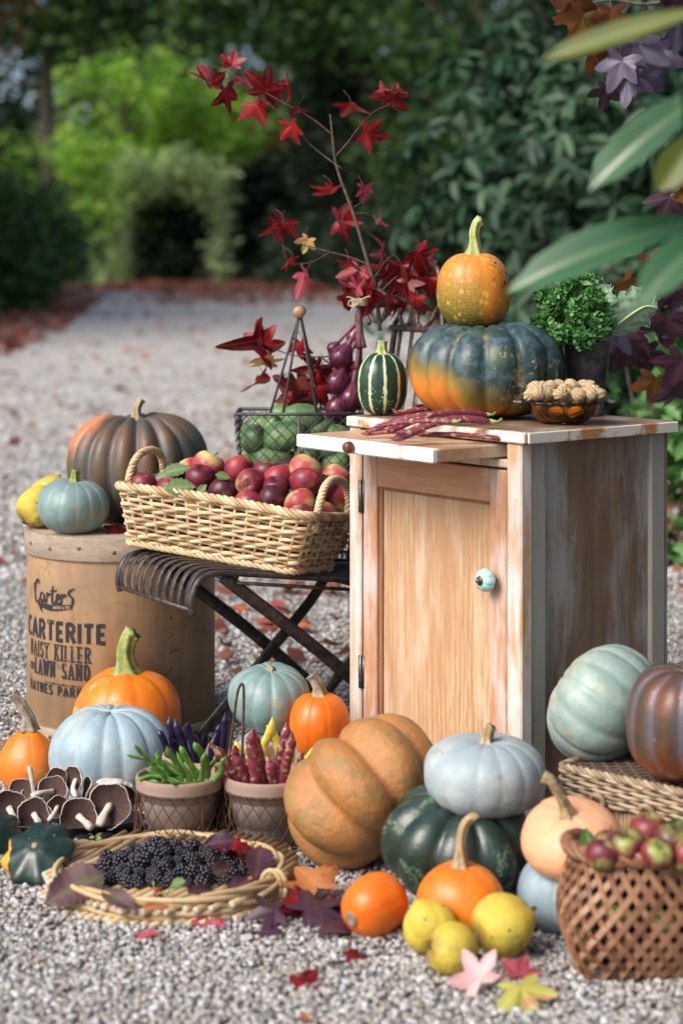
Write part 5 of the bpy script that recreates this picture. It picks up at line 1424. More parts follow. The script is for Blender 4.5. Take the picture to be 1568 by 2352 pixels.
for l0, ss in ((LB + 0.024, 1), (-0.024, -1)):
    path = smooth_path([bpt(l0, 0.022, HB - 0.03), bpt(l0 + 0.003 * ss, 0.022, HB + 0.02), bpt(l0 + 0.002 * ss, 0.042, HB + 0.058), bpt(l0, SB / 2, HB + 0.071), bpt(l0 + 0.002 * ss, SB - 0.042, HB + 0.058), bpt(l0 + 0.003 * ss, SB - 0.022, HB + 0.02), bpt(l0, SB - 0.022, HB - 0.03)], 12)
    g = G()
    for v, f in rope(path, 4, 0.0046, 0.0040, 8.5): g.add(v, f, 0, tone=rnd.random())
    g.build('handle', WICKER, bk_t, org=BB)

def yfront(px):
    return 3.69 + (690 - px) / 425 * 0.18 if px < 690 else 3.69 + (px - 690) / 111 * 0.15
GRP = 'red apples in the pale wicker basket'
AP = [  # px, py, kind, depth behind the front wall, axis of the stalk end, label
    (331, 1117, 'red', 0.040, (0.2, 0.3, 1), 'red apple at the left end of the wicker basket'),
    (372, 1112, 'purple', 0.075, (-0.2, 0.2, 1), 'dark apple behind the leaf in the left of the wicker basket'),
    (392, 1128, 'red', 0.028, (0.3, 0.1, 1), 'red apple half under the round green leaf'),
    (408, 1102, 'purple', 0.095, (0.1, 0.4, 1), 'purple apple right behind the round green leaf'),
    (437, 1080, 'pale', 0.12, (-0.4, 0.3, 1), 'small pale red apple at the back left of the heap'),
    (460, 1099, 'purple', 0.07, (0.2, -0.3, 1), 'plum red apple right of the green leaf'),
    (478, 1072, 'pale', 0.115, (0.5, 0.1, 0.9), 'streaky pink apple topmost on the left of the heap'),
    (512, 1133, 'purple', 0.035, (0.1, 0.9, 0.5), 'dark purple apple with its pale calyx end down front'),
    (549, 1079, 'red', 0.11, (0, 0.5, 1), 'plain crimson apple at the back middle of the heap'),
    (575, 1112, 'red', 0.055, (0.1, 0.95, -0.1), 'red apple turned with its dimpled calyx to the viewer'),
    (612, 1086, 'purple', 0.12, (0.1, 0.1, 1), 'dusky apple with stalk up, behind the middle of the heap'),
    (640, 1103, 'red', 0.09, (-0.3, 0.4, 1), 'bright red apple behind the scabby one'),
    (634, 1122, 'purple', 0.058, (0, -0.4, 1), 'scabby dark apple above the small purple one'),
    (626, 1146, 'purple', 0.026, (-0.1, 0.9, 0.35), 'small purple apple at the front rim, calyx forward'),
    (700, 1082, 'pale', 0.105, (0.5, 0.2, 0.8), 'topmost yellow flushed apple on the right of the heap'),
    (703, 1107, 'red', 0.065, (0.1, 0.3, 1), 'large rosy apple near the right end of the heap'),
    (690, 1157, 'pale', 0.030, (-0.5, 0.3, 0.7), 'green and red apple low at the front right rim'),
    (771, 1100, 'pale', 0.075, (0.6, 0.3, 0.8), 'yellow cheeked apple half hidden by the cabinet'),
    (770, 1147, 'red', 0.028, (0.3, 0.4, 0.8), 'red apple beside the right basket handle'),
    (572, 1160, 'red', 0.030, (0.2, 0.4, 0.9), 'red apple sunk behind the rim at the middle'),
    (692, 1186, 'red', 0.016, (-0.2, 0.4, 0.9), 'low red apple just showing above the right rim'),
    (736, 1184, 'pale', 0.020, (0.2, 0.4, 0.9), 'low pale apple just showing above the right rim'),
    (665, 1090, 'purple', 0.13, (0.2, 0.4, 0.9), 'dark apple sliver between two rosy ones at the back'),
    (740, 1124, 'red', 0.06, (0.2, 0.4, 0.9), 'deep red apple between the rosy and the yellow cheeked one')]
for px, py, kind, s, ax, lab in AP:
    Y = yfront(px) + 0.02 + s
    rr = 0.0305 if 'small' not in lab else 0.0265
    if 'large' in lab or 'topmost' in lab: rr = 0.0335
    apple(kind, P(px, py, Y), rr, ax, lab, GRP)
for i in range(5):
    for j in range(2):
        apple(rnd.choice(['red', 'purple', 'pale']), bpt(0.045 + 0.068 * i, 0.048 + 0.072 * j, 0.036), 0.031, (rnd.uniform(-1, 1), rnd.uniform(-1, 1), 0.6), 'apple in the bottom layer seen through the pale wicker', GRP)

# ------------------------------------------------------------------ leaves with a blade
def blade_leaf(base, tip, width, nrm, fold=0.15, curl=0.1, teeth=0, nt=14, ns=3, shape=(0.0, 0.62, 0.95, 1.0, 0.9, 0.66, 0.0), wave=0.0, seed=0):
    r = random.Random(seed)
    base, tip = Vector(base), Vector(tip)
    d = tip - base; L = d.length; d.normalize()
    n = Vector(nrm); n = (n - d * n.dot(d)).normalized(); w = d.cross(n)
    ts = np.linspace(0, 1, nt)
    wid = np.interp(ts, np.linspace(0, 1, len(shape)), shape)
    V, tn = [], []; global _vein; _vein = []
    ph = r.uniform(0, 6)
    for i, t in enumerate(ts):
        for s in np.linspace(-1, 1, 2 * ns + 1):
            ww = wid[i] * width / 2 * (1 + (0.10 * (1 if i % 2 else -1) if teeth and abs(s) == 1 and 0 < i < nt - 1 else 0))
            z = fold * width * abs(s) * wid[i] - curl * L * t * t + wave * width * math.sin(t * 9 + ph + 2 * s) * abs(s)
            p = base + d * (L * t) + w * (s * ww) + n * z
            V.append(p); tn.append(0.5 + 0.3 * (1 - abs(s)) - 0.2 * t); _vein.append(1.0 if s == 0 else (0.55 if teeth and i % 3 == 0 else 0.0))
    m = 2 * ns + 1
    idx = np.arange(nt * m).reshape(nt, m)
    q = np.stack([idx[:-1, :-1], idx[:-1, 1:], idx[1:, 1:], idx[1:, :-1]], -1).reshape(-1, 4)
    return npv(V), q, np.array(tn)
def single_leaf(name, label, cat, group, mat, base, tip, width, nrm, **kw):
    V, q, tn = blade_leaf(base, tip, width, nrm, **kw)
    o = G().add(V, q, 0, tone=tn, vein=np.array(_vein)).build(name, mat, None, org=base, loc=base)
    return tag(o, label, cat, group)
for (x0, y0, x1, y1, wpx, s, lab) in [(378, 1122, 450, 1116, 46, 0.0, 'round grey green leaf lying over the front rim of the wicker basket'), (372, 1088, 438, 1072, 36, 0.10, 'dark green leaf behind the left handle of the wicker basket'),
                                (300, 1120, 372, 1130, 22, 0.0, 'narrow green leaf on the left front rim of the wicker basket'), (358, 1100, 392, 1088, 26, 0.09, 'small green leaf at the back left of the wicker basket'),
                                (494, 1090, 530, 1098, 24, 0.07, 'green leaf tucked between two apples mid heap'), (452, 1138, 474, 1112, 22, 0.02, 'small bright leaf under the plum red apple')]:
    Y = yfront(x0) + s - 0.034
    single_leaf('apple_leaf', lab, 'leaf', 'green leaves among the basket apples', APPLE_LEAF, P(x0, y0, Y), P(x1, y1, Y - 0.004), wpx * Y / F, (0.1, -0.75, 0.65), fold=0.1, curl=0.06, teeth=1, shape=(0.0, 0.7, 1.0, 1.0, 0.85, 0.5, 0.0), seed=x0)

# ------------------------------------------------------------------ wire basket of green fruit
WB = Vector((-0.0865, 4.025, 0.374))
wt = thing('wire_basket', 'tall wire mesh basket with wooden grip holding green fruit', 'basket', WB)
wx0, wx1, wy0, wy1, wz = -0.213 - WB.x, 0.042 - WB.x, 3.96 - WB.y, 4.10 - WB.y, 0.671 - WB.z
tap = 0.80
def wpt(u, v, z):      # u,v in 0..1 over the plan, tapering downwards
    k = tap + (1 - tap) * z / wz
    return Vector(((wx0 + wx1) / 2 + (u - 0.5) * (wx1 - wx0) * k, (wy0 + wy1) / 2 + (v - 0.5) * (wy1 - wy0) * k, z))
g = G()
for z, r in ((wz, 0.0036), (0.0, 0.003)):
    c = [wpt(0, 0, z), wpt(1, 0, z), wpt(1, 1, z), wpt(0, 1, z)]
    for i in range(4): g.add(*tube([c[i], c[(i + 1) % 4]], r, 8))
for u, v in ((0, 0), (1, 0), (1, 1), (0, 1)):
    g.add(*tube([wpt(u, v, 0), wpt(u, v, wz)], 0.0036, 8))
    for q in rope([wpt(u, v, wz * t) for t in np.linspace(0, 1, 40)], 2, 0.0045, 0.0016, 9): g.add(*q)
g.add(*tube([wpt(0.5, 0, 0), wpt(0.5, 0, wz)], 0.003, 6)); g.add(*tube([wpt(0.5, 1, 0), wpt(0.5, 1, wz)], 0.003, 6))
g.build('frame', GREY_WIRE, wt)
g = G()
def netting(fn, nu, nv, r):
    """diamond netting over fn(u, v) -> point"""
    for k in range(-nv, nu):
        for s in (1, -1):
            pts = []
            for j in range(nv + 1):
                u = (k + j) / nu if s > 0 else 1 - (k + j) / nu
                if -1e-6 <= u <= 1 + 1e-6: pts.append(fn(u, j / nv))
            if len(pts) > 1: g.add(*tube(pts, r, 4, cap=False))
netting(lambda u, v: wpt(u, 0, v * wz), 10, 11, 0.0009); netting(lambda u, v: wpt(u, 1, v * wz), 10, 11, 0.0009)
netting(lambda u, v: wpt(0, u, v * wz), 5, 11, 0.0009); netting(lambda u, v: wpt(1, u, v * wz), 5, 11, 0.0009); netting(lambda u, v: wpt(u, v, 0.0), 10, 5, 0.0009)
g.build('mesh', GREY_WIRE, wt)
g = G()
apex = P(688, 716, 4.03) - WB
for px, py, Y in ((620, 945, 3.96), (650, 951, 3.96), (728, 951, 3.96), (738, 940, 4.10)):
    b = P(px, py, Y) - WB; b.z = wz
    g.add(*tube([b, b.lerp(apex, 0.9) , apex + Vector(((b.x - apex.x) * 0.03, 0, 0.0))], 0.0026, 8))
g.build('bail', GREY_WIRE, wt)
g = G(); g.add(*tube([(apex.x, apex.y - 0.05, apex.z), (apex.x, apex.y - 0.047, apex.z), (apex.x, apex.y + 0.05, apex.z)], [0.011, 0.0125, 0.0125], 16)); g.build('grip', WOOD_GRIP, wt)
def green_fruit(center, rl, rs, d, label, seed):
    V, q, at = gourd_mesh(rs, 2 * rl, 0, 0, 0.03, 2.0, 0.10, 32, 20, 1, 0.02, seed, 0.03)
    V = xf(V - np.array([0, 0, rl]), rot_to(d))
    o = G().add(V, q, 0, **at).build('green_fruit', FRUIT_GREEN, None, loc=center)
    tag(o, label, 'fruit', 'green fruit in the wire basket')
GF = [(693, 963, 4.03, 52, 36, (1, 0.1, 0.15), 'topmost green fruit standing above the wire basket rim'), (645, 955, 4.06, 34, 28, (0.3, 1, 0.2), 'green fruit behind the topmost one'),
      (590, 985, 4.045, 42, 28, (0.8, -0.3, 0.5), 'green fruit at the back left of the wire basket'), (618, 985, 4.02, 40, 24, (0.5, -0.4, 0.7), 'slim green fruit leaning at the left centre'),
      (582, 1008, 4.0, 36, 33, (0.4, -0.5, 0.6), 'round dark green fruit in the left front corner'), (652, 1002, 3.995, 58, 36, (1, -0.1, 0.25), 'largest green fruit lying across the front mesh'),
      (733, 985, 4.04, 40, 28, (0.5, 0.5, 0.2), 'green fruit right of the centre wire'), (770, 1000, 4.04, 40, 26, (0.8, 0.3, 0), 'green fruit near the cabinet corner'),
      (625, 1052, 4.0, 52, 34, (1, 0.1, 0.1), 'long green fruit low in the front left'), (704, 1048, 4.0, 42, 34, (0.2, -0.6, 0.7), 'upright green fruit low behind the apples'),
      (755, 1028, 4.01, 48, 30, (1, 0.2, -0.1), 'dark green fruit below the pull out board'), (575, 1040, 4.03, 30, 26, (0.3, 0.5, 1), 'small green fruit against the left mesh'),
      (768, 1068, 4.01, 44, 34, (0.7, -0.3, 0.3), 'green fruit low beside the cabinet'), (670, 1080, 4.05, 44, 34, (0.5, 0.5, 0.3), 'green fruit in the lowest visible row')]
for i, (px, py, Y, a, b, d, lab) in enumerate(GF):
    green_fruit(P(px, py, Y), a * Y / F, b * Y / F, d, lab, i)
for i in range(3):
    for j in range(2):
        for k in range(2):
            green_fruit(WB + Vector((-0.065 + 0.065 * i, -0.026 + 0.05 * j, 0.035 + 0.055 * k)), 0.036, 0.028, (1, rnd.uniform(-1, 1), rnd.uniform(-0.3, 0.3)), 'green fruit buried in the lower half of the wire basket', i * 7 + j + k * 3)

# ------------------------------------------------------------------ open weave basket of crab apples
OB = Vector((PX(1478, 2.74), 2.725, 0.004))
ot = thing('cane_basket', 'brown open weave cane basket of crab apples on the gravel', 'basket', OB)
OH = 0.166
def obpt(u, v, off=0.0):
    """u 0..1 round, v 0..1 up: square base, round mouth"""
    a = u * 2 * PI
    ca, sa = math.cos(a), math.sin(a)
    sq = 1 / max(abs(ca), abs(sa))
    k = min(1, v * 1.25)
    sup = (1 - k) * min(sq, 1.30) + k * 1.0
    rad = 0.104 + 0.020 * math.sin(PI * min(1, v * 1.05 + 0.05)) ** 1.0 + 0.002 * v
    rr = rad * sup * (1 - 0.10 * (1 - v) ** 3) + off
    foot = 0.010 * (1 - v) ** 2 * (1 - min(1, (sq - 1) / 0.35))
    back = 0.016 * max(0.0, sa) * v ** 2              # the far rim sits a little lower
    return Vector((rr * ca, rr * sa * 0.82, OH * v + foot - back))
g = G()
nb, turns = 34, 0.22
for s in (1, -1):
    for k in range(nb):
        n = 40
        cl, wd = [], []
        for j in range(n):
            v = j / (n - 1)
            u = k / nb + s * turns * v * 0.72
            ph = (k + (0.5 if s < 0 else 0)) / 1 + 0
            off = 0.0012 * (math.sin((u * nb * 2 + s * v * 0) * PI / 1.0 + v * 16 * PI * 0.5) * s)
            cl.append(obpt(u, v, off)); 
        cl = npv(cl)
        T = np.gradient(cl, axis=0); T /= np.linalg.norm(T, axis=1)[:, None]
        N = cl.copy(); N[:, 2] = 0; N /= np.linalg.norm(N, axis=1)[:, None]
        Wd = np.cross(T, N); Wd /= np.linalg.norm(Wd, axis=1)[:, None]
        N = np.cross(Wd, T)
        hw, th = 0.0043, 0.0007
        Vv = np.stack([cl + Wd * hw + N * th, cl - Wd * hw + N * th, cl - Wd * hw - N * th, cl + Wd * hw - N * th], 1).reshape(-1, 3)
        idx = np.arange(n * 4).reshape(n, 4)
        q = np.stack([idx[:-1], np.roll(idx[:-1], -1, 1), np.roll(idx[1:], -1, 1), idx[1:]], -1).reshape(-1, 4)
        g.add(Vv, q, 0, tone=rnd.random())
g.build('woven_side', BROWN_CANE, ot, smooth=False)
g = G()
rim = [obpt(u, 1.0, 0.001) + Vector((0, 0, 0.002 + 0.002 * math.sin(u * 6 * PI))) for u in np.linspace(0, 1, 120, endpoint=False)]
g.add(*tube(rim, 0.0105, 10, closed=True, flat=(0.75, 1.0), up=(0, 0, 1)), 0, tone=0.4)
for v, f in rope(rim, 3, 0.0085, 0.0046, 9, True): g.add(v, f, 0, tone=rnd.random())
g.build('rim', BROWN_CANE, ot)
g = G()
for k in range(9):
    t = -0.09 + 0.18 * k / 8
    g.add(*box(-0.098, 0.098, t * 0.8 - 0.006, t * 0.8 + 0.006, 0.004 + 0.001 * (k % 2), 0.0055 + 0.001 * (k % 2)), 0, tone=rnd.random())
g.build('base', BROWN_CANE, ot, smooth=False)
GRP = 'crab apples in the brown cane basket'
for px, py, Y, r, ax, kind, lab in [(1403, 1943, 2.72, 0.024, (-0.1, 0.1, 1), 'crab', 'crab apple beside the curled leaf in the cane basket'), (1437, 1947, 2.66, 0.0245, (0.05, -0.35, 1), 'crab', 'green cheeked crab apple with stalk facing the viewer'),
                                    (1488, 1912, 2.75, 0.0255, (0, -0.1, 1), 'crab', 'topmost dark crab apple with an upright stalk'), (1545, 1935, 2.66, 0.0235, (0.4, -0.2, 1), 'crab', 'half green crab apple at the right edge of the photo'),
                                    (1508, 1962, 2.63, 0.020, (0.3, -0.5, 0.8), 'crab', 'small dull crab apple at the front rim'), (1352, 1962, 2.70, 0.020, (-0.4, 0.3, 0.8), 'crab', 'small dark crab apple below the curled leaf'),
                                    (1383, 1966, 2.655, 0.021, (0.3, 0.5, 0.8), 'crab', 'purple crab apple low at the front left rim'), (1464, 1955, 2.70, 0.022, (0.3, 0.5, 0.8), 'crab', 'dull red crab apple behind the green cheeked one'),
                                    (1580, 1968, 2.64, 0.022, (0.3, 0.5, 0.8), 'crab', 'crab apple cut by the right edge beside the front rim')]:
    apple(kind, P(px, py, Y), r * 1.13, ax, lab, GRP)
for k in range(40):
    a = k * 2.399; lay = k // 14
    rad = 0.098 * math.sqrt(((k % 14) + 0.5) / 14)
    z = 0.030 + 0.043 * lay
    apple('crab', OB + Vector((rad * math.cos(a), rad * 0.8 * math.sin(a), z)), 0.0225, (rnd.uniform(-1, 1), rnd.uniform(-1, 1), 0.8), 'crab apple inside the cane basket, seen through its weave', GRP)
single_leaf('crab_leaf', 'curled grey green leaf on the left of the crab apples', 'leaf', 'leaves among the crab apples', APPLE_LEAF, P(1362, 1968, 2.68), P(1348, 1900, 2.69), 0.026, (-0.5, -0.8, 0.2), fold=0.3, curl=-0.15, shape=(0, 0.8, 1, 1, 0.9, 0.6, 0.1))
single_leaf('crab_leaf', 'dark green leaf behind the crab apples at the right', 'leaf', 'leaves among the crab apples', APPLE_LEAF, P(1520, 1940, 2.74), P(1562, 1880, 2.74), 0.03, (0.2, -0.8, 0.4), fold=0.15, curl=0.1)

# ------------------------------------------------------------------ the flat wicker hamper
HA = Vector((PX(1288, 3.10), 3.10, 0.004))
hx, hy = Vector((0.74, -0.67, 0)), Vector((0.67, 0.74, 0))
HRZ = math.atan2(hx.y, hx.x)
ht = thing('hamper', 'low lidded wicker hamper with cane loops carrying two pumpkins', 'hamper', HA, HRZ)
HW, HD, HH = 0.42, 0.30, 0.176
def reed_wall(): 
    t = NT('flat_reed_wall')
    w = t.n('ShaderNodeTexWave', wave_type='BANDS', bands_direction='X'); t.l(t.co(), w.inputs[0]); w.inputs['Scale'].default_value = 42; w.inputs['Distortion'].default_value = 0.6
    c = t.mix(t.noise(30, 4, 0.6, vec=t.co((3, 3, 0.3))), (0.34, 0.215, 0.12), (0.47, 0.34, 0.21))
    c = t.mix(t.step(w.outputs['Fac'], 0.15, 0.02), c, (0.13, 0.075, 0.04))
    t.bump(w.outputs['Fac'], 0.5, 0.002)
    return t.fin(c, 0.5, 0.35)
g = G(); g.add(*box(0.006, HW, 0.006, HD, 0.0, HH - 0.048, bev=0.004)); g.build('body', reed_wall(), ht, smooth=False)
g = G()
for i in range(7):     # lid rim: rows of cane in pairs over stakes
    z = HH - 0.044 + 0.0066 * i
    base = resample(perimeter(-0.003, HW + 0.004, -0.003, HD + 0.004, 0.012, 0.006), 240)
    T = np.roll(base, -1, 0) - np.roll(base, 1, 0); nr = np.stack([T[:, 1], -T[:, 0]], 1); nr /= np.linalg.norm(nr, axis=1)[:, None]
    k = np.arange(240); off = 0.0028 * np.sin(k / 4 * PI + (PI if i % 2 else 0))
    g.add(*tube(np.column_stack([base + nr * off[:, None], z + 0.0012 * np.cos(k / 4 * PI + i * PI)]), 0.0036, 6, closed=True), 0, tone=0.5 + 0.5 * math.sin(i * 2.3))
for v, f in rope(np.column_stack([resample(perimeter(-0.002, HW + 0.003, -0.002, HD + 0.003, 0.012, 0.006), 240), np.full(240, HH + 0.001)]), 3, 0.0038, 0.0036, 40, True): g.add(v, f, 0, tone=rnd.random())
lid = g.build('lid', HAMPER_CANE, ht)
def lid_top():
    t = NT('dark_woven_lid')
    b = t.n('ShaderNodeTexBrick'); t.l(t.co(), b.inputs[0]); b.inputs['Scale'].default_value = 40
    for k, v in (('Color1', (0.10, 0.062, 0.042, 1)), ('Color2', (0.17, 0.11, 0.075, 1)), ('Mortar', (0.03, 0.02, 0.015, 1))): b.inputs[k].default_value = v
    b.inputs['Mortar Size'].default_value = 0.04
    t.bump(b.outputs['Fac'], -0.8, 0.004)
    return t.fin(b.outputs['Color'], 0.6, 0.3)
g = G()
n1, n2 = 60, 22
for j in range(n2):    # woven top: strips rising and dipping
    y = 0.008 + (HD - 0.016) * j / (n2 - 1)
    pts = [(0.004 + (HW - 0.008) * i / n1, y, HH - 0.001 + 0.0016 * math.sin(i * PI / 2 + (PI if j % 2 else 0))) for i in range(n1 + 1)]
    g.add(*tube(pts, 0.0058, 6, flat=(1.0, 0.35), up=(0, 0, 1)), 0, tone=rnd.random() * 0.5)
g.add(*box(0.004, HW - 0.004, 0.004, HD - 0.004, HH - 0.009, HH - 0.005), 0, tone=0.0)
g.build('lid_top', _cane('dark_lid_cane', [(0.07, 0.045, 0.03), (0.12, 0.08, 0.055), (0.16, 0.11, 0.08)], 0.6), lid)
for x, dy, dz in ((0.080, 0.0, -0.070), (0.170, -0.03, -0.085), (0.300, -0.01, -0.075)):
    g = G()
    pts = [(x - 0.008, -0.006, HH - 0.050), (x - 0.010, -0.016, HH - 0.034), (x, -0.020, HH - 0.026), (x + 0.010, -0.016, HH - 0.034), (x + 0.006, -0.014, HH - 0.055), (x, -0.012 + dy * 0.3, HH + dz), (x - 0.008 + dy, -0.008, HH + dz - 0.012)]
    g.add(*tube(smooth_path(pts, 6), 0.0046, 8), 0, tone=0.3)
    for v, f in rope(smooth_path(pts[3:], 8), 1, 0.002, 0.0042, 6): g.add(v, f, 0, tone=0.7)
    g.build('loop', HAMPER_CANE, ht)
# ------------------------------------------------------------------ pods
def pod(p0, p1, r, bend=(0, 0, 0), flat=0.6, beans=6, mat=None, name='bean', label='', group='', curl=0.0, upv=None, tail=True):
    p0, p1 = Vector(p0), Vector(p1); b = Vector(bend)
    pts = [p0, p0.lerp(p1, 0.3) + b * 0.8, p0.lerp(p1, 0.65) + b, p1]
    if tail: pts.append(p1 + (p1 - p0).normalized() * r * 2.0 + Vector((rnd.uniform(-1, 1), rnd.uniform(-1, 1), rnd.uniform(-0.4, 1))) * r * 1.1)
    path = smooth_path(pts, 9); n = len(path)
    t = np.linspace(0, 1, n)
    prof = np.minimum(1, np.minimum(t / 0.10 + 0.30, (1 - t) / 0.22 + 0.06)) * (1 + 0.045 * np.cos(beans * 2 * PI * t))
    up = upv or ((0.2, -0.3, 1) if abs((p1 - p0).normalized().z) < 0.8 else (0.3, -1, 0.2))
    V, f = tube(path, r * prof, 10, flat=(1.0, flat), up=up)
    o = G().add(V, f).build(name, mat, None, org=p0, loc=p0)
    tag(o, label, 'bean', group)
    d = (p0 - Vector(path[2])).normalized()
    s = G(); s.add(*tube([Vector(path[0]) - d * r * 0.4, Vector(path[0]) + d * r * 1.2, Vector(path[0]) + d * r * 2.0 + Vector((0, 0, r * 0.6))], [r * 0.55, r * 0.28, r * 0.34], 6))
    s.build('stem', POD_STEM, o, org=p0)
    return o
# speckled pods on the cabinet
ztop, zbrd = CAB_Z, 0.6685
GRP = 'speckled pods on the cabinet'
for i, (a, za, b, zb, r, bend, lab) in enumerate([
        ((1138, 925), ztop + .010, (965, 934), ztop + .010, 0.0072, (0, 0, 0.004), 'rearmost speckled pod on the cabinet, nearest the big pumpkin'),
        ((1108, 940), ztop + .010, (918, 948), ztop + .010, 0.0070, (0, 0, 0.006), 'greenish speckled pod second from the back of the pile'),
        ((1060, 953), ztop + .018, (850, 990), zbrd + .013, 0.0078, (0, 0, 0.012), 'long purple pod reaching down to the pull out board'),
        ((1120, 952), ztop + .018, (905, 985), zbrd + .024, 0.0078, (0, 0, 0.014), 'mottled pink pod lying across the cabinet edge'),
        ((1128, 968), ztop + .013, (925, 1002), zbrd + .016, 0.0098, (0, 0, 0.014), 'fattest bright pink pod at the front of the pile'),
        ((985, 996), zbrd + .010, (848, 995), zbrd + .009, 0.0072, (0, -0.004, 0.004), 'small red pod lying on the pull out board at left'),
        ((1185, 1012), zbrd + .006, (975, 998), zbrd + .016, 0.0066, (0, -0.004, 0.004), 'thin pale pod hanging along the front cabinet edge'),
        ((1042, 968), ztop + .024, (872, 978), zbrd + .034, 0.0066, (0, 0, 0.004), 'dark speckled pod lying on top of the pile')]):
    pod(onz(*a, za), onz(*b, zb), r, bend, 0.62, 6, BORLOTTI, 'speckled_pod', lab, GRP)

# ------------------------------------------------------------------ terracotta pots in a wire carrier
pots = [('front left', 412, 3.27, 0.0715, 'terracotta pot of green beans in the wire carrier'), ('front right', 613, 3.27, 0.0715, 'terracotta pot of speckled pods in the wire carrier'),
        ('back left', 468, 3.405, 0.070, 'terracotta pot of purple beans behind the green ones'), ('back right', 662, 3.405, 0.070, 'terracotta pot of yellow beans behind the speckled pods')]
PZ = 0.120
pot_me = G()
v, f = lathe([(0.0001, 0.003), (0.043, 0.002), (0.046, 0.006), (0.0645, 0.094), (0.0665, 0.0945), (0.0705, 0.0955), (0.0718, 0.099), (0.0722, 0.114), (0.0705, 0.1185), (0.068, 0.1188), (0.0655, 0.116), (0.0635, 0.094), (0.056, 0.040), (0.0001, 0.038)], 64,
            lambda a, r, z: (r * (1 + 0.006 * np.sin(2 * a + z * 20)), np.full(len(a), z)))
pot_me.add(v, f, 0, hgt=v[:, 2] / 0.119)
pm = pot_me.mesh('pot', TERRA)
for nm, px, Y, r, lab in pots:
    o = bpy.data.objects.new('terracotta_pot', pm); col.objects.link(o)
    o.location = (PX(px, Y), Y, 0.006); o.rotation_euler = (0, 0, px); o.scale = (1, 1, 1)
    tag(o, lab, 'pot', 'terracotta pots in the wire carrier')
wc = thing('wire_carrier', 'rusty wire carrier with diamond mesh sleeves round the four pots', 'carrier', (PX(540, 3.33), 3.33, 0.004))
WO = (PX(540, 3.33), 3.33, 0.0)
for nm, px, Y, r, lab in pots:
    cx, cy = PX(px, Y), Y
    g = G()
    def cone(u, v, cx=cx, cy=cy):
        a = u * 2 * PI; rr = 0.0755 - 0.004 * v * 0 ; rr = 0.072 + 0.0035 * (1 - v); return Vector((cx + rr * math.cos(a), cy + rr * math.sin(a), 0.006 + 0.092 * v))
    nu, nv = 22, 6
    for k in range(nu):
        for s in (1, -1):
            g.add(*tube([cone((k + s * j * 0.5) / nu, j / nv) for j in range(nv + 1)], 0.00095, 4, cap=False))
    sl = g.build('mesh_sleeve', RUST, wc, org=WO)
    g = G()
    for v in (0.0, 1.0):
        pth = [cone(u, v) for u in np.linspace(0, 1, 60, endpoint=False)]
        for q in rope(pth, 2, 0.0012, 0.0012, 20, True): g.add(*q)
    for u in (0.1, 0.35, 0.6, 0.85): g.add(*tube([cone(u, 0), cone(u, 1)], 0.0014, 5))
    g.build('ring', RUST, wc, org=WO)
g = G()
hp = [P(528, 1745, 3.34), P(533, 1690, 3.34), P(545, 1600, 3.34), P(556, 1576, 3.34), P(560, 1600, 3.34), P(558, 1690, 3.34), P(556, 1745, 3.34)]
g.add(*tube(smooth_path(hp, 8), 0.0024, 8)); g.build('handle', RUST, wc, org=WO)

# green beans
GRP = 'green beans in the left pot'
gb = [((455, 1790), (412, 1738), 6), ((470, 1795), (420, 1725), 7), ((385, 1790), (318, 1722), 7), ((400, 1795), (362, 1740), 8), ((430, 1800), (380, 1750), 6), ((420, 1798), (322, 1788), 5), ((425, 1802), (350, 1772), 6), ((395, 1770), (305, 1738), 5),
      ((425, 1790), (388, 1728), 7), ((445, 1798), (370, 1765), 6), ((440, 1795), (405, 1752), 6), ((462, 1800), (468, 1742), 6), ((478, 1790), (452, 1716), 8), ((470, 1788), (497, 1742), 7), ((485, 1800), (512, 1748), 6), ((430, 1806), (372, 1800), 6),
      ((405, 1802), (360, 1788), 6), ((450, 1806), (398, 1798), 6), ((415, 1780), (352, 1762), 6)]
glab = ['long green bean leaning out to the left of the green bean pot', 'green bean standing above the pot rim at right', 'green bean lying across the pile of green beans']
for i, (a, b, r) in enumerate(gb):
    Y0 = 3.27 + 0.028 * math.sin(i * 2.1) - 0.012; Y1 = Y0 - 0.02 + 0.015 * math.cos(i * 1.3)
    lab = glab[0] if b[0] < 330 else glab[1] if b[0] > 448 else glab[2]
    o = pod(P(*a, Y0), P(*b, Y1), r * 0.00078, (rnd.uniform(-.007, .007), rnd.uniform(-.004, .004), rnd.uniform(-.002, .009)), 0.62, 7, GREEN_POD, 'green_bean', lab, GRP)
for k in range(8):    # those lying deeper in the pot
    a = k * 0.8; c = Vector((PX(412, 3.27), 3.27, 0.100))
    pod(c + Vector((0.045 * math.cos(a), 0.045 * math.sin(a), 0)), c - Vector((0.040 * math.cos(a), 0.040 * math.sin(a), -0.012)), 0.0050, (0, 0, 0.004), 0.75, 7, GREEN_POD, 'green_bean', glab[2], GRP)
# purple beans
for i, (a, b, r) in enumerate([((398, 1760), (372, 1690), 7), ((425, 1765), (392, 1668), 9), ((440, 1760), (408, 1672), 8), ((455, 1762), (432, 1672), 8), ((460, 1765), (447, 1700), 9), ((480, 1768), (502, 1680), 8), ((500, 1760), (518, 1662), 9), ((505, 1765), (523, 1672), 7),
                              ((430, 1770), (470, 1700), 9), ((470, 1772), (490, 1712), 9), ((415, 1772), (400, 1712), 9)]):
    Y0 = 3.40 + 0.02 * math.sin(i * 1.9)
    pod(P(*a, Y0) - Vector((0, 0, 0.014)), P(*b, Y0 - 0.01), r * 0.00085, (0.002, 0, 0), 0.6, 6, PURPLE_POD, 'purple_bean', 'dark purple bean standing up behind the green bean pot' if i < 8 else 'dark purple bean sunk low in its pot', 'purple beans in their pot')
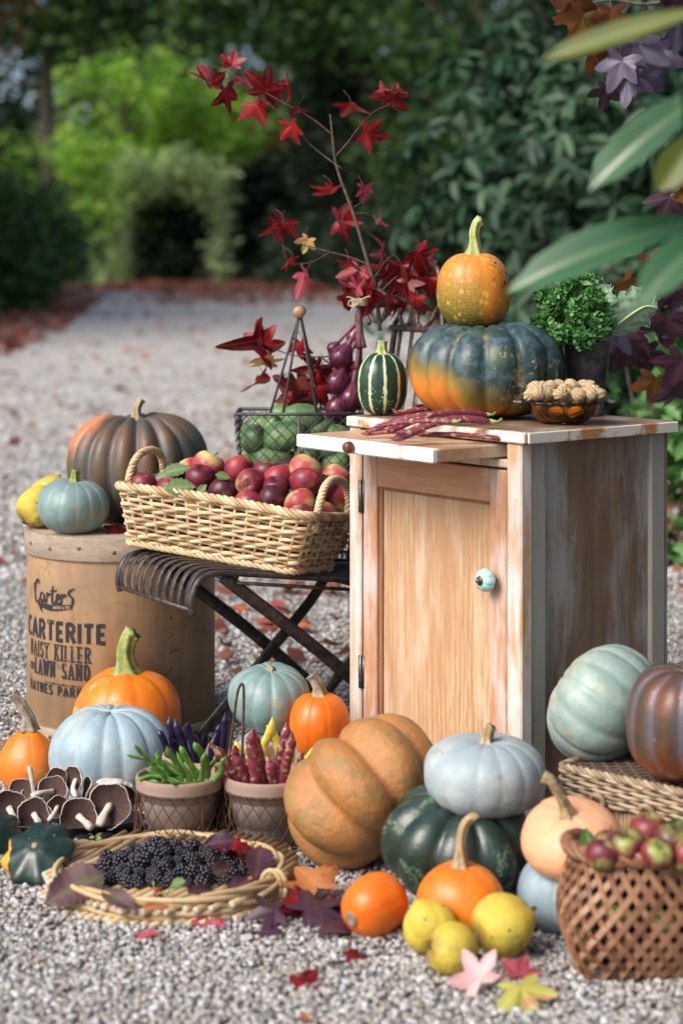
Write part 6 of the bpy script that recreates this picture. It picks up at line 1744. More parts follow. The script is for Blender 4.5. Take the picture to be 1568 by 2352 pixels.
# speckled pods in the pot
for i, (a, b, r, lab) in enumerate([((560, 1792), (508, 1735), 14, 'speckled pod with a green tip leaning left from its pot'), ((555, 1795), (540, 1730), 12, 'thin red pod second from the left in the pot'), ((590, 1800), (578, 1702), 17, 'broad red speckled pod at the middle of the pot'),
                                   ((612, 1800), (586, 1705), 16, 'broad dark pod leaning behind the middle one'), ((630, 1802), (657, 1690), 15, 'tall pink pod rising from the right of the pot'), ((648, 1800), (668, 1712), 14, 'pale speckled pod at the right of the tall one'),
                                   ((675, 1798), (690, 1745), 9, 'small dull pod at the right rim of the speckled pot'), ((572, 1798), (548, 1752), 13, 'short red pod low at the left of the speckled pot'), ((535, 1795), (500, 1772), 10, 'greenish pod lying over the left rim'),
                                   ((600, 1806), (575, 1760), 16, 'speckled pod low at the front of the pot'), ((640, 1806), (622, 1765), 15, 'speckled pod low between the tall ones')]):
    Y0 = 3.26 + 0.018 * math.sin(i * 2.3)
    pod(P(*a, Y0) - Vector((0, 0, 0.01)), P(*b, Y0 - 0.012), r * 0.00064, (0.002 * math.sin(i), 0, 0), 0.6, 5, BORLOTTI, 'speckled_pod', lab, 'speckled pods standing in the pot')
# yellow beans
for i, (a, b, r, bd, lab) in enumerate([((615, 1768), (622, 1675), 9, (-0.010, 0, 0), 'tallest curved yellow bean in the back pot'), ((655, 1765), (628, 1690), 10, (0.003, 0, 0), 'yellow bean leaning left at the back'), ((610, 1770), (545, 1712), 6, (0, 0, 0.006), 'thin yellow bean reaching left to the handle'),
                                   ((600, 1775), (556, 1746), 7, (0, 0, 0.008), 'yellow bean curled over the speckled pods'), ((690, 1750), (735, 1712), 5, (0, 0, 0.008), 'thin yellow bean stretching right under the orange pumpkin'), ((650, 1775), (640, 1725), 9, (0, 0, 0), 'short yellow bean behind the tall pink pod'),
                                   ((640, 1778), (668, 1742), 9, (0, 0, 0), 'yellow bean lying low in the back pot')]):
    Y0 = 3.39 + 0.015 * math.sin(i * 2.7)
    pod(P(*a, Y0) - Vector((0, 0, 0.012)), P(*b, Y0 - 0.008), r * 0.00085, bd, 0.75, 7, YELLOW_POD, 'yellow_bean', lab, 'yellow beans in the back pot')

# ------------------------------------------------------------------ mushrooms in a dish
dc = Vector((PX(150, 3.335), 3.335, 0.004))
dt = thing('dish', 'dark flat metal dish under the mushrooms', 'dish', dc)
def ell(a, r, z): return r, np.full(len(a), z)
v, f = lathe([(0.0001, 0.002), (0.80, 0.002), (0.98, 0.026), (1.0, 0.0265), (1.0, 0.029), (0.975, 0.029), (0.79, 0.006), (0.0001, 0.006)], 72)
v[:, 0] *= 0.138; v[:, 1] *= 0.062
G().add(v, f).build('bowl', DISH, dt)
g = G(); g.add(*tube([(0.138 * math.cos(a), 0.062 * math.sin(a), 0.0285) for a in np.linspace(0, 2 * PI, 80, endpoint=False)], 0.0016, 6, closed=True)); g.build('rim', DISH, dt)
def mushroom(label, px, py, Y, rpx, face, stipe, cat='mushroom', thick=0.46, ragged=0.045, sl=1.0):
    """face: direction the gills look; stipe: pixel offset of the stipe tip or None"""
    c = P(px, py, Y); r = rpx * Y / F
    t = thing('mushroom', label, cat, c, 0, 'mushrooms in the dark dish')
    M = rot_to(face, rnd.uniform(0, 6))
    seg = 72; rg = np.array([1 + ragged * math.sin(5 * a + rnd.random()) + rnd.uniform(-1, 1) * ragged * 0.6 for a in np.arange(seg) * 2 * PI / seg])
    fn = lambda a, rr, z: (rr * (1 + (rg - 1) * min(1, rr / r)), np.full(seg, z) + 0.10 * r * np.sin(2 * a) * (rr / r) ** 3 + 0.05 * r * np.sin(3 * a) * (rr / r) ** 3)
    v, f = lathe([(r * 0.985, r * 0.012), (r * 1.03, r * 0.01), (r * 1.04, -r * 0.06), (r * 0.98, -r * thick * 0.4), (r * 0.78, -r * thick * 0.75), (r * 0.45, -r * thick), (0.0001, -r * thick * 1.05)], seg, fn)
    G().add(xf(v, M), f[:, ::-1]).build('cap', CAP, t)
    def gf(a, rr, z): return rr * (1 + (rg - 1) * min(1, rr / r)), np.full(seg * 2, z)
    rg2 = np.repeat(rg, 2)
    def gf(a, rr, z): return rr * (1 + (rg2 - 1) * min(1, rr / r)), np.full(seg * 2, z) + 0.10 * r * np.sin(2 * a) * (rr / r) ** 3 + 0.05 * r * np.sin(3 * a) * (rr / r) ** 3 + 0.014 * r * np.where(np.arange(seg * 2) % 2, 1, -1) * (0.3 < rr / r < 0.96)
    pr = [(r * 0.985, r * 0.01), (r * 0.95, -r * 0.03), (r * 0.75, -r * 0.16), (r * 0.5, -r * 0.25), (r * 0.2, -r * 0.29), (0.0001, -r * 0.28)]
    v, f = lathe(pr, seg * 2, gf)
    an = np.tile(np.arange(seg * 2) / (seg * 2), len(pr))
    G().add(xf(v, M), f, 0, ang=an).build('gills', GILL, t)
    if stipe:
        tip = P(px + stipe[0], py + stipe[1], Y - 0.025 * sl) - c
        s0 = Vector(M @ Vector((0, 0, -r * 0.26)))
        mid = s0.lerp(tip, 0.5) + Vector(M @ Vector((0, 0, 0.006)))
        G().add(*tube(smooth_path([s0, mid, tip], 6), [r * 0.20, r * 0.17, r * 0.18, r * 0.23, r * 0.17], 14, lobes=3, amp=0.08, twist=0.08)).build('stipe', STIPE, t)
    return t
mushroom('brown gilled mushroom at the left edge of the dish', 22, 1857, 3.31, 40, (0.1, -1, 0.25), (18, 36))
mushroom('brown gilled mushroom second from the left in the front row', 79, 1872, 3.295, 38, (0.1, -1, 0.2), (12, 20))
mushroom('brown gilled mushroom lying behind with its stipe to the left', 121, 1815, 3.345, 34, (-0.1, -0.85, 0.5), (-48, 14))
mushroom('small white mushroom with a fat stipe in the front row', 134, 1853, 3.30, 25, (0.35, -1, 0.2), (-22, 32))
mushroom('darkest open mushroom at the centre front of the dish', 181, 1876, 3.29, 42, (0.05, -1, 0.25), (30, 26))
mushroom('largest open mushroom with a long white stipe', 250, 1851, 3.30, 50, (-0.1, -1, 0.28), (-22, 46))
mushroom('brown mushroom peeping up at the back of the dish', 131, 1788, 3.365, 24, (0.1, -1, 0.2), None)
mushroom('tall dark mushroom cap standing on edge at the back', 168, 1792, 3.355, 32, (-0.75, -0.65, 0.1), (8, 40))
mushroom('white cap showing its edge right of the standing dark cap', 197, 1813, 3.36, 27, (-0.9, -0.3, 0.3), None)
mushroom('pale mushroom cap turned away behind the largest one', 268, 1817, 3.34, 46, (-0.25, -0.55, -0.75), None, thick=0.5)
mushroom('low brown mushroom at the back left of the dish', 48, 1815, 3.36, 28, (0, -0.8, 0.6), None)
mushroom('upturned mushroom with its stipe pointing up', 80, 1822, 3.36, 30, (0, -0.3, 1), (-12, -62), sl=0.0)

# ------------------------------------------------------------------ aubergines
for i, (px, py, rl, rs, d, lab) in enumerate([(190, 1932, 27, 17, (0.9, 0.3, 0.1), 'glossy dark aubergine left of the leafy one'), (247, 1928, 28, 17, (-0.8, -0.4, 0.25), 'aubergine with a pale green calyx beside the dish rim'),
                                          (296, 1905, 36, 16, (-0.9, -0.2, -0.15), 'long aubergine lying against the green bean pot'), (326, 1918, 15, 12, (0.3, 0.9, 0.2), 'tiny round aubergine at the foot of the pot'),
                                          (296, 1938, 22, 14, (-0.6, -0.7, 0.1), 'small streaked aubergine in the middle of the heap'), (283, 1958, 24, 14, (0.8, -0.3, 0.1), 'aubergine resting on the tray rim'), (222, 1957, 26, 15, (0.8, 0.5, 0.0), 'aubergine behind the loop of the tray')]):
    Y = ground_y(py + rs * 0.9)
    c = P(px, py, Y); a, b = rl * Y / F, rs * Y / F
    V, q, at = gourd_mesh(b, 2 * a, 0, 0, 0.02, 2.1, 0.18, 36, 20, 1, 0.02, i, 0.02)
    M = rot_to(d)
    t = thing('aubergine', lab, 'aubergine', c, 0, 'aubergines behind the tray')
    G().add(xf(V - np.array([0, 0, a]), M), q, 0, **at).build('body', AUBERGINE, t)
    g = G()
    for k in range(5):
        an = k * 2 * PI / 5
        pr = [(b * 0.2 * math.cos(an), b * 0.2 * math.sin(an), a * 1.02), (b * 0.65 * math.cos(an), b * 0.65 * math.sin(an), a * 0.84), (b * 0.85 * math.cos(an), b * 0.85 * math.sin(an), a * 0.55)]
        g.add(*tube(pr, [b * 0.38, b * 0.32, b * 0.05], 6, flat=(1, 0.25)))
    g.add(*tube([(0, 0, a * 0.95), (b * 0.1, 0, a * 1.25), (b * 0.3, 0, a * 1.4)], [b * 0.3, b * 0.16, b * 0.18], 8))
    for j in range(len(g.v)): g.v[j] = xf(g.v[j], M).astype(np.float32)
    g.build('calyx', pod_mat('aubergine_calyx', (0.16, 0.22, 0.06), (0.28, 0.30, 0.12)) if i == 0 else bpy.data.materials['aubergine_calyx'], t)

# ------------------------------------------------------------------ cane tray with blackberries
TC = Vector((PX(390, 3.05), 3.045, 0.004))
ta, tb = 0.180, 0.172
tt = thing('tray', 'round flat cane tray of blackberries with twisted rim', 'tray', TC)
sd = Vector((0.50, 0.866, 0)); sn = Vector((0.866, -0.50, 0))
def chord(o, grow):
    # ends of the line o*sn + t*sd inside the ellipse grown by grow
    A_ = (sd.x / (ta + grow)) ** 2 + (sd.y / (tb + grow)) ** 2
    B_ = 2 * o * (sn.x * sd.x / (ta + grow) ** 2 + sn.y * sd.y / (tb + grow) ** 2)
    C_ = o * o * ((sn.x / (ta + grow)) ** 2 + (sn.y / (tb + grow)) ** 2) - 1
    q = B_ * B_ - 4 * A_ * C_
    if q <= 0: return None
    return (-B_ - math.sqrt(q)) / (2 * A_), (-B_ + math.sqrt(q)) / (2 * A_)
g, ge = G(), G()
for lay, z, grow, n in ((0, 0.006, 0.014, 25), (1, 0.024, 0.006, 23)):
    for k in range(n):
        o = -0.172 + 0.344 * (k + 0.5 * lay) / (n - 1)
        cc = chord(o, grow + rnd.uniform(-0.006, 0.008))
        if not cc: continue
        r = 0.0056 * rnd.uniform(0.85, 1.15)
        t0, t1 = cc
        if lay == 1: t1 += 0.018
        p, q = sn * o + sd * t0 + Vector((0, 0, z)), sn * o + sd * t1 + Vector((0, 0, z + (0.012 if lay else 0.002)))
        g.add(*tube([p, p.lerp(q, 0.5) + Vector((0, 0, -0.003)), q], r, 8), 0, tone=rnd.random())
        for e, dd in ((p, -sd), (q, sd)):
            v, f = lathe([(0.0001, 0.0003), (r * 0.96, 0.0003), (r * 0.98, -0.0005)], 10)
            g.add(xf(v, rot_to(dd), e + dd * 0.0004), f, 1)
g.build('sticks', [TRAY_CANE, CUT_END], tt)
g = G()
def ring(ga, z, n=160, wob=0.002): return [(ga * ta * math.cos(a), ga * tb * math.sin(a), z + wob * math.sin(a * 5)) for a in np.linspace(0, 2 * PI, n, endpoint=False)]
for z, ga in ((0.015, 0.985), (0.034, 0.965)):
    for v, f in rope(ring(ga, z), 3, 0.0046, 0.0044, 4, True, 8): g.add(v, f, 0, tone=rnd.random())
g.build('rim', TRAY_CANE, tt)
g = G()
for dx in (-0.004, 0.004):
    a = -0.35
    base = Vector((0.97 * ta * math.cos(a) + dx, 0.97 * tb * math.sin(a) - abs(dx), 0.024))
    g.add(*tube(smooth_path([base + Vector((0.016 * math.cos(b) * math.cos(a), 0.016 * math.cos(b) * math.sin(a), 0.024 * math.sin(b))) for b in np.linspace(0, 2 * PI, 12)], 2), 0.0042, 8), 0, tone=0.6)
g.build('binding', TRAY_CANE, tt)
for pts in ([P(142, 1990, 3.08), P(152, 1950, 3.11), P(200, 1942, 3.15), P(255, 1962, 3.17), P(300, 1985, 3.17)],
            [P(560, 1985, 3.2), P(600, 1968, 3.16), P(642, 1985, 3.08), P(640, 2020, 3.02), P(600, 2050, 2.97)]):
    g = G()
    for v, f in rope(smooth_path([p - TC for p in pts], 10), 3, 0.0055, 0.0046, 3.5): g.add(v, f, 0, tone=rnd.random())
    g.build('handle', TRAY_CANE, tt)
# blackberries
V1, F1 = ICO1
gb_ = G()
nd_ = 32
for k in range(nd_):
    z = 1 - 2 * (k + 0.5) / nd_; a = k * 2.39996; rr = math.sqrt(1 - z * z)
    c = np.array([rr * math.cos(a) * 0.74, rr * math.sin(a) * 0.74, z * 0.98])
    gb_.add(V1 * 0.325 + c, F1)
BM = gb_.mesh('blackberry', BERRY)
bc = Vector((PX(388, 3.03), 3.03, 0.0)) + Vector((0, 0.0, 0))
berries = []
for lay, (ea, eb, z) in enumerate(((0.120, 0.084, 0.040), (0.102, 0.068, 0.050), (0.076, 0.046, 0.060), (0.042, 0.024, 0.068))):
    st = 0.0195
    ny = int(2 * eb / (st * 0.87)) + 1
    for j in range(-ny // 2, ny // 2 + 1):
        for i in range(-12, 13):
            x = i * st + (st / 2 if (j + lay) % 2 else 0) + rnd.uniform(-.003, .003); y = j * st * 0.87 + rnd.uniform(-.003, .003)
            edge_ = (x / ea) ** 2 + (y / eb) ** 2
            if edge_ < 1 and (lay in (3,) or edge_ > ((0.50, 0.45, 0.28, 0)[lay])): berries.append((bc + Vector((x, y, z + rnd.uniform(-.003, .003) + 0.006 * (1 - edge_))), lay, edge_))
for c, lay, e in berries:
    o = bpy.data.objects.new('blackberry', BM); col.objects.link(o)
    s = 0.0106 * rnd.uniform(0.74, 1.18); o.location = c; o.scale = (s, s, s * 1.08)
    o.rotation_euler = (rnd.uniform(0, 3), rnd.uniform(0, 3), rnd.uniform(0, 6))
    tag(o, 'blackberry in the bottom row round the edge of the tray heap' if lay == 0 else 'blackberry on the crest of the heap on the tray' if lay == 3 else 'blackberry on the sloping side of the tray heap', 'blackberry', 'blackberries on the cane tray')
for i, (px, py, lab) in enumerate([(363, 2052, 'red unripe berry at the front of the blackberries'), (385, 2070, 'lower red unripe berry beside the tray rim')]):
    o = bpy.data.objects.new('unripe_berry', gb_.mesh('unripe_berry', RED_BERRY)); col.objects.link(o); o.location = P(px, py, 2.91 + 0.01 * i); o.scale = (0.007,) * 3
    tag(o, lab, 'berry', 'unripe red berries')
spr = thing('bramble_sprig', 'green bramble sprig lying on the front of the blackberries', 'sprig', P(380, 2060, 2.905))
g = G()
for pts in ([(375, 2078), (385, 2050), (395, 2035)], [(385, 2050), (362, 2052)], [(352, 2025), (358, 2050), (370, 2065), (379, 2066)]):
    g.add(*tube(smooth_path([P(a, b, 2.90) for a, b in pts], 4), 0.0013, 6))
g.build('stem', POD_STEM, spr, org=P(380, 2060, 2.905))
v, q, tn = blade_leaf(P(392, 2038, 2.905), P(425, 2022, 2.90), 0.018, (0, -0.7, 0.7), teeth=1); G().add(v, q, 0, tone=tn).build('leaf', APPLE_LEAF, spr, org=P(380, 2060, 2.905))
for i, (b, zb, tp, zt, wpx, nrm, m, lab) in enumerate([
        ((240, 2010), 0.056, (100, 2068), 0.030, 112, (-0.1, -0.6, 0.8), BRAMBLE_LEAF, 'large purple green bramble leaf hanging over the left of the tray'), ((358, 1985), 0.050, (300, 1935), 0.075, 66, (0, -0.85, 0.5), BRAMBLE_LEAF, 'green centred bramble leaf standing behind the blackberries'),
        ((400, 1975), 0.055, (425, 1930), 0.085, 44, (0, -0.85, 0.5), PURPLE_LEAF, 'small purple leaf at the back rim of the tray'), ((598, 1945), 0.062, (588, 2012), 0.044, 66, (0.1, -0.8, 0.6), PURPLE_LEAF, 'oval purple leaf hanging at the right of the tray'),
        ((482, 2000), 0.056, (562, 2005), 0.040, 54, (0, -0.6, 0.8), BRAMBLE_LEAF, 'dark bramble leaf lying right of the blackberries'), ((430, 2050), 0.050, (500, 2040), 0.042, 38, (0, -0.6, 0.8), PURPLE_LEAF, 'dark curled leaf right of the green sprig'),
        ((235, 2045), 0.048, (312, 2082), 0.042, 46, (0, -0.6, 0.8), BRAMBLE_LEAF, 'purplish leaf tucked under the front left berries'), ((325, 2086), 0.046, (392, 2080), 0.044, 26, (0, -0.5, 0.8), RUST_LEAF, 'brown leaf lying on the front tray rim'),
        ((500, 1978), 0.052, (585, 1968), 0.050, 46, (0, -0.7, 0.7), PURPLE_LEAF, 'purple leaf beneath the red leaf on the tray'), ((575, 2020), 0.046, (520, 2045), 0.040, 40, (0, -0.6, 0.8), PURPLE_LEAF, 'small dark leaf at the right front of the tray'),
        ((470, 1940), 0.062, (548, 1925), 0.070, 44, (0, -0.7, 0.7), PURPLE_LEAF, 'dark red purple leaf curling over the back rim by the pots')]):
    p0, p1 = onz(*b, zb), onz(*tp, zt)
    single_leaf('bramble_leaf', lab, 'leaf', 'leaves on the cane tray', m, p0, p1, wpx * p0.y / F, nrm, fold=0.12, curl=0.08, teeth=1, nt=22, ns=3, shape=(0.0, 0.75, 1.0, 0.98, 0.8, 0.5, 0.0), wave=0.06, seed=i)

# ------------------------------------------------------------------ amber bowl of nuts
AB = Vector((PX(1293, 3.47), 3.47, CAB_Z))
at_ = thing('glass_bowl', 'amber pressed glass bowl on the cabinet top', 'bowl', AB)
def scal(a, r, z): return r * (1 + (0.022 * np.cos(16 * a) if r > 0.07 else 0.012 * np.cos(16 * a) if r > 0.03 else 0)), np.full(len(a), z)
outer = [(0.0001, 0.004), (0.034, 0.003), (0.044, 0.006), (0.056, 0.020), (0.063, 0.034), (0.066, 0.0375), (0.080, 0.0385), (0.0805, 0.0415), (0.064, 0.0415), (0.060, 0.036), (0.052, 0.021), (0.041, 0.0095), (0.030, 0.0075), (0.0001, 0.0075)]
v, f = lathe(outer, 96, scal); G().add(v, f).build('bowl', AMBER, at_)
for s in (-1, 1):
    g = G(); g.add(*tube(smooth_path([(s * 0.074, -0.02, 0.040), (s * 0.087, -0.010, 0.040), (s * 0.088, 0.010, 0.040), (s * 0.074, 0.02, 0.040)], 6), 0.0035, 8, flat=(1, 0.6), up=(0, 0, 1))); g.build('handle', AMBER, at_)
for k in range(3):
    a = k * 2 * PI / 3 + 0.5
    g = G(); V0, F0 = ICO2; g.add(V0 * np.array([0.008, 0.008, 0.004]) + np.array([0.034 * math.cos(a), 0.034 * math.sin(a), 0.003]), F0); g.build('foot', AMBER, at_)
g = G()
V_, q_, a_ = gourd_mesh(0.0125, 0.028, 9, 0.10, 0.0, 2.0, 0.12, 54, 16, 0.8, 0.0, 3, 0.05)
NUTM = [G().add(*(lambda m: (m[0] - np.array([0, 0, 0.014]), m[1], 0))(gourd_mesh(0.0125 + 0.0006 * s, 0.027, 9, 0.11, -0.06, 2.1, 0.12, 54, 16, 0.8, 0.0, s, 0.05)), **gourd_mesh(0.0125 + 0.0006 * s, 0.027, 9, 0.11, -0.06, 2.1, 0.12, 54, 16, 0.8, 0.0, s, 0.05)[2]).mesh('nut', NUT) for s in range(3)]
nuts = [(1212, 905, -0.02), (1232, 899, -0.035), (1248, 902, -0.03), (1222, 888, -0.005), (1262, 885, -0.002), (1243, 890, 0.0), (1290, 902, -0.038), (1285, 886, 0.015), (1300, 893, -0.01), (1318, 882, 0.0), (1335, 905, -0.035), (1347, 885, 0.012), (1362, 886, 0.01), (1365, 903, -0.03), (1376, 899, -0.012), (1388, 905, -0.02), (1270, 905, -0.015), (1310, 905, -0.02), (1350, 902, 0.0)]
for i, (px, py, dy) in enumerate(nuts):
    Y = 3.47 + dy; o = bpy.data.objects.new('husked_nut', NUTM[i % 3]); col.objects.link(o)
    o.location = P(1293 + (px - 1297) * 0.88, py + 3, Y); o.rotation_euler = (rnd.uniform(0.6, 1.6), rnd.uniform(-0.5, 0.5), rnd.uniform(0, 6)); s = rnd.uniform(0.9, 1.12); o.scale = (s, s, s)
    tag(o, 'papery tan nut in the front row above the amber bowl rim' if dy < -0.014 else 'papery tan nut on top of the heap in the amber bowl', 'nut', 'papery nuts in the amber bowl')
for i in range(12):
    a = i * 2.4; rad = 0.042 * math.sqrt((i + .5) / 12); o = bpy.data.objects.new('husked_nut', NUTM[i % 3]); col.objects.link(o)
    o.location = AB + Vector((rad * math.cos(a), rad * math.sin(a), 0.023)); o.rotation_euler = (i, i * 2, 0)
    tag(o, 'nut seen through the amber glass in the bottom of the bowl', 'nut', 'papery nuts in the amber bowl')

# ------------------------------------------------------------------ zinc pot of kale
KP = Vector((PX(1345, 3.65), 3.65, CAB_Z))
kt = thing('zinc_pot', 'dark tapered zinc pot behind the amber bowl', 'pot', KP)
v, f = lathe([(0.0001, 0.002), (0.031, 0.0), (0.033, 0.002), (0.0335, 0.010), (0.0325, 0.012), (0.0435, 0.135), (0.0455, 0.137), (0.0455, 0.140), (0.043, 0.140), (0.041, 0.128), (0.031, 0.02), (0.0001, 0.02)], 48); G().add(v, f).build('wall', ZINC, kt)
g = G(); g.add(*tube([(0.0445 * math.cos(a), 0.0445 * math.sin(a), 0.1385) for a in np.linspace(0, 2 * PI, 48, endpoint=False)], 0.0022, 6, closed=True)); g.build('rim', ZINC, kt)
KO = KP + Vector((0, 0, 0.13))
kb = thing('kale_bunch', 'bunch of curly green kale standing in the zinc pot', 'kale', KO)
def kale_leaf(tip, width, side, curly, mat, seed, ribr=0.0026):
    r = random.Random(seed)
    b = Vector((r.uniform(-.015, .015), r.uniform(-.015, .015), -0.02)); tip = Vector(tip)
    mid = b.lerp(tip, 0.5) + Vector((tip.x * 0.05, tip.y * 0.05, 0.02))
    path = smooth_path([b, b.lerp(mid, 0.6) + Vector((0, 0, 0.008)), mid.lerp(tip, 0.5) + Vector((0, 0, 0.012)), tip], 8)
    n = len(path)
    G().add(*tube(path, [ribr, ribr * 0.8, ribr * 0.3], 6)).build('rib', KALE_RIB, lf_parent) if False else None
    nt, ns = 46, 26
    t = np.linspace(0.30, 1.0, nt)
    pi_ = np.stack([np.interp(t, np.linspace(0, 1, n), path[:, k]) for k in range(3)], 1)
    T = np.gradient(pi_, axis=0); T /= np.linalg.norm(T, axis=1)[:, None]
    S = np.array(side, float)[None] - T * np.sum(T * np.array(side, float)[None], 1)[:, None]; S /= np.linalg.norm(S, axis=1)[:, None]
    Nn = np.cross(S, T)
    w = width * np.sin(PI * np.clip((t - 0.24) / 0.80, 0, 1)) ** 0.7
    s = np.linspace(-1, 1, ns)
    ph = [r.uniform(0, 6) for _ in range(6)]
    tt2, ss = np.meshgrid(t, s, indexing='ij')
    amp = curly * np.abs(ss) ** 1.6
    z = amp * (np.sin(tt2 * 46 + ph[0] + 3 * ss) + 0.8 * np.sin(tt2 * 83 + ph[1] - 5 * ss) + 0.6 * np.sin(ss * 14 + tt2 * 37 + ph[2]))
    inw = amp * (np.cos(tt2 * 58 + ph[3]) + 0.7 * np.cos(tt2 * 101 + ph[4] + 6 * ss)) * 0.9
    along = amp * (np.sin(tt2 * 71 + ph[5] + 4 * ss)) * 0.9
    cup = 0.25 * width * ss ** 2
    V = pi_[:, None] + S[:, None] * (ss * w[:, None] + inw)[..., None] + Nn[:, None] * (z + cup)[..., None] + T[:, None] * along[..., None]
    idx = np.arange(nt * ns).reshape(nt, ns)
    q = np.stack([idx[:-1, :-1], idx[:-1, 1:], idx[1:, 1:], idx[1:, :-1]], -1).reshape(-1, 4)
    tn = np.clip(0.35 + 0.4 * np.abs(ss) + 0.25 * np.sin(z * 300), 0, 1)
    o = G().add(V.reshape(-1, 3), q, 0, tone=tn.reshape(-1)).build('leaf', mat, kb)
    G().add(*tube(path + np.array([[0, -0.0008, 0]]), [ribr, ribr * 0.85, ribr * 0.25], 6)).build('rib', KALE_RIB, o)
for i, (x, y, z, wd, sx) in enumerate([(-0.075, -0.02, 0.045, 0.030, (0, 0.6, 0.8)), (-0.055, -0.045, 0.075, 0.034, (0.9, 0.1, 0.3)), (-0.020, -0.060, 0.055, 0.036, (1, 0, 0.1)), (-0.065, 0.01, 0.090, 0.034, (0.5, 0.8, 0)), (-0.030, -0.01, 0.112, 0.036, (1, 0.2, 0)),
                                       (0.005, -0.045, 0.085, 0.034, (1, 0.1, -0.2)), (0.020, -0.05, 0.040, 0.030, (0.9, 0, 0.3)), (-0.045, -0.055, 0.030, 0.034, (0.9, 0.2, 0.3)), (-0.085, -0.03, 0.015, 0.026, (0.3, 0.3, 0.9)), (0.010, 0.02, 0.112, 0.032, (1, 0.5, 0)), (-0.01, -0.065, 0.020, 0.030, (1, 0, 0.1))]):
    kale_leaf((x, y, z), wd, sx, 0.0062, KALE, i)
kale_leaf((0.050, 0.0, 0.105), 0.026, (1, -0.2, 0.1), 0.0032, KALE_PALE, 31)
kale_leaf((0.085, 0.01, 0.070), 0.030, (0.3, -0.5, 1), 0.0035, KALE, 32)
kale_leaf((0.130, -0.02, 0.072), 0.042, (-0.45, -0.35, 0.95), 0.0034, KALE_PALE, 33, 0.0032)
# frilled tips filling the head
g = G()
n = 5200
u = rng.normal(0, 1, (n, 3)); u /= np.linalg.norm(u, axis=1)[:, None]
kc = np.array([[-0.075, -0.02, 0.040], [-0.055, -0.045, 0.075], [-0.02, -0.06, 0.055], [-0.065, 0.01, 0.085], [-0.03, -0.01, 0.108], [0.008, -0.045, 0.085], [0.02, -0.05, 0.035], [-0.05, -0.055, 0.022], [-0.088, -0.03, 0.008], [0.012, 0.02, 0.108], [-0.01, -0.065, 0.012]])
c = kc[rng.integers(0, len(kc), n)] * np.array([1.16, 1.0, 1.06]) + u * (0.021 * rng.random((n, 1)) ** 0.5)
c = c[c[:, 2] > -0.02]
V, q, tn = leaf_cards(c, 0.0085, 0.0, 0.9, 0.2); V += rng.normal(0, 0.0009, V.shape)
g.add(V, q, 0, tone=tn); g.build('frill', KALE, kb)

# ------------------------------------------------------------------ string of red onions
ONX = Vector((PX(826, 4.10), 4.10, H - 95 * 4.10 / F))
on = thing('onion_string', 'string of red onions tied with twine on the chair back', 'onions', ONX)
def onion(px, py, Y, r, neck):
    c = P(px, py, Y); nk = P(neck[0], neck[1], 4.10)
    V, q, at = gourd_mesh(r, 2.0 * r, 0, 0, -0.05, 2.0, 0.06, 40, 22, 1, 0.03, int(px), 0.02)
    d = (nk - c).normalized(); M = rot_to(d)
    V = V - np.array([0, 0, r]); up = np.clip(V[:, 2] / r - 0.55, 0, 1); V[:, 2] += up ** 2 * r * 1.6
    o = G().add(xf(V, M, c), q, 0, **at).build('onion', ONION, on, org=ONX)
    g = G(); e = c + d * r * 1.05
    g.add(*tube(smooth_path([c + d * r * 0.85, e + d * r * 0.4, e.lerp(nk, 0.6), nk], 6), [r * 0.42, r * 0.26, r * 0.2, r * 0.16], 8, lobes=4, amp=0.15, twist=0.06)); g.build('neck', ONION_NECK, o, org=ONX)
    g = G()
    for k in range(10):
        a = k * 0.63; b = c - d * r * 0.93
        g.add(*tube([b, b - d * r * 0.16 + Vector((math.cos(a), math.sin(a) * 0.5, math.sin(a))) * r * 0.16], 0.0009, 4))
    g.build('roots', ROOTS, o, org=ONX)
for a in [(783, 822, 4.10, 0.0255, (826, 745)), (775, 880, 4.09, 0.0265, (822, 770)), (806, 916, 4.085, 0.0275, (826, 790)), (775, 940, 4.10, 0.0275, (815, 830)), (812, 775, 4.11, 0.016, (828, 720)), (795, 968, 4.12, 0.026, (820, 880)), (822, 860, 4.12, 0.022, (830, 780)), (765, 800, 4.12, 0.014, (815, 745))]: onion(*a)
g = G()
for k in range(7):
    x = 818 + 3 * k
    g.add(*tube(smooth_path([P(x + 6 * math.sin(k * 2), 800, 4.10 + 0.004 * math.cos(k)), P(824 + 2 * math.cos(k * 2), 740, 4.10), P(826 + 2 * math.sin(k), 695, 4.10), P(826 + 5 * math.sin(k * 1.7), 672, 4.10)], 5), [0.006, 0.0055, 0.004, 0.003], 7))
g.build('plait', ONION_NECK, on, org=ONX)
g = G()
tw = P(826, 694, 4.10)
for k in range(4): g.add(*tube([tw + Vector((0.016 * math.cos(a), 0.016 * math.sin(a), 0.004 * (k - 1.5))) for a in np.linspace(0, 2 * PI, 16, endpoint=False)], 0.0018, 6, closed=True))
for pts in ([(820, 694), (805, 690), (800, 700), (812, 704), (824, 696)], [(826, 690), (838, 684), (850, 680)], [(820, 690), (806, 684), (796, 682)], [(822, 696), (812, 706), (806, 716)]):
    g.add(*tube(smooth_path([P(a, b, 4.075) for a, b in pts], 5), 0.0017, 6))
g.build('twine', TWINE, on, org=ONX)
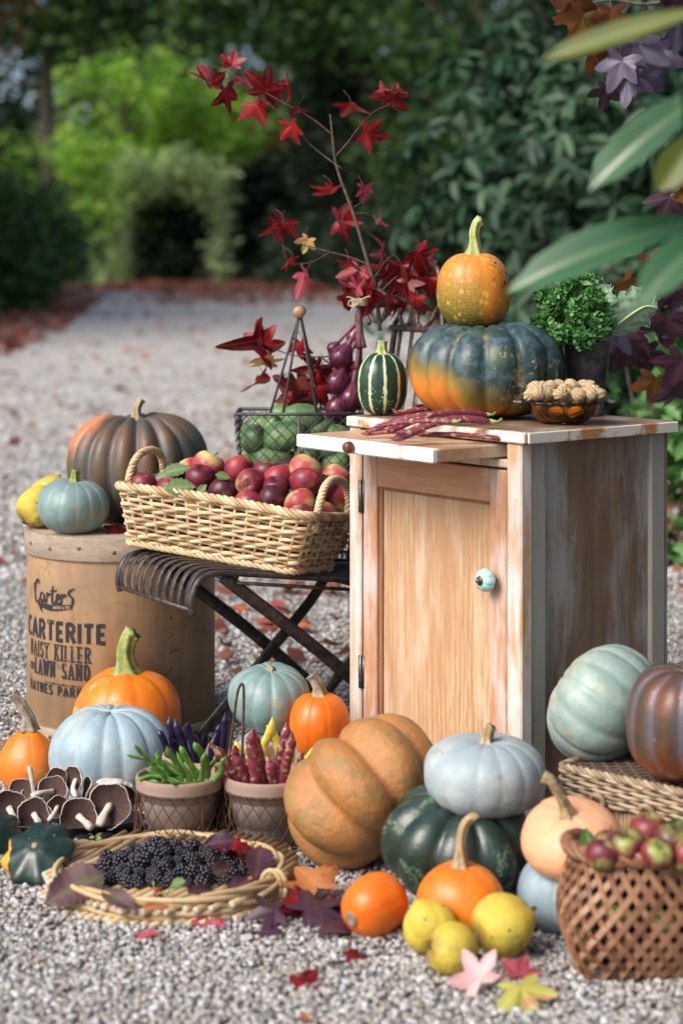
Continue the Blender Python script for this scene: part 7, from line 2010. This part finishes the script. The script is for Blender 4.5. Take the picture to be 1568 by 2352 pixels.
# ------------------------------------------------------------------ star shaped leaves
def star_leaf(size, seed, curl=0.25, droop=0.25, fold=0.2):
    r = random.Random(seed)
    ang_l = [-118, -60, 0, 60, 118]; tipr = [0.62, 0.92, 1.0, 0.92, 0.62]
    ol = [(-178, 0.10)]
    prev = None; axes_ = []
    for i, (a, tr) in enumerate(zip(ang_l, tipr)):
        tr *= r.uniform(0.9, 1.08); a += r.uniform(-5, 5); axes_.append(a)
        if prev is not None: ol.append(((prev + a) / 2, 0.47 * r.uniform(0.9, 1.1)))
        ol += [(a - 22, tr * 0.60), (a - 13, tr * 0.77), (a - 4, tr * 0.94), (a, tr), (a + 4, tr * 0.94), (a + 13, tr * 0.77), (a + 22, tr * 0.60)]
        prev = a
    ol.append((178, 0.10))
    aa = np.radians([o[0] for o in ol]); rr = np.array([o[1] for o in ol])
    lobedroop = [r.uniform(-0.15, 1.0) * droop for _ in range(5)]
    twist = [r.uniform(-1, 1) * 0.35 for _ in range(5)]
    rings = [0.0, 0.25, 0.5, 0.75, 1.0]
    V, tn = [], []; global _svein; _svein = []
    tips = set(i for i, o in enumerate(ol) if any(abs(o[0] - x) < 1e-9 for x in axes_))
    for k, f in enumerate(rings):
        for j_, (a, q) in enumerate(zip(aa, rr)):
            _svein.append(1.0 if j_ in tips else 0.0)
            rad = q * f
            x, y = rad * math.sin(a), rad * math.cos(a)
            ad = math.degrees(a); w = [math.exp(-((ad - b) / 26) ** 2) for b in ang_l]; sw = sum(w) + 1e-6
            dz = -sum(wi * d for wi, d in zip(w, lobedroop)) / sw * rad ** 2 + curl * (0.12 * math.sin(3 * a + seed) * rad)
            loc = sum(wi * math.sin(math.radians(ad - b)) * t for wi, b, t in zip(w, ang_l, twist)) / sw * rad
            dz += loc + fold * abs(x) * 0.6
            V.append((x * size, y * size, dz * size)); tn.append(0.65 - 0.35 * f + r.uniform(-.08, .08))
    m = len(ol); idx = np.arange(len(rings) * m).reshape(len(rings), m)
    q = np.stack([idx[:-1, :-1], idx[:-1, 1:], idx[1:, 1:], idx[1:, :-1]], -1).reshape(-1, 4)
    return np.array(V), q, np.array(tn)

def oriented(direction_deg, tilt_x, tilt_z, face=(0, -1, 0)):
    """leaf lying in the picture plane: middle lobe towards direction_deg (0 up, 90 right), then tilted"""
    a = R(direction_deg)
    y = Vector((math.sin(a), 0, math.cos(a)))
    n = Vector((0, -1, 0))
    x = y.cross(n)
    M = Matrix((x, y, n)).transposed()
    return Matrix.Rotation(tilt_z, 3, 'Z') @ M @ Matrix.Rotation(tilt_x, 3, 'X')

BRY = 4.12
br = thing('red_branch', 'tall bare branch of red star shaped autumn leaves tied to the chair', 'branch', P(868, 700, BRY))
BO = P(868, 700, BRY)
twigs = [([(872, 760), (866, 690), (858, 650), (835, 570), (808, 480), (785, 420), (770, 370), (763, 310), (758, 262)], [4.4, 3.9, 3.4, 3.0, 2.4, 1.6], TWIG),
         ([(763, 310), (720, 275), (650, 235), (590, 203), (520, 165), (483, 150)], [1.7, 1.4, 1.0, 0.7], RED_TWIG), ([(785, 388), (740, 355), (705, 325), (668, 285), (630, 250), (600, 225)], [1.9, 1.5, 1.0, 0.7], TWIG),
         ([(772, 358), (800, 325), (830, 285), (860, 256), (905, 235)], [1.7, 1.4, 1.0, 0.6], RED_TWIG), ([(851, 610), (800, 590), (750, 577), (700, 563), (680, 556)], [2.2, 1.7, 1.3, 0.8], RED_TWIG),
         ([(760, 578), (720, 600), (690, 606), (660, 600), (646, 545)], [0.9, 0.7, 0.6, 0.5], RED_TWIG), ([(858, 640), (885, 600), (905, 585)], [1.6, 1.0, 0.7], RED_TWIG), ([(866, 680), (905, 640), (950, 612), (990, 585)], [1.8, 1.2, 0.8], RED_TWIG),
         ([(800, 480), (822, 470), (836, 450)], [0.9, 0.7, 0.5], RED_TWIG), ([(805, 492), (840, 490), (866, 505)], [0.9, 0.7, 0.5], RED_TWIG), ([(775, 815), (735, 820), (670, 815), (600, 790), (575, 782)], [2.0, 1.6, 1.0, 0.6], TWIG),
         ([(845, 850), (800, 860), (735, 820)], [2.6, 2.2, 2.0], TWIG), ([(735, 822), (705, 870), (700, 905)], [1.2, 0.9, 0.6], RED_TWIG)]
for i, (pts, w, m) in enumerate(twigs):
    pp = [P(a, b, BRY + (0.015 * math.sin(i * 1.7) * k / len(pts) if i else 0)) for k, (a, b) in enumerate(pts)]
    G().add(*tube(smooth_path(pp, 5), [x * BRY / F * 1.15 for x in w], 7)).build('stem' if i == 0 else 'twig', m, br, org=BO)
LEAVES = [(484, 178, 66, 5, 'r'), (535, 138, 40, 8, 'r'), (522, 225, 62, 165, 'r'), (560, 195, 52, 205, 'p'), (614, 190, 66, 15, 'r'), (676, 192, 50, 70, 'r'), (598, 255, 58, 150, 'r'), (672, 302, 50, 170, 'r'), (682, 258, 30, 160, 'r'), (640, 225, 42, 120, 'r'),
          (806, 255, 62, 178, 'r'), (880, 232, 60, 205, 'r'), (852, 312, 52, 115, 'r'), (904, 228, 42, 170, 'r'), (908, 215, 34, 5, 'r'), (757, 446, 50, 190, 'r'), (838, 442, 36, 175, 'p'), (796, 508, 58, 95, 'r'), (868, 516, 36, 190, 'p'), (775, 520, 40, 230, 'r'),
          (645, 530, 66, 185, 'r'), (652, 500, 45, 20, 'r'), (704, 560, 32, 200, 'y'), (708, 642, 58, 150, 'p'), (668, 605, 36, 165, 'r'), (820, 640, 66, 190, 'r'), (800, 670, 48, 235, 'r'), (852, 668, 40, 120, 'r'), (893, 582, 52, 105, 'r'), (922, 625, 52, 175, 'r'),
          (985, 655, 58, 180, 'r'), (990, 598, 36, 10, 'p'), (950, 700, 50, 195, 'r'), (918, 660, 46, 150, 'r'), (888, 640, 40, 200, 'r'), (945, 640, 42, 40, 'r'), (905, 705, 38, 170, 'r'),
          (578, 785, 70, 255, 'r'), (600, 768, 54, 350, 'r'), (632, 795, 62, 75, 'r'), (612, 838, 54, 165, 'y'), (600, 885, 60, 165, 'r'), (700, 885, 66, 5, 'd'), (735, 885, 48, 95, 'r'), (690, 800, 42, 180, 'r'), (716, 925, 54, 175, 'd'), (742, 905, 46, 160, 'p'), (672, 905, 46, 250, 'd'), (828, 655, 36, 60, 'p')]
_lr = random.Random(77)
for _k in range(9): LEAVES.append((_lr.uniform(780, 1000), _lr.uniform(590, 715), _lr.uniform(36, 56), _lr.uniform(120, 250), _lr.choice('rrrd')))
for _k in range(10): LEAVES.append((_lr.uniform(640, 790), _lr.uniform(845, 935), _lr.uniform(40, 60), _lr.uniform(110, 260), _lr.choice('rdd')))
LM = {'r': RED_LEAF, 'p': PINK_LEAF, 'y': YELLOW_LEAF, 'd': RUST_LEAF}
LM['d'] = leaf_mat('dark_red_leaf', [(0.045, 0.008, 0.006), (0.13, 0.015, 0.01), (0.20, 0.04, 0.015)], 0.3, 0.45, 30, 0.4)
rnd = random.Random(2024)
for i, (px, py, s, d, k) in enumerate(LEAVES):
    Y = BRY + 0.035 * math.sin(i * 2.3)
    V, q, tn = star_leaf(s * 1.04 * Y / F, 100 + i, 0.7, rnd.uniform(0.4, 1.25), rnd.uniform(0.1, 1.1))
    M = oriented(d, rnd.uniform(-1.1, 0.4), rnd.uniform(-1.2, 1.2))
    a = R(d); c = P(px - math.sin(a) * s * 0.28, py + math.cos(a) * s * 0.28, Y)
    g = G(); g.add(xf(V, M, c), q, 0, tone=np.clip(tn + rnd.uniform(-0.3, 0.3), 0, 1), vein=np.array(_svein))
    lf = g.build('leaf', LM[k], br, org=BO)
    b = c - Vector(M @ Vector((0, 1, 0))) * s * 0.012 * 0
    g = G(); g.add(*tube(smooth_path([c, c + Vector((rnd.uniform(-.008, .008), 0.004, 0.012)), c + Vector((rnd.uniform(-.018, .018), 0.008, 0.028))], 4), 0.0007, 5)); g.build('petiole', RED_TWIG, lf, org=BO)

# purple leaved branches at the right
def purple_branch(label, main, leaves, Y, base):
    t = thing('purple_branch', label, 'branch', P(*base, Y), 0, 'purple leaved branches at the right')
    O = P(*base, Y)
    G().add(*tube(smooth_path([P(a, b, Y) for a, b in main], 6), [0.006, 0.004, 0.0015], 7)).build('stem', TWIG, t, org=O)
    for i, (px, py, s, d, m) in enumerate(leaves):
        y2 = Y + 0.06 * math.sin(i * 1.9)
        V, q, tn = star_leaf(s * 1.1 * Y / F, 300 + i + int(px), 0.5, 0.7, 0.4)
        M = oriented(d, rnd.uniform(-0.7, 0.1), rnd.uniform(-0.6, 0.6))
        a = R(d); c = P(px - math.sin(a) * s * 0.3, py + math.cos(a) * s * 0.3, y2)
        lf = G().add(xf(V, M, c), q, 0, tone=np.clip(tn + rnd.uniform(-0.3, 0.3), 0, 1), vein=np.array(_svein)).build('leaf', m, t, org=O)
        k = min(main, key=lambda p: (p[0] - px) ** 2 + (p[1] - py) ** 2)
        G().add(*tube(smooth_path([c, c.lerp(P(*k, Y), 0.5) + Vector((0, 0, 0.01)), P(*k, Y)], 4), 0.0011, 5)).build('petiole', RED_TWIG, lf, org=O)
    return t
VIOLET = leaf_mat('violet_grey_leaf', [(0.05, 0.04, 0.075), (0.10, 0.08, 0.13), (0.15, 0.12, 0.17)], 0.2, 0.4, 30, 0.5)
DARK_AUT = leaf_mat('dark_autumn_leaf', [(0.06, 0.02, 0.01), (0.18, 0.06, 0.015), (0.16, 0.12, 0.02)], 0.35, 0.45, 20, 0.4)
purple_branch('drooping branch of violet grey and rust leaves at the top right', [(1640, -60), (1560, -10), (1480, 10), (1400, 0), (1320, 20)],
              [(1462, 130, 95, 190, VIOLET), (1500, 150, 90, 175, VIOLET), (1420, 160, 70, 200, VIOLET), (1440, 200, 60, 180, VIOLET), (1530, 120, 80, 160, VIOLET), (1485, 190, 60, 185, VIOLET), (1330, 60, 75, 200, DARK_AUT), (1375, 110, 90, 175, DARK_AUT),
               (1300, 30, 55, 240, DARK_AUT), (1400, 45, 60, 180, DARK_AUT), (1555, 60, 80, 190, VIOLET), (1390, 220, 50, 190, PURPLE_LEAF), (1560, 20, 70, 150, PURPLE_LEAF), (1340, 10, 60, 120, DARK_AUT)], 4.15, (1640, -60))
purple_branch('hanging purple leaves behind the kale pot', [(1660, 560), (1580, 600), (1500, 640), (1440, 700), (1420, 740)],
              [(1425, 820, 85, 185, PURPLE_LEAF), (1480, 830, 75, 170, PURPLE_LEAF), (1530, 760, 85, 180, PURPLE_LEAF), (1555, 690, 80, 170, PURPLE_LEAF), (1500, 890, 62, 190, DARK_AUT), (1555, 850, 80, 200, PURPLE_LEAF), (1440, 660, 50, 150, DARK_AUT), (1500, 690, 60, 120, VIOLET),
               (1545, 910, 60, 175, PURPLE_LEAF), (1410, 780, 60, 200, VIOLET), (1462, 770, 60, 150, PURPLE_LEAF), (1565, 620, 70, 200, PURPLE_LEAF), (1500, 610, 55, 160, DARK_AUT), (1585, 760, 80, 180, VIOLET)], 4.25, (1660, 560))
t = purple_branch('small purple sprig with a yellowing leaf by the right edge', [(1660, 380), (1600, 420), (1560, 450)], [(1530, 470, 60, 200, PURPLE_LEAF), (1560, 500, 60, 170, VIOLET), (1575, 440, 50, 230, DARK_AUT)], 3.9, (1660, 380))

# out of focus laurel leaves close to the camera at the right
LAUREL = NT('laurel_leaf')
_c = LAUREL.mix(LAUREL.step(LAUREL.attr('tone'), 0.30, 0.55), (0.03, 0.115, 0.03), (0.016, 0.08, 0.02))
_c = LAUREL.mix(LAUREL.math('MULTIPLY', LAUREL.attr('vein'), 0.5), _c, (0.10, 0.17, 0.06))
LAUREL.bump(LAUREL.noise(60, 3), 0.15, 0.002)
LAUREL = LAUREL.fin(_c, 0.5, 0.4, coat=1.0, trans=0.06)
for _n in LAUREL.node_tree.nodes:
    if _n.type == 'BSDF_PRINCIPLED': _n.inputs['Coat Roughness'].default_value = 0.22
LAUREL_Y = leaf_mat('yellowing_laurel_leaf', [(0.07, 0.10, 0.012), (0.12, 0.15, 0.02), (0.17, 0.19, 0.03)], 0.3, 0.4, 20, 0.5)
lt = thing('laurel_branch', 'out of focus branch of long glossy leaves close at the right edge', 'branch', P(1700, 700, 2.12))
LO = P(1700, 700, 2.12)
stem = [P(1720, 900, 2.15), P(1700, 700, 2.12), P(1670, 480, 2.12), P(1650, 250, 2.10), P(1640, 20, 2.08), P(1640, -120, 2.05)]
G().add(*tube(smooth_path(stem, 6), [0.005, 0.0035, 0.002], 8)).build('stem', TWIG, lt, org=LO)
for i, (b, tp, w, Y0, Y1, nrm, m, k) in enumerate([((1620, 505), (1190, 576), 112, 2.12, 2.05, (-0.1, -0.78, 0.62), LAUREL, 0.30), ((1640, 205), (1352, 370), 104, 2.10, 2.04, (-0.2, -0.78, 0.58), LAUREL, 0.26), ((1640, 15), (1236, 122), 62, 1.95, 1.98, (-0.1, -0.85, 0.45), LAUREL_Y, 0.08),
                                                  ((1660, 520), (1475, 640), 104, 1.95, 1.88, (-0.2, -0.78, 0.58), LAUREL, 0.26), ((1575, 120), (1560, 440), 66, 2.08, 2.06, (0.9, -0.5, 0.1), LAUREL, 0.0), ((1600, 300), (1510, 438), 80, 2.05, 2.05, (-0.2, -0.95, 0.1), LAUREL_Y, 0.05)]):
    V, q, tn = blade_leaf(P(*b, Y0), P(*tp, Y1), w * Y0 / F, nrm, fold=0.16, curl=k, nt=20, ns=4, shape=(0.12, 0.5, 0.82, 1.0, 1.0, 0.82, 0.0))
    o = G().add(V, q, 0, tone=tn, vein=np.array(_vein)).build('leaf', m, lt, org=LO)
    bb = P(*b, Y0); s = min(stem, key=lambda p: (p - bb).length)
    mid = V[3::9][::1] if False else None
    G().add(*tube([s, bb], 0.0016, 6)).build('petiole', TWIG, o, org=LO)

# ------------------------------------------------------------------ single fallen leaves on the gravel
GRP = 'fallen leaves on the gravel'
for i, (px, py, s, d, m, lab, z) in enumerate([
        (1100, 2262, 76, -30, PALE_PINK_LEAF, 'pale pink star leaf leaning on the front quince', 0.020), (1195, 2292, 92, 160, YELLOW_LEAF, 'yellow green star leaf with pink edge at the bottom', 0.014), (1190, 2240, 62, 20, PINK_LEAF, 'pink star leaf between the pale one and the cane basket', 0.014),
        (805, 2195, 52, 80, RED_LEAF, 'bright red star leaf left of the quinces', 0.014), (690, 2262, 78, 85, RED_LEAF, 'flat bright red leaf on the open gravel', 0.014), (700, 2335, 46, 100, RUST_LEAF, 'rusty red leaf at the bottom edge of the photo', 0.013),
        (725, 2040, 95, -30, RUST_LEAF, 'large orange brown star leaf right of the tray', 0.030), (705, 2100, 95, 60, PURPLE_LEAF, 'dark purple leaf lying between the tray and the small orange squash', 0.018), (630, 2110, 70, -100, PURPLE_LEAF, 'dark maroon leaf under the right tray rim', 0.018),
        (333, 2142, 42, 170, PINK_LEAF, 'small red pink leaf under the front of the tray', 0.014), (480, 2118, 48, 190, PINK_LEAF, 'dull pink leaf peeping from beneath the tray', 0.012), (525, 1955, 72, 75, RED_LEAF, 'crumpled red leaf with dark patches on the back of the tray', 0.060),
        (35, 1990, 60, 90, PINK_LEAF, 'dull red leaf under the left pattypan', 0.012), (15, 1705, 50, 90, RUST_LEAF, 'brown leaf behind the orange squash at the left edge', 0.014), (545, 1395, 40, 60, RUST_LEAF, 'curled brown leaf on the gravel beyond the chair', 0.02),
        (255, 1216, 46, 75, RED_LEAF, 'red leaf lying on the barrel lid', BAR_Z + 0.006), (1235, 1830, 40, 60, RED_LEAF, 'red leaf beneath the hamper corner', 0.014), (660, 1440, 55, 100, RUST_LEAF, 'reddish leaf on the gravel behind the crossed chair legs', 0.02),
        (780, 2078, 60, 200, RED_LEAF, 'red leaf tip beside the small orange squash', 0.016), (720, 1350, 46, 120, RUST_LEAF, 'brown leaf far behind the chair', 0.02), (755, 2085, 78, 120, PURPLE_LEAF, 'maroon leaf half under the orange brown star leaf', 0.02), (640, 2085, 66, 40, RED_LEAF, 'dark red leaf against the right rim of the tray', 0.02), (745, 2125, 80, 70, PURPLE_LEAF, 'largest purple leaf in front of the maroon heap', 0.022), (600, 2135, 56, 150, PURPLE_LEAF, 'small purple leaf left of the heap of leaves', 0.016), (680, 2060, 60, -60, RED_LEAF, 'red leaf behind the orange brown star leaf', 0.03),
        (880, 2160, 0, 0, None, None, 0)]):
    if not s: continue
    c = onz(px, py, z) if i != 15 else P(px, py, 3.99)
    sz = s * c.y / F * 1.08
    V, q, tn = star_leaf(sz, 500 + i, 0.35, 0.30 if i not in (0, 1, 2) else 0.05, 0.16)
    V[:, 2] += 0.06 * sz * np.sin(V[:, 0] / sz * 4 + i) + (0.16 * sz * np.sin(V[:, 1] / sz * 5 + V[:, 0] / sz * 3) if i == 11 else 0)
    M = Matrix.Rotation(R(-d) + (0.0), 3, 'Z')
    tl = {0: 0.9, 1: 0.5, 2: 0.6, 6: 0.42, 3: 0.4, 11: -0.02, 7: 0.3, 8: 0.3}.get(i, 0.2)
    M = Matrix.Rotation(tl, 3, 'X') @ M @ Matrix.Rotation(rnd.uniform(-0.2, 0.2), 3, 'Y')
    W = xf(V, M); W[:, 2] += -W[:, 2].min() * 0.75
    o = G().add(W, q, 0, tone=np.clip(tn + rnd.uniform(-.2, .2), 0, 1), vein=np.array(_svein)).build('fallen_leaf', m, None, loc=(c.x, c.y, max(0.006, c.z - 0.010)))
    tag(o, lab, 'leaf', GRP if i not in (11, 15) else None)
    G().add(*tube(smooth_path([(0, 0, 0), M @ Vector((0.0, -sz * 0.4, 0.004)), M @ Vector((sz * 0.1, -sz * 0.8, 0.002))], 4), 0.0009, 5)).build('petiole', RED_TWIG, o)

# green plant at the right edge behind the cabinet
sp = thing('green_shrub', 'small bright green leafy shrub low behind the cabinet at right', 'shrub', (1.05, 6.2, 0))
C = clump_points(420, 22, (0, 0, 0.42), (0.20, 0.25, 0.42), 0.05, 0.2); C[:, 2] = np.maximum(C[:, 2], 0.05)
V, q, tn = leaf_cards(C, 0.075, 0.2, 0.55); G().add(V, q, 0, tone=tn).build('foliage', leaf_mat('bright_shrub_leaf', [(0.04, 0.14, 0.03), (0.09, 0.24, 0.05), (0.15, 0.32, 0.08)], 0.3, 0.45, 12), sp)
g = G()
for k in range(6): g.add(*tube(smooth_path([(0, 0, -0.02), (0.08 * math.cos(k), 0.08 * math.sin(k), 0.3), (0.16 * math.cos(k), 0.16 * math.sin(k), 0.7)], 4), [0.006, 0.003], 5))
g.build('stem', TWIG, sp)
